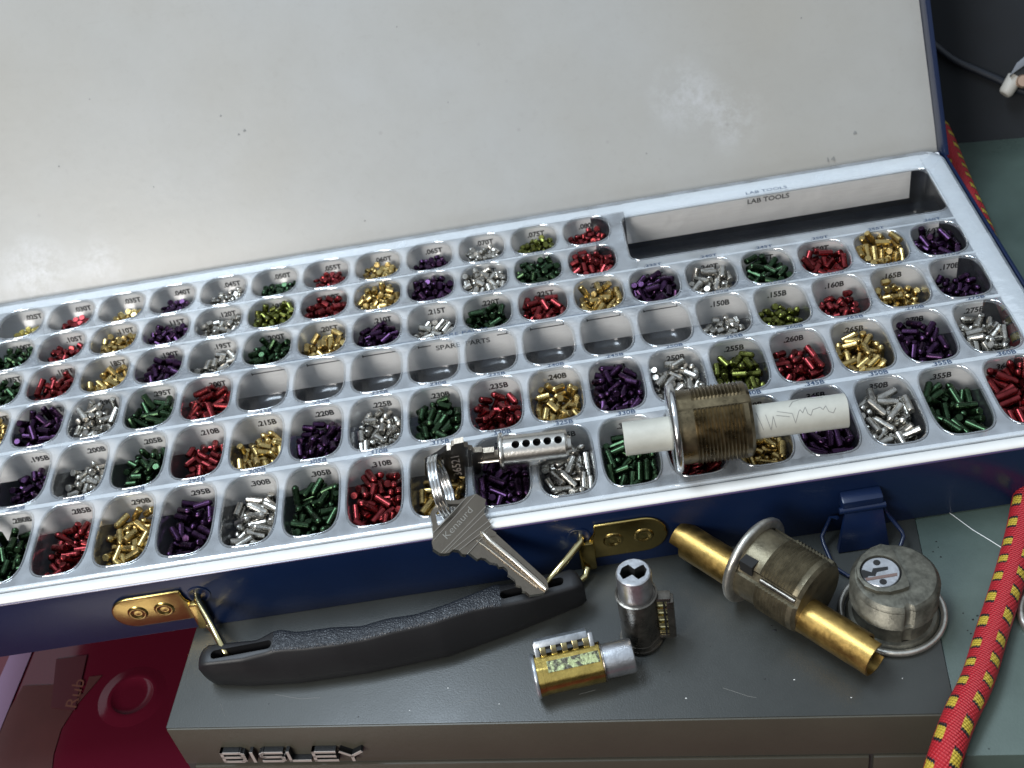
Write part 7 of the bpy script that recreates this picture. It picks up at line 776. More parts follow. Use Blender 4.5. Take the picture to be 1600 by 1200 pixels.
(6,2):[-24,-95,-159,48,-87,24,-76,-159,88,-45,-10,-3,-131,-23,-96,-5,-28,-160,98,11,-20,30,-160,16,-98,9,34,-160,-16,98,-56,73,-158,7,99,-44,43,-130,-86,-49,32,92,-158,-26,96,-47,-108,-147,50,-85,-48,74,-128,-74,-50,-45,-22,-130,-19,-95,-64,-17,-151,-11,-98,1,-105,-133,-71,17,55,-47,-144,-1,-92,-4,120,-134,-16,73,-31,113,-123,56,-63,24,49,-136,-53,82,-48,15,-110,74,64,-46,-123,-117,74,-64,48,-17,-122,74,-66,-5,-65,-130,-87,-47,20,38,-106,-71,-68,37,-126,-133,-87,-46,-46,-36,-97,-95,24,70,70,-134,10,89,43,122,-134,-57,64,51,99,-99,69,32,80,51,-81,4,89,75,34,-120,7,89,63,-105,-105,35,93,-76,86,-103,-13,-67,79,-37,-88,5,-87,-48,-7,-88,-91,19,-23,125,-95,87,-36,41,-86,-96,-23,-89,-51,-106,-92,-20,-91,29,26,-81,-63,64,34,-26,-94,70,1,-48,70,-90,1,-96,31,137,-89,-87,21,28,-16,-62,43,-44,-52,-60,-77,72,61,-17,-11,-68,-69,69,38,-54,-75,72,2,-55,86,-59,-73,-53,1,-90,-92,-36,82,23,84,-85,61,57,-50,-98,-64,97,17,-7,-149,-82,-80,-2,55,35,-71,34,-91,-31,48,-33,-64,58,14,-121,-58,-19,94,83,51,-37,0,99,-36,64,-61,-76,-54,-53,124,-72,-71,-69,23,82,-47,-97,16,-81,-73,-51,-2,-82,25,128,-55,92,36,51,-82,-58,88,-6,-33,120,-40,-9,-98,27,24,-48,72,66,-64,-20,-49,22,-96],
(6,1):[-44,-4,-160,6,-99,14,22,-145,90,19,10,82,-159,-5,99,-17,-14,-140,-13,86,-48,88,-156,-3,99,21,-38,-160,7,99,22,-54,-131,82,55,62,-36,-85,47,-62,-18,78,-160,-5,99,-69,-2,-146,-2,99,-29,110,-132,7,99,58,44,-158,0,99,8,72,-123,-83,12,-42,129,-76,86,38,12,-25,-127,-77,-58,-12,-87,-160,79,-60,-33,-132,-123,88,-37,28,128,-137,-71,47,47,134,-101,-54,42,-58,71,-109,45,88,49,-57,-160,6,99,-36,-93,-132,8,68,18,-135,-142,97,9,77,-47,-107,5,-91,27,115,-110,-60,56,-58,-115,-101,45,-82,74,42,-132,1,-99,-48,13,-109,-9,82,-20,119,-101,70,-69,51,-68,-117,-48,58,-56,-64,-129,18,76,11,-77,-86,56,-81,-1,-102,-122,-85,-21,-78,-34,-102,-5,-92,-12,46,-109,63,3,36,81,-82,-19,95,-66,90,-133,10,96,-2,-120,-92,-82,-8,51,-86,-94,-12,67,-56,-91,-76,-25,-95,-58,59,-60,-62,-30,49,-126,-88,77,60,-82,-7,-62,0,99,7,-13,-94,-2,-60,60,84,-105,34,86,-52,-10,-86,70,-70,-4,-88,-64,-43,89,48,-104,-56,67,-73,26,19,-99,27,-76,49,24,-69,-97,-7,67,-4,-82,35,-61,-36,-82,-50,47,-87,-39,99,-75,90,37,79,70,-84,2,88,-63,115,-51,47,87,15,-149,-63,88,6,-21,13,-91,1,85],
(6,0):[6,-63,-160,11,-98,-48,117,-132,-68,-32,63,-53,-154,9,-98,35,128,-132,81,-12,33,-36,-160,-11,98,37,81,-159,26,96,-45,3,-160,-16,-98,4,-102,-131,-38,-91,33,-108,-138,43,86,-22,98,-157,-97,-18,32,22,-132,69,-2,48,-19,-130,67,72,-49,-91,-155,10,-98,-4,74,-144,89,25,63,41,-154,10,98,-47,84,-121,52,60,-20,26,-138,-14,90,-20,-86,-155,-9,98,-39,-85,-125,75,64,-43,14,-124,70,-45,79,-53,-90,6,-79,41,52,-127,97,11,-72,-38,-138,-5,-98,22,-23,-106,78,-8,-44,38,-108,90,-28,-8,113,-122,16,-93,44,99,-110,-87,32,44,-53,-110,-87,2,-26,-43,-106,42,-64,79,37,-93,0,99,-45,65,-96,94,-23,25,-115,-111,-3,97,39,66,-93,48,81,27,6,-103,72,-8,-26,-25,-81,68,-57,-48,89,-79,98,-13,-56,-50,-104,51,-82,-5,-129,-98,76,-52,-16,143,-101,97,15,-32,-144,-92,56,-21,3,-107,-81,29,-64,82,47,-64,0,99,-50,101,-50,57,-81,20,139,-42,-21,41,-35,127,-78,98,11,-75,-83,-91,-12,96,9,26,-79,18,96,42,-87,-82,23,96,-24,20,-59,90,28,-26,-89,-62,-10,94,75,-107,-92,3,-29,-53,-88,-72,-5,98,32,16,-63,-50,-83,4,110,-54,-42,59,-78,-80,-57,-8,98,-49,-11,-49,96,21,-46,138,-34,-73,-33,-80,11,-86,-1,-99,49,146,-60,9,4,67,70,-38,10,98,-66,70,-60,-39,75,55,-146,-23,-6,-14,60,-126,-115,1,-28,23,-74,-39,65,73,-6,-151,-35,-95,2,-14,92,-31,-85,36,35,46,-41,-14,-89,61,-63,-55,-47,-87,48,115,-51,-54,-17,-49,36,-47,90,30,33,-40,-59,44,84,56,104,-10,35,89,-46,13,-30,96,20],
}
pins = {}
for cell, q in PDATA.items():
    for i in range(0, len(q), 5):
        x, y, z, dx, dy = q[i:i + 5]; dx /= 99.; dy /= 99.
        pins.setdefault(cell, []).append((x / 10., y / 10., z / 10., Vector((dx, dy, math.sqrt(max(0, 1 - dx * dx - dy * dy)))).normalized()))
def pin_geo(L, bottom, seg=14):
    h = L / 2; R = 1.42
    if bottom: prof = [(0.02, -h), (R - .22, -h), (R, -h + .22), (R, h - 1.15), (R - .12, h - .95), (.62, h - .12), (.4, h - .02), (.02, h)]
    else:
        ch = min(.25, L * .2); prof = [(0.02, -h), (R - ch, -h), (R, -h + ch), (R, h - ch), (R - ch, h), (.02, h)]
    V = []; F = []
    for (rr_, z) in prof:
        for k in range(seg): V.append((rr_ * math.cos(2 * math.pi * k / seg), rr_ * math.sin(2 * math.pi * k / seg), z))
    for i in range(len(prof) - 1):
        for k in range(seg):
            a = i * seg + k; b = i * seg + (k + 1) % seg; F.append((a, b, b + seg, a + seg))
    return np.array(V), np.array(F)
stuffV = []; stuffF = []; stuffM = []; vo = 0; keys = 'RGPSEOY'
front = []
for (r, c), L in pins.items():
    if r == 6:
        for i, p in enumerate(sorted(L, key=lambda p: -(p[2] - 0.25 * p[1]))): front.append((i, r, c, p))
front.sort(key=lambda t: t[0]); chosen = set()
indiv = front[:300]; rest6 = front[300:]
pmesh = {}
def pmat(r, c, i):
    k = CELLC[r][c]
    if (r, c) == (2, 6) and i == 3: k = 'G'
    return k
for (i, r, c, p) in indiv:
    if (r, c) not in pmesh:
        V, F = pin_geo(plen(r, c), True, 18); me = bpy.data.meshes.new('lock_pin'); me.from_pydata((V * S).tolist(), [], F.tolist())
        me.materials.append(PM[CELLC[r][c]]); me.polygons.foreach_set('use_smooth', [True] * len(me.polygons)); me.set_sharp_from_angle(angle=math.radians(30)); pmesh[(r, c)] = me
    o = bpy.data.objects.new('lock_pin', pmesh[(r, c)]); COL.objects.link(o)
    o.location = ((-c * P + p[0]) * S, (ROW[r][0] + p[1]) * S, p[2] * S); o.rotation_mode = 'QUATERNION'
    dr = p[3] if (i * 7 + c) % 2 else -p[3]
    o.rotation_quaternion = dr.to_track_quat('Z', 'Y')
    cn = PINN[CELLC[r][c]]
    tag(o, 'pointed %s metal pin in the heap of the front-row %s compartment' % (cn, num(r, c)), 'lock pin', '%s pins heaped in the %s compartment' % (cn, num(r, c)))
rest = [(r, c, p) for (i, r, c, p) in rest6] + [(r, c, p) for (r, c), L in pins.items() if r < 6 for p in L]
cnt = {}
for (r, c, p) in rest:
    V, F = pin_geo(plen(r, c), num(r, c).endswith('B'), 12)
    j = cnt.get((r, c), 0); cnt[(r, c)] = j + 1
    dr = p[3] if (j * 5 + c) % 2 else -p[3]
    Rm = np.array(dr.to_track_quat('Z', 'Y').to_matrix())
    Vw = V @ Rm.T + np.array([-c * P + p[0], ROW[r][0] + p[1], p[2]])
    stuffV.append(Vw); stuffF.append(F + vo); stuffM += [keys.index(pmat(r, c, j))] * len(F); vo += len(V)
Vn = np.concatenate(stuffV); Fn = np.concatenate(stuffF); org = np.array([-200., 60., -10.])
me = bpy.data.meshes.new('lock_pins'); me.from_pydata(((Vn - org) * S).tolist(), [], Fn.tolist())
me.polygons.foreach_set('material_index', stuffM); me.polygons.foreach_set('use_smooth', [True] * len(me.polygons)); me.set_sharp_from_angle(angle=math.radians(30))
for k in keys: me.materials.append(PM[k])
o = bpy.data.objects.new('lock_pins', me); COL.objects.link(o); o.location = Vector(org) * S
tag(o, 'coloured metal pins heaped in the compartments behind the front row', 'pins', 'loose pins in the tray', 'stuff')

# ================================================================== lock hardware
def rings_lathe(mb, prof, P0, ax, seg, rf, up=None, mi=0, cap0=False, cap1=False):
    ax = Vector(ax).normalized(); X, Y = frame(ax, up); P0 = Vector(P0); R = []
    for (r, t) in prof:
        R.append([P0 + ax * t + X * (rf(r, t, 2 * math.pi * k / seg) * math.cos(2 * math.pi * k / seg)) + Y * (rf(r, t, 2 * math.pi * k / seg) * math.sin(2 * math.pi * k / seg)) for k in range(seg)])
    return mb.loft(R, mi, True, cap0, cap1)
def threaded_shell(parent, F0, ax, up, L, mats, flat_at, t_thread=(5.5, 22.5), R=14.1, pitch=1.3, slot=None, back_bevel=1.2, fl=(16.4, 3.0)):
    """housing: rolled flange at t<0, neck, threads with flat lengthwise channels"""
    mb = MB()
    prof = [(0.05, L), (R - back_bevel - .3, L), (R - .3, L - back_bevel), (R - .15, t_thread[1] + .3)]
    t = t_thread[1]; up_ = True
    while t > t_thread[0]:
        prof.append((R if up_ else R - .68, t)); up_ = not up_; t -= pitch / 2
    prof += [(R - .7, t_thread[0] - .2), (R - .5, 3.0), (R - .5, 0.0)]
    def rf(r, t, a):
        for (fa, depth, width) in flat_at:
            d = (a - fa + math.pi) % (2 * math.pi) - math.pi
            if abs(d) < width:
                r = min(r, (R - depth) / max(math.cos(d), .5))
        return r
    rings_lathe(mb, prof, F0, ax, 120, rf, up)
    b = mb.build('threaded_barrel', mats[0], parent, angle=28)
    mb = MB()
    fr, ft = fl
    prof = [(R - .6, 0.05), (fr - 1.2, 0.0), (fr - .4, -.3), (fr, -1.2), (fr - .15, -2.0), (fr - .9, -2.8), (fr - 2.6, -3.2), (7, -3.3), (0.05, -3.3)]
    mb.lathe(prof, F0, ax, 96, up=up).build('flange_rim', mats[1], parent, angle=60)
    return b
def follower(name, parent, P0, P1, R, wall, m, notch0=None, notch1=None, label=None, seg=64, chip=0.0):
    """hollow tube, open ends, with a rectangular notch cut into an end between two angles"""
    P0 = Vector(P0); P1 = Vector(P1); ax = (P1 - P0); L = ax.length; ax.normalize(); X, Y = frame(ax)
    def ends(a):
        t0, t1 = 0.0, L
        if notch0 and notch0[0] < (a % (2 * math.pi)) < notch0[1]: t0 = notch0[2]
        if notch1 and notch1[0] < (a % (2 * math.pi)) < notch1[1]: t1 = L - notch1[2]
        return t0 + chip * .3 * math.sin(5 * a), t1 + chip * .4 * math.sin(3 * a + 1)
    mb = MB(); n = 26; A = []
    angs = [2 * math.pi * k / seg for k in range(seg)]
    for nt in (notch0, notch1):
        if nt: angs += [nt[0] - .0005, nt[0] + .0005, nt[1] - .0005, nt[1] + .0005]
    angs = sorted(a % (2 * math.pi) for a in angs)
    V = []; N = len(angs)
    for (r, ts) in ((R - .15, 'e0'), (R, .15), (R, -.15), (R - .15, 'e1'), (R - wall, 'e1'), (R - wall, 'e0')):
        ring = []
        for a in angs:
            e0, e1 = ends(a)
            t = e0 if ts == 'e0' else e1 if ts == 'e1' else (e0 + .15 if ts > 0 else e1 - .15)
            ring.append(P0 + ax * t + X * (r * math.cos(a)) + Y * (r * math.sin(a)))
        A.append(ring)
    A.append(A[0])
    mb.loft(A, 0, True)
    return mb.build(name, m, parent, angle=40)

# A: housing lying on the tray, white plastic follower through it
A0 = bz(975, 686, 15.2); A1 = bz(1322, 641, 15.2)
axA = (A1 - A0).normalized()
FA = bz(1050, 667, 15.2) + Vector((2.2, 0, 0)); FA.z = 14.3
mA = thing('lock_cylinder', 'threaded brown brass lock cylinder lying on the tray with a white rod through it', 'lock cylinder', (FA.x + 12, FA.y, 0))
threaded_shell(mA, FA, axA, (0, 0, 1), 25.5, (MT['old_brass'], MT['chrome']), [(math.radians(11), .95, .17)], R=13.9, fl=(16.3, 3))
fa = follower('follower_rod', None, A0, A1, 6.1, 2.0, MT['nylon'], chip=.25)
tag(fa, 'white plastic plug follower rod with scribbled pencil marks, pushed through the cylinder on the tray', 'follower rod')
# pencil scribble, wrapped on the rod's surface
def on_rod(s, ang, lift=.05):
    X, Y = frame(axA); p = A0 + axA * s; r = 6.1 + lift; return p + X * (r * math.cos(ang)) + Y * (r * math.sin(ang))
def rod_px(u, v):
    # nearest surface point of the rod under this pixel
    d = Vector(ray(u, v)).normalized(); o = Vector(CP); w = o - A0
    dd = d - axA * d.dot(axA); ww = w - axA * w.dot(axA)
    a = dd.dot(dd); b = 2 * dd.dot(ww); c = ww.dot(ww) - (6.1 + .03) ** 2
    q = b * b - 4 * a * c
    t = (-b - math.sqrt(max(q, 0))) / (2 * a); return o + d * t
scr = [[(1172, 641), (1178, 679)], [(1181, 645), (1189, 662), (1193, 672)], [(1196, 648), (1205, 672), (1208, 650), (1213, 668)], [(1214, 643), (1238, 646), (1243, 661), (1248, 643), (1250, 640), (1254, 645), (1258, 636), (1262, 646), (1267, 649), (1270, 640), (1276, 638), (1281, 636), (1286, 640), (1290, 634)],
       [(1290, 634), (1295, 643), (1302, 645), (1306, 637)], [(1233, 636), (1238, 628), (1250, 624), (1285, 621)], [(1213, 649), (1234, 651)]]
mb = MB()
for s_ in scr:
    pts = []
    for (a, b) in zip(s_[:-1], s_[1:]):
        for k in range(6): pts.append(rod_px(a[0] + (b[0] - a[0]) * k / 6, a[1] + (b[1] - a[1]) * k / 6))
    pts.append(rod_px(*s_[-1])); mb.tube(pts, 0.11, 5)
mb.build('pencil_scribble', MT['pen'], fa)

# B: housing on the grey cabinet with a brass follower through it
B0 = bz(1062, 838, -20.2); B1 = bz(1370, 1030, -20.2); axB = (B1 - B0).normalized()
FB = bz(1183, 878, -16.4); 
mB = thing('lock_cylinder', 'tarnished threaded lock cylinder lying on the grey cabinet with a brass tube through it', 'lock cylinder', (FB.x + 8, FB.y - 8, -31))
threaded_shell(mB, FB, axB, (0, 0, 1), 25.0, (MT['grime'], MT['worn_nickel']), [(math.radians(54), 1.5, .15), (math.radians(-45), 1.2, .12)], R=13.9, t_thread=(8.5, 22), fl=(16.6, 3))
XB, YB = frame(axB, (0, 0, 1))
MB().tube([FB + axB * 9.5 + XB * 7.45 + YB * 10.2, FB + axB * 23.5 + XB * 7.45 + YB * 10.2], 1.0, 12).build('channel_pin', MT['steel_brown'], mB)
MB().box((-2.6, -3.2, 0), (2.6, 3.2, 5.2), M=Matrix.Translation(FB + XB * 9.0 + YB * 7.2 + axB * .8) @ Matrix((XB, YB, axB)).transposed().to_4x4()).build('dark_opening', MT['hole'], mB)  # dark inside of an opening, put in as a black block
fb = follower('follower_tube', None, B0, B1, 6.35, .7, MT['brass_tube'], notch0=(1.2, 2.9, 4.5), notch1=(4.0, 5.9, 5.0))
tag(fb, 'brass plug follower tube with notched ends passing through the cylinder on the grey cabinet', 'follower tube')

# C: housing standing on its flange
C0 = Vector((-65.3, -65.4, -31.0)); mC = thing('lock_cylinder', 'grimy lock cylinder standing upright with a bright silver keyed plug in its top', 'lock cylinder', C0)
notch_a = math.atan2(bz(1418, 948, -11).y - C0.y, bz(1418, 948, -11).x - C0.x)
def rfC(r, t, a):
    d = (a - notch_a + math.pi) % (2 * math.pi) - math.pi
    if abs(d) < .11 and r > 12: r -= math.sqrt(max(0, 1 - (d / .11) ** 2)) * (1.2 if t > 12 else .7)
    return r
prof = [(0.05, 21.4), (11.6, 21.4), (13.0, 21.2), (13.6, 20.6), (14.0, 20.2), (14.4, 19.6)]
t = 19.2; k = 0
while t > 10.6: prof.append((14.6 if k % 2 else 14.25, t)); t -= .4; k += 1
prof += [(14.4, 10.2), (14.3, 9.6), (13.2, 9.2), (13.0, 4), (13.4, 2.6)]
mb = MB(); rings_lathe(mb, prof, C0, (0, 0, 1), 180, rfC, (1, 0, 0)); mb.build('barrel', MT['grime_grey'], mC, angle=30)
MB().lathe([(13.2, 2.7), (14.6, 2.6), (15.4, 1.6), (15.6, .25), (13, 0.05)], C0, (0, 0, 1), 96).build('base_collar', MT['grime_grey'], mC)
MB().lathe([(16.0, 2.2), (16.9, 2.9), (17.8, 2.7), (18.2, 1.9), (17.9, .9), (17.0, .3), (16.0, .6), (16.0, 2.2)], C0, (0, 0, 1), 96).build('flange_rim', MT['worn_nickel'], mC, angle=70)
zt = C0.z + 21.4
bpx = [(1391, 853), (1403, 873), (1414, 895), (1420, 908), (1421, 916), (1412, 920), (1392, 925), (1370, 924), (1351, 916), (1340, 902), (1338, 887), (1345, 869), (1360, 856), (1376, 850)]
bt = [bz(u, v, zt + 1.5) for u, v in bpx]
bo = MB().prism([(p.x, p.y, zt - .2) for p in bt], [(p.x, p.y, zt + 1.7) for p in bt]).build('plug_boss', MT['grime_grey'], mC, bevel=.3)
pc = bz(1376, 894, zt + 1.2)
cut = MB().lathe([(0.02, -2), (6.75, -2), (6.75, 5), (.02, 5)], (pc.x, pc.y, zt), (0, 0, 1), 64).build('cutter', MT['hole'], mC)
md = bo.modifiers.new('b', 'BOOLEAN'); md.object = cut; md.operation = 'DIFFERENCE'; md.solver = 'EXACT'
dg = bpy.context.evaluated_depsgraph_get(); nm = bpy.data.meshes.new_from_object(bo.evaluated_get(dg)); bo.modifiers.clear(); bo.data = nm; bpy.data.objects.remove(cut)
nm.set_sharp_from_angle(angle=math.radians(30))
pf = MB().lathe([(0.05, 1.35), (5.95, 1.35), (6.2, 1.1), (6.2, 0)], (pc.x, pc.y, zt), (0, 0, 1), 64).build('plug_face', MT['satin'], mC, angle=20)
MB().lathe([(6.15, .35), (6.8, .35)], (pc.x, pc.y, zt), (0, 0, 1), 64).build('plug_seam', MT['hole'], pf)
for (u, v) in ((1370, 879), (1380, 909)):
    q = bz(u, v, zt + 1.36); MB().lathe([(1.25, -.1), (1.2, .05), (.01, .04)], (q.x, q.y, zt + 1.34), (0, 0, 1), 24).build('screw_hole', MT['hole'], pf)
kw = [(1345, 893), (1348, 890), (1362, 894), (1364, 888), (1387, 885), (1388, 890), (1370, 894), (1368, 900), (1357, 900), (1354, 905), (1348, 901)]
q = [bz(u, v, zt + 1.4) for u, v in kw]; MB().prism([(p.x, p.y, zt + 1.2) for p in q], [(p.x, p.y, zt + 1.4) for p in q]).build('keyway', MT['hole'], pf)
wd = [(1352, 897), (1352, 903), (1362, 901), (1372, 898), (1384, 897), (1402, 895), (1402, 899), (1384, 902), (1368, 904), (1356, 907), (1351, 903)]
MT['rust'] = mat('rusty_ward', (0.22, .15, .13), .45, metal=.6)
q = [bz(u, v, zt + 1.55) for u, v in [(1371, 900), (1402, 895), (1402, 899), (1384, 902), (1366, 905), (1354, 907), (1352, 903), (1362, 902)]]; MB().prism([(p.x, p.y, zt + 1.2) for p in q], [(p.x, p.y, zt + 1.6) for p in q]).build('keyway_ward', MT['rust'], pf)

# D and E: key-in-knob cylinders with a side stack of pin chambers
def knob_cylinder(P0, ax, side, label, mbody, mtube, mcap, Lb, Lt, mirror=1):
    ax = Vector(ax).normalized(); side = (Vector(side) - ax * Vector(side).dot(ax)).normalized(); oth = ax.cross(side) * mirror; P0 = Vector(P0)
    th = thing('knob_cylinder', label, 'lock cylinder', (P0.x, P0.y, -31))
    def w(s, o, t): return P0 + side * s + oth * o + ax * t
    # body: round with a flat facet beside the pin stack
    def bodyr(a):
        r = 7.1
        for (fa, d) in ((math.radians(40), 6.5), (math.radians(-40), 6.5), (math.radians(75), 6.6), (math.radians(180), 6.7)):
            c_ = math.cos(a - fa)
            if c_ > .3: r = min(r, d / c_)
        return r
    N = 64
    def ring_(t, k=1.0, add=0.0): return [w((bodyr(2 * math.pi * i / N) * k + add) * math.cos(2 * math.pi * i / N), (bodyr(2 * math.pi * i / N) * k + add) * math.sin(2 * math.pi * i / N), t) for i in range(N)]
    mb = MB().loft([ring_(1.6, .5), ring_(1.6), ring_(3.6), ring_(3.61, 1, -.25), ring_(Lb - .3, 1, -.25), ring_(Lb, .97, -.25), ring_(Lb, .6)], 0, True, True, True)
    mb.build('cylinder_body', mbody, th, angle=25)
    MB().lathe([(0.05, -.1), (6.2, -.1), (7.4, .3), (7.7, .9), (7.5, 1.5), (5, 1.6)], P0, ax, 64).build('face_rim', mcap, th, angle=50)
    MB().lathe([(4, Lb - .1), (7.0, Lb - .1), (7.1, Lb + .25), (6.5, Lb + .45), (6.3, Lb + .2), (6.3, Lb - .1)], P0, ax, 64).build('retaining_ring', MT['steel_brown'], th, angle=50)
    # tailpiece sleeve with its bow-tie socket
    Rt = 5.9; tw = MB(); T1 = Lb + Lt
    tw.lathe([(Rt, Lb - .5), (Rt + .05, T1 - 1.2), (Rt - .2, T1 - .3), (Rt - .6, T1)], P0, ax, 64, up=side)
    key_ = [(4.6, .15), (4.5, .75), (1.2, 1.25), (3.6, 2.05), (4.2, 2.7), (4.6, math.pi + .15), (4.5, math.pi + .75), (1.2, math.pi + 1.25), (3.6, math.pi + 2.05), (4.2, math.pi + 2.7)]
    def sock(a):
        a %= 2 * math.pi; K = sorted((q[1], q[0]) for q in key_); K = [(K[-1][0] - 2 * math.pi, K[-1][1])] + K + [(K[0][0] + 2 * math.pi, K[0][1])]
        for (a0, r0), (a1, r1) in zip(K[:-1], K[1:]):
            if a0 <= a <= a1:
                p0 = Vector((r0 * math.cos(a0), r0 * math.sin(a0))); p1 = Vector((r1 * math.cos(a1), r1 * math.sin(a1)))
                d = Vector((math.cos(a), math.sin(a))); e_ = p1 - p0; den = d.x * e_.y - d.y * e_.x
                return (p0.x * e_.y - p0.y * e_.x) / den if abs(den) > 1e-6 else r0
        return 3
    X, Y = frame(ax, side)
    rr2 = lambda k, t, f: [P0 + ax * t + X * (f(2 * math.pi * i / 64) * math.cos(2 * math.pi * i / 64)) + Y * (f(2 * math.pi * i / 64) * math.sin(2 * math.pi * i / 64)) for i in range(64)]
    tw.loft([rr2(0, T1, lambda a: Rt - .6), rr2(0, T1, sock)], 0)
    tw.loft([rr2(0, T1, sock), rr2(0, T1 - 6, sock)], 1, True, False, True)
    tw.build('tail_sleeve', [mtube, MT['hole']], th, angle=35)
    # pin stack: brass pins standing between the body and an outer cover plate
    for i in range(5):
        t0 = 4.2 + i * (Lb - 7) / 4.6
        MB().prism([w(5.9, -1.3, t0), w(5.9, 1.3, t0), w(5.9, 1.3, t0 + 1.9), w(5.9, -1.3, t0 + 1.9)], [w(10.2, -1.3, t0), w(10.2, 1.3, t0), w(10.2, 1.3, t0 + 1.9), w(10.2, -1.3, t0 + 1.9)]).build('chamber_pin', MT['brass_wire'], th, bevel=.25)
    MB().prism([w(5.5, -1.9, 2.2), w(5.5, 1.9, 2.2), w(5.5, 1.9, 3.8), w(5.5, -1.9, 3.8)], [w(11.6, -1.9, 2.2), w(11.6, 1.9, 2.2), w(11.6, 1.9, 3.8), w(11.6, -1.9, 3.8)]).build('chamber_end', mcap, th, bevel=.4)
    MB().prism([w(5.5, -1.9, Lb - 3), w(5.5, 1.9, Lb - 3), w(5.5, 1.9, Lb - 1.4), w(5.5, -1.9, Lb - 1.4)], [w(11.3, -1.9, Lb - 3), w(11.3, 1.9, Lb - 3), w(11.3, 1.9, Lb - 1.4), w(11.3, -1.9, Lb - 1.4)]).build('chamber_end', mcap, th, bevel=.4)
    MB().prism([w(8.6, -1.6, 3.5), w(8.6, 1.0, 3.5), w(8.6, 1.0, Lb - 2.8), w(8.6, -1.6, Lb - 2.8)], [w(9.4, -1.2, 3.5), w(9.4, .6, 3.5), w(9.4, .6, Lb - 2.8), w(9.4, -1.2, Lb - 2.8)]).build('chamber_core', MT['hole'], th)
    cv = MB().prism([w(9.8, -2.3, 2.6), w(9.8, 2.3, 2.6), w(9.8, 2.3, Lb - 3.2), w(9.8, -2.3, Lb - 3.2)], [w(12.2, -1.9, 2.6), w(12.2, 1.9, 2.6), w(12.2, 1.9, Lb - 3.2), w(12.2, -1.9, Lb - 3.2)])
    cv.build('chamber_cover', mcap, th, bevel=.35)
    return th, w
knob_cylinder((-151, -60, -30.8), (0, 0, 1), (1, -.14, 0), 'silver and brown key-in-knob lock cylinder standing on end beside the brass bracket', MT['steel_brown'], MT['satin'], MT['steel_brown'], 25.5, 11.5)
E0 = bz(833, 1058, -23.2); E1 = bz(985, 1024, -23.2); axE = (E1 - E0).normalized()
MT['cover'] = mat('scuffed_steel_cover', (0.42, 0.45, 0.48), .35, metal=.8, var=.35, vscale=400)
th, w = knob_cylinder(E0, axE, (-.05, .62, .78), 'yellow brass key-in-knob lock cylinder lying on its side in front of the handle', MT['gold_foil'], MT['satin'], MT['cover'], 24.0, 10.8)
# patina plate on the facet beside the pin stack
MB().prism([w(5.25, -3.9, 5.5), w(2.1, -6.4, 5.5), w(2.1, -6.4, 23.2), w(5.25, -3.9, 23.2)], [w(5.45, -4.2, 5.5), w(2.3, -6.7, 5.5), w(2.3, -6.7, 23.2), w(5.45, -4.2, 23.2)]).build('patina_face', MT['patina'], th)
MB().prism([w(5.25, 3.9, 5.5), w(2.1, 6.4, 5.5), w(2.1, 6.4, 23.2), w(5.25, 3.9, 23.2)], [w(5.45, 4.2, 5.5), w(2.3, 6.7, 5.5), w(2.3, 6.7, 23.2), w(5.45, 4.2, 23.2)]).build('patina_face', MT['patina'], th)

# F: plug with key
G0 = bz(789, 707, 7.0); G1 = bz(888, 696, 7.0); axG = (G1 - G0).normalized(); GL = (G1 - G0).length
EL = math.radians(70); hd = Vector((0, -math.cos(EL), math.sin(EL))); hd = (hd - axG * hd.dot(axG)).normalized()
plug = thing('lock_plug', 'shiny nickel lock plug with five dark pin holes lying across the front compartments', 'lock plug', (G0.x + 12, G0.y, .5))
# shell of the plug, five drilled holes cut through its skin
NS, NT = 96, 150
X, Y = frame(axG, hd); Rp = 6.1; V = []; F = []
holes_t = [4.7 + i * 3.9 for i in range(5)]
body = MB().lathe([(0.05, 0), (Rp, 0), (Rp, GL - .8), (Rp - .5, GL), (3.6, GL), (3.4, GL + 1.2), (0.05, GL + 1.2)], G0, axG, 96, up=hd).build('plug_body', MT['nickel'], plug, angle=35)
for i, tt in enumerate(holes_t):
    c = G0 + axG * tt
    cut = MB().lathe([(0.02, 2), (1.5, 2), (1.5, 9), (.02, 9)], c, hd, 28).build('cutter', MT['hole'], plug)
    md = body.modifiers.new('b', 'BOOLEAN'); md.object = cut; md.operation = 'DIFFERENCE'; md.solver = 'EXACT'
    dg = bpy.context.evaluated_depsgraph_get(); nm = bpy.data.meshes.new_from_object(body.evaluated_get(dg)); body.modifiers.clear(); body.data = nm; bpy.data.objects.remove(cut)
    MB().lathe([(0.02, 2.1), (1.48, 2.1), (1.48, 5.2)], c, hd, 28).build('pin_hole', MT['hole'], plug)
nm.set_sharp_from_angle(angle=math.radians(30))
MB().lathe([(0.05, -1.9), (6.6, -1.9), (7.3, -1.5), (7.5, -.9), (7.3, -.2), (6.2, 0), (6.0, .05)], G0, axG, 72, up=hd).build('plug_flange', MT['nickel'], plug, angle=60)

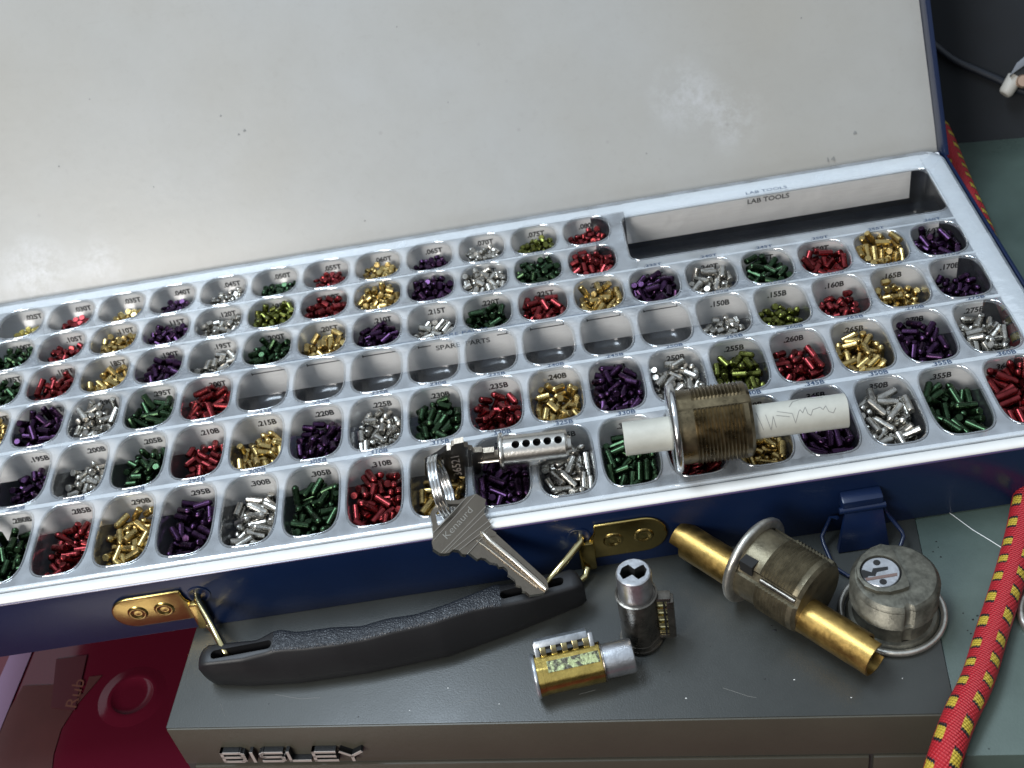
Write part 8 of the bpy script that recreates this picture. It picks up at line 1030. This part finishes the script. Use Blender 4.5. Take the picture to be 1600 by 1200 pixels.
def plate_from_px(px, p0, n, th, m, name, parent, bev=.0, holes=None, origin=None):
    bev = 0
    pts = [bpl(u, v, p0, n) for u, v in px]; n = Vector(n).normalized()
    mb = MB(); 
    if holes is None: mb.prism([p - n * th for p in pts], pts, side=1)
    else:
        inner = [bpl(u, v, p0, n) for u, v in holes]
        # bridge outer and inner outline with matching counts
        mb.loft([[p - n * th for p in pts], pts, inner, [p - n * th for p in inner], [p - n * th for p in pts]])
    return mb.build(name, [m, MT['key_cut_highlight'] if m is MT['key'] else MT['key']], parent, origin=origin or (0, 0, 0), bevel=0, angle=18)  # lighter side faces put the edge highlight into the colour
nK = Vector((0, -math.sin(EL), -math.cos(EL))); nK = (nK - axG * nK.dot(axG)).normalized()
pK = G0 + nK * 1.0
k1 = thing('key', 'dark shaded key stamped 36521 pushed into the nickel plug', 'key', (G0.x - 16, G0.y, 0))
kb = [(696, 712), (696, 704), (704, 703), (705, 697), (709, 696), (709, 694), (724, 691), (725, 698), (731, 699), (732, 703), (738, 704), (739, 707), (753, 706), (754, 708), (772, 706), (773, 711), (790, 710), (790, 722), (752, 724), (752, 740), (737, 741), (727, 746), (700, 752), (695, 740)]
k1b = plate_from_px(kb, pK, nK, 2.1, MT['shaded_key'], 'key_bow', k1, bev=.2)
# loop part of the bow round the ring hole
outer = [(697, 703), (684, 713), (664, 724), (664, 741), (672, 749), (690, 752), (700, 748), (700, 725)]
inner = [(692, 714), (684, 719), (672, 726), (671, 738), (676, 743), (688, 744), (694, 742), (694, 728)]
plate_from_px(outer, pK, nK, 2.1, MT['shaded_key'], 'bow_loop', k1, bev=.0, holes=inner)
q0 = bpl(722, 742, pK + nK * .06, nK); q1 = bpl(717, 712, pK + nK * .06, nK); uxx = (q1 - q0); q2 = bpl(706, 745, pK + nK * .06, nK)
lettering('stamped_number', '36521', q0 + (q2 - q0) * .0, uxx, (q2 - q0), uxx.length, (q2 - q0).length * .8, MT['badge_face'], k1)
mb = MB(); pa = bpl(746, 723, pK, nK)
for (ua, va, ub, vb) in ((736, 700, 739, 740), (754, 709, 752, 723), (730, 700, 733, 741)):
    a = bpl(ua, va, pK + nK * .05, nK); b = bpl(ub, vb, pK + nK * .05, nK); mb.tube([a, b], .12, 6)
mb.build('bow_groove', MT['nickel'], k1)
a = bpl(747, 723, pK + nK * .6, nK); b = bpl(792, 718, pK + nK * .6, nK)
MB().tube([a, a + (b - a) * .25, b], [.15, .9, 1.2], 12).build('blade_ridge', MT['key_cut_highlight'], k1)

# second key, hanging over the case edge on to the handle
K0 = bz(700, 820, 5.0); K1 = bz(857, 920, -9.5); kd = (K1 - K0).normalized()
side = kd.cross(Vector((0, 0, 1))).normalized(); n2 = side.cross(kd).normalized()
if n2.z < 0: n2 = -n2
k2 = thing('key', 'brown nickel key lettered Kenaurd, its blade reaching over the case edge to the handle', 'key', (K0.x, K0.y, 1))
Z3 = lambda X_, Y_: (640 + X_ * 300 / 1286, 660 + Y_ * 280 / 1200)       # zoomed crop -> photograph pixel
head = [Z3(*p) for p in [(385, 490), (445, 478), (512, 517), (505, 560), (497, 592), (520, 618), (515, 645), (545, 668), (545, 700), (580, 740), (575, 755), (603, 780), (545, 890), (480, 905), (455, 918), (395, 880), (345, 880), (318, 858), (262, 868), (235, 880), (205, 875), (160, 840), (150, 795), (165, 745), (155, 700), (178, 706)]]
head = [Z3(*p) for p in [(385, 500), (445, 478), (512, 517), (506, 545), (508, 575), (497, 592), (505, 622), (548, 684), (530, 703), (580, 738), (575, 762), (430, 775), (378, 832), (402, 852), (380, 884), (352, 880), (330, 855), (292, 850), (268, 872), (235, 878), (205, 876), (158, 845), (148, 800), (165, 735)]]
blade = [Z3(*p) for p in [(580, 745), (905, 1040), (922, 1065), (930, 1115), (905, 1140), (870, 1147), (805, 1155), (775, 1130), (757, 1128), (745, 1095), (712, 1085), (706, 1052), (672, 1025), (660, 1018), (655, 985), (632, 965), (600, 968), (585, 945), (560, 940), (540, 938), (510, 912), (478, 905), (455, 916), (385, 862), (378, 832), (432, 775)]]
pc2 = K0
head_o = plate_from_px(head, pc2, n2, 2.0, MT['key'], 'key_bow', k2, bev=.18)
plate_from_px(blade, pc2 - n2 * .25, n2, 1.7, MT['key'], 'key_blade', k2, bev=.12)
lo = [Z3(*p) for p in [(160, 745), (142, 600), (160, 575), (215, 510), (262, 520), (330, 520), (385, 498), (300, 640), (195, 720)]]
li = [Z3(*p) for p in [(190, 690), (172, 610), (185, 590), (222, 540), (262, 545), (320, 545), (345, 545), (275, 620), (222, 680)]]
plate_from_px(lo, pc2, n2, 2.0, MT['key'], 'bow_loop', k2, bev=0, holes=li)
mb = MB()
for (a, b) in (((385, 497), (158, 742)), ((440, 482), (160, 790)), ((508, 565), (212, 875)), ((505, 610), (238, 872)), ((548, 645), (292, 850)), ((545, 690), (330, 858)), ((520, 735), (385, 882))):
    A_ = bpl(*Z3(*a), pc2 + n2 * .03, n2); B_ = bpl(*Z3(*b), pc2 + n2 * .03, n2); mb.tube([A_, B_], .2, 6)
mb.build('bow_groove', MT['key_cut_highlight'], head_o)
# milled groove of the blade: bright bevelled channel
def q3(x, y, h): return bpl(*Z3(x, y), pc2 + n2 * h, n2)
ch = MB()
ch.loft([[q3(478, 728, .0), q3(486, 724, .05), q3(500, 735, 0)], [q3(500, 800, -.2), q3(530, 785, -.55), q3(560, 750, -.2)], [q3(880, 1085, -.2), q3(905, 1090, -.5), q3(912, 1055, -.2)], [q3(915, 1135, -.2), q3(925, 1120, -.4), q3(925, 1070, -.2)]], close=False)
V3 = [q3(475, 725, .08), q3(490, 740, .35), q3(540, 795, .35), q3(700, 925, .35), q3(880, 1085, .3), q3(915, 1118, .25)]
MB().tube(V3, [.1, .75, 1.05, 1.05, 1.0, .7], 14).build('blade_ridge', MT['key_cut_highlight'], k2)
V4 = [q3(450, 790, -.1), q3(545, 860, .12), q3(700, 985, .12), (q3(855, 1105, .1))]
MB().tube(V4, [.1, .22, .22, .15], 8).build('blade_ridge', MT['key_cut_highlight'], k2)
a = q3(252, 782, .05); b = q3(425, 592, .05); c = q3(218, 750, .05)
lettering('embossed_name', 'Kenaurd', a, b - a, c - a, (b - a).length, (c - a).length * .95, MT['key_cut_highlight'], head_o, bold=-.012)

# ring of three wire turns joining both keys
rg = thing('key_ring', 'steel split ring of close wire turns joining the two keys', 'key ring', bz(690, 765, 3))
ca = bz(685, 722, 6.0); cb = bz(697, 803, 3.0)
cen = (ca + cb) / 2; mj = (ca - cb) / 2; 
nr = Vector((.86, -.1, .12)); nr = (nr - mj.normalized() * nr.dot(mj.normalized())).normalized(); mn = mj.normalized().cross(nr) * (mj.length * .98)
mb = MB(); pts = []
for i in range(0, 150):
    a = 2 * math.pi * i / 50; off = nr * ((i / 150 - .5) * 3.9)
    pts.append(cen + mj * math.cos(a) + mn * math.sin(a) + off)
mb.tube(pts, .72, 10).build('ring_wire', MT['chrome'], rg, angle=80)

# ================================================================== cord, cable, clamp, cap
def smooth(pts, n=14):
    P_ = [Vector(p) for p in pts]; P_ = [P_[0] * 2 - P_[1]] + P_ + [P_[-1] * 2 - P_[-2]]; out = []
    for i in range(1, len(P_) - 2):
        for k in range(n):
            t = k / n; a, b, c, d = P_[i - 1:i + 3]
            out.append(.5 * ((2 * b) + (c - a) * t + (2 * a - 5 * b + 4 * c - d) * t * t + (3 * b - a - 3 * c + d) * t ** 3))
    out.append(P_[-2]); return out
def cord(px, label, grp, r=5.3):
    pts = smooth(px); seg = 32; L = 0; Ls = [0]
    for a, b in zip(pts[:-1], pts[1:]): L += (b - a).length; Ls.append(L)
    mb = MB().tube(pts, r, seg, caps=False)
    me = bpy.data.meshes.new('bungee_cord'); base = pts[len(pts) // 2]
    me.from_pydata([((p[0] - base[0]) * S, (p[1] - base[1]) * S, (p[2] - base[2]) * S) for p in mb.v], [], mb.f)
    uv = me.uv_layers.new(name='UVMap'); k = 0; n = seg
    for fi, f in enumerate(me.polygons):
        i = fi // n; j = fi % n
        for li_, (a, b) in zip(f.loop_indices, ((i, j), (i, j + 1), (i + 1, j + 1), (i + 1, j))): uv.data[li_].uv = (Ls[a] , b / n)
    me.polygons.foreach_set('use_smooth', [True] * len(me.polygons)); me.materials.append(MT['cord'])
    o = bpy.data.objects.new('bungee_cord', me); COL.objects.link(o); o.location = base * S
    return tag(o, label, 'bungee cord', grp)
lowp = [bz(1630, 700, -27), bz(1608, 770, -27), bz(1596, 830, -27), bz(1578, 900, -27), bz(1551, 985, -27), bz(1528, 1060, -26), bz(1499, 1122, -26), bz(1478, 1180, -28), bz(1462, 1235, -33)]
upp = [bz(1462, 190, -27), bz(1480, 232, -27), bz(1503, 290, -27), bz(1527, 345, -27), bz(1549, 400, -27), bz(1569, 450, -27), bz(1600, 540, -27), bz(1625, 630, -27)]
cord(upp + lowp[:1] + lowp[1:], 'red elastic cord with yellow and black flecks running past the right end of the case', None, 5.2)

wy = lambda u, v, out=0.0: by(u, v, 196 - out)
def wallp(u, v, out):
    # on the black wall, which runs y = 200 - 0.14 (x - 100)
    d = ray(u, v); n = np.array([0.14, 1.0, -0.8]); p0 = np.array([100., 200., -31.]) - n / np.linalg.norm(n) * out
    return Vector(CP + np.dot(n, p0 - CP) / np.dot(n, d) * d)
cbl = smooth([wallp(1430, 45, 3), wallp(1465, 75, 3), wallp(1492, 95, 3), wallp(1530, 112, 3), wallp(1562, 126, 3), wallp(1590, 140, 3), wallp(1625, 150, 3)])
c = MB().tube(cbl, 1.9, 14).build('cable', MT['cable'], origin=tuple(wallp(1530, 112, 3)), angle=80); tag(c, 'thin black cable hanging across the dark cloth wall', 'cable')
cl = thing('clamp', 'black and grey hand clamp with a white rubber tip before the dark wall', 'clamp', wallp(1590, 120, 8))
MT['tip'] = mat('rubber_tip', (.42, .40, .36), .5, var=.1)
MB().tube([wallp(1569, 148, 9), wallp(1572, 144, 9), wallp(1587, 120, 9)], [2.6, 3.4, 3.9], 20).build('clamp_tip', MT['tip'], cl, bevel=.6)
def slab(px, o0, o1, m, name): return MB().prism([wallp(u, v, o0) for u, v in px], [wallp(u, v, o1) for u, v in px]).build(name, m, cl, bevel=.5)
slab([(1577, 120), (1584, 108), (1640, 70), (1650, 130), (1600, 136), (1592, 131)], 4, 12, MT['black'], 'clamp_jaw')
MT['arm'] = mat('grey_arm', (.16, .17, .19), .4)
slab([(1577, 119), (1589, 98), (1600, 89), (1650, 60), (1650, 82), (1600, 103)], 12, 15, MT['arm'], 'clamp_arm')
MB().lathe([(0.05, 1.6), (2.6, 1.6), (3.3, .8), (3.4, 0)], wallp(1598, 127, 12), (-.14, -1, .8), 24).build('clamp_screw', mat('copper_screw', (.55, .38, .28), .35, metal=.8), cl)
cp = Vector((-11.6, -76.5, -31.7)); rg2 = thing('round_cap', 'round black cap with a pale metal rim at the right edge of the green cabinet', 'cap', cp)
MB().lathe([(12.0, .4), (13.2, .1), (14.2, .6), (14.5, 1.8), (14.0, 2.9), (13.0, 3.2), (12.2, 2.6), (12.0, .4)], cp, (0, 0, 1), 72).build('rim', MT['worn_nickel'], rg2, angle=70)
MB().lathe([(12.1, 1.6), (11, 1.2), (9, 1.3), (.05, 1.3)], cp, (0, 0, 1), 48).build('cap_face', MT['black'], rg2)
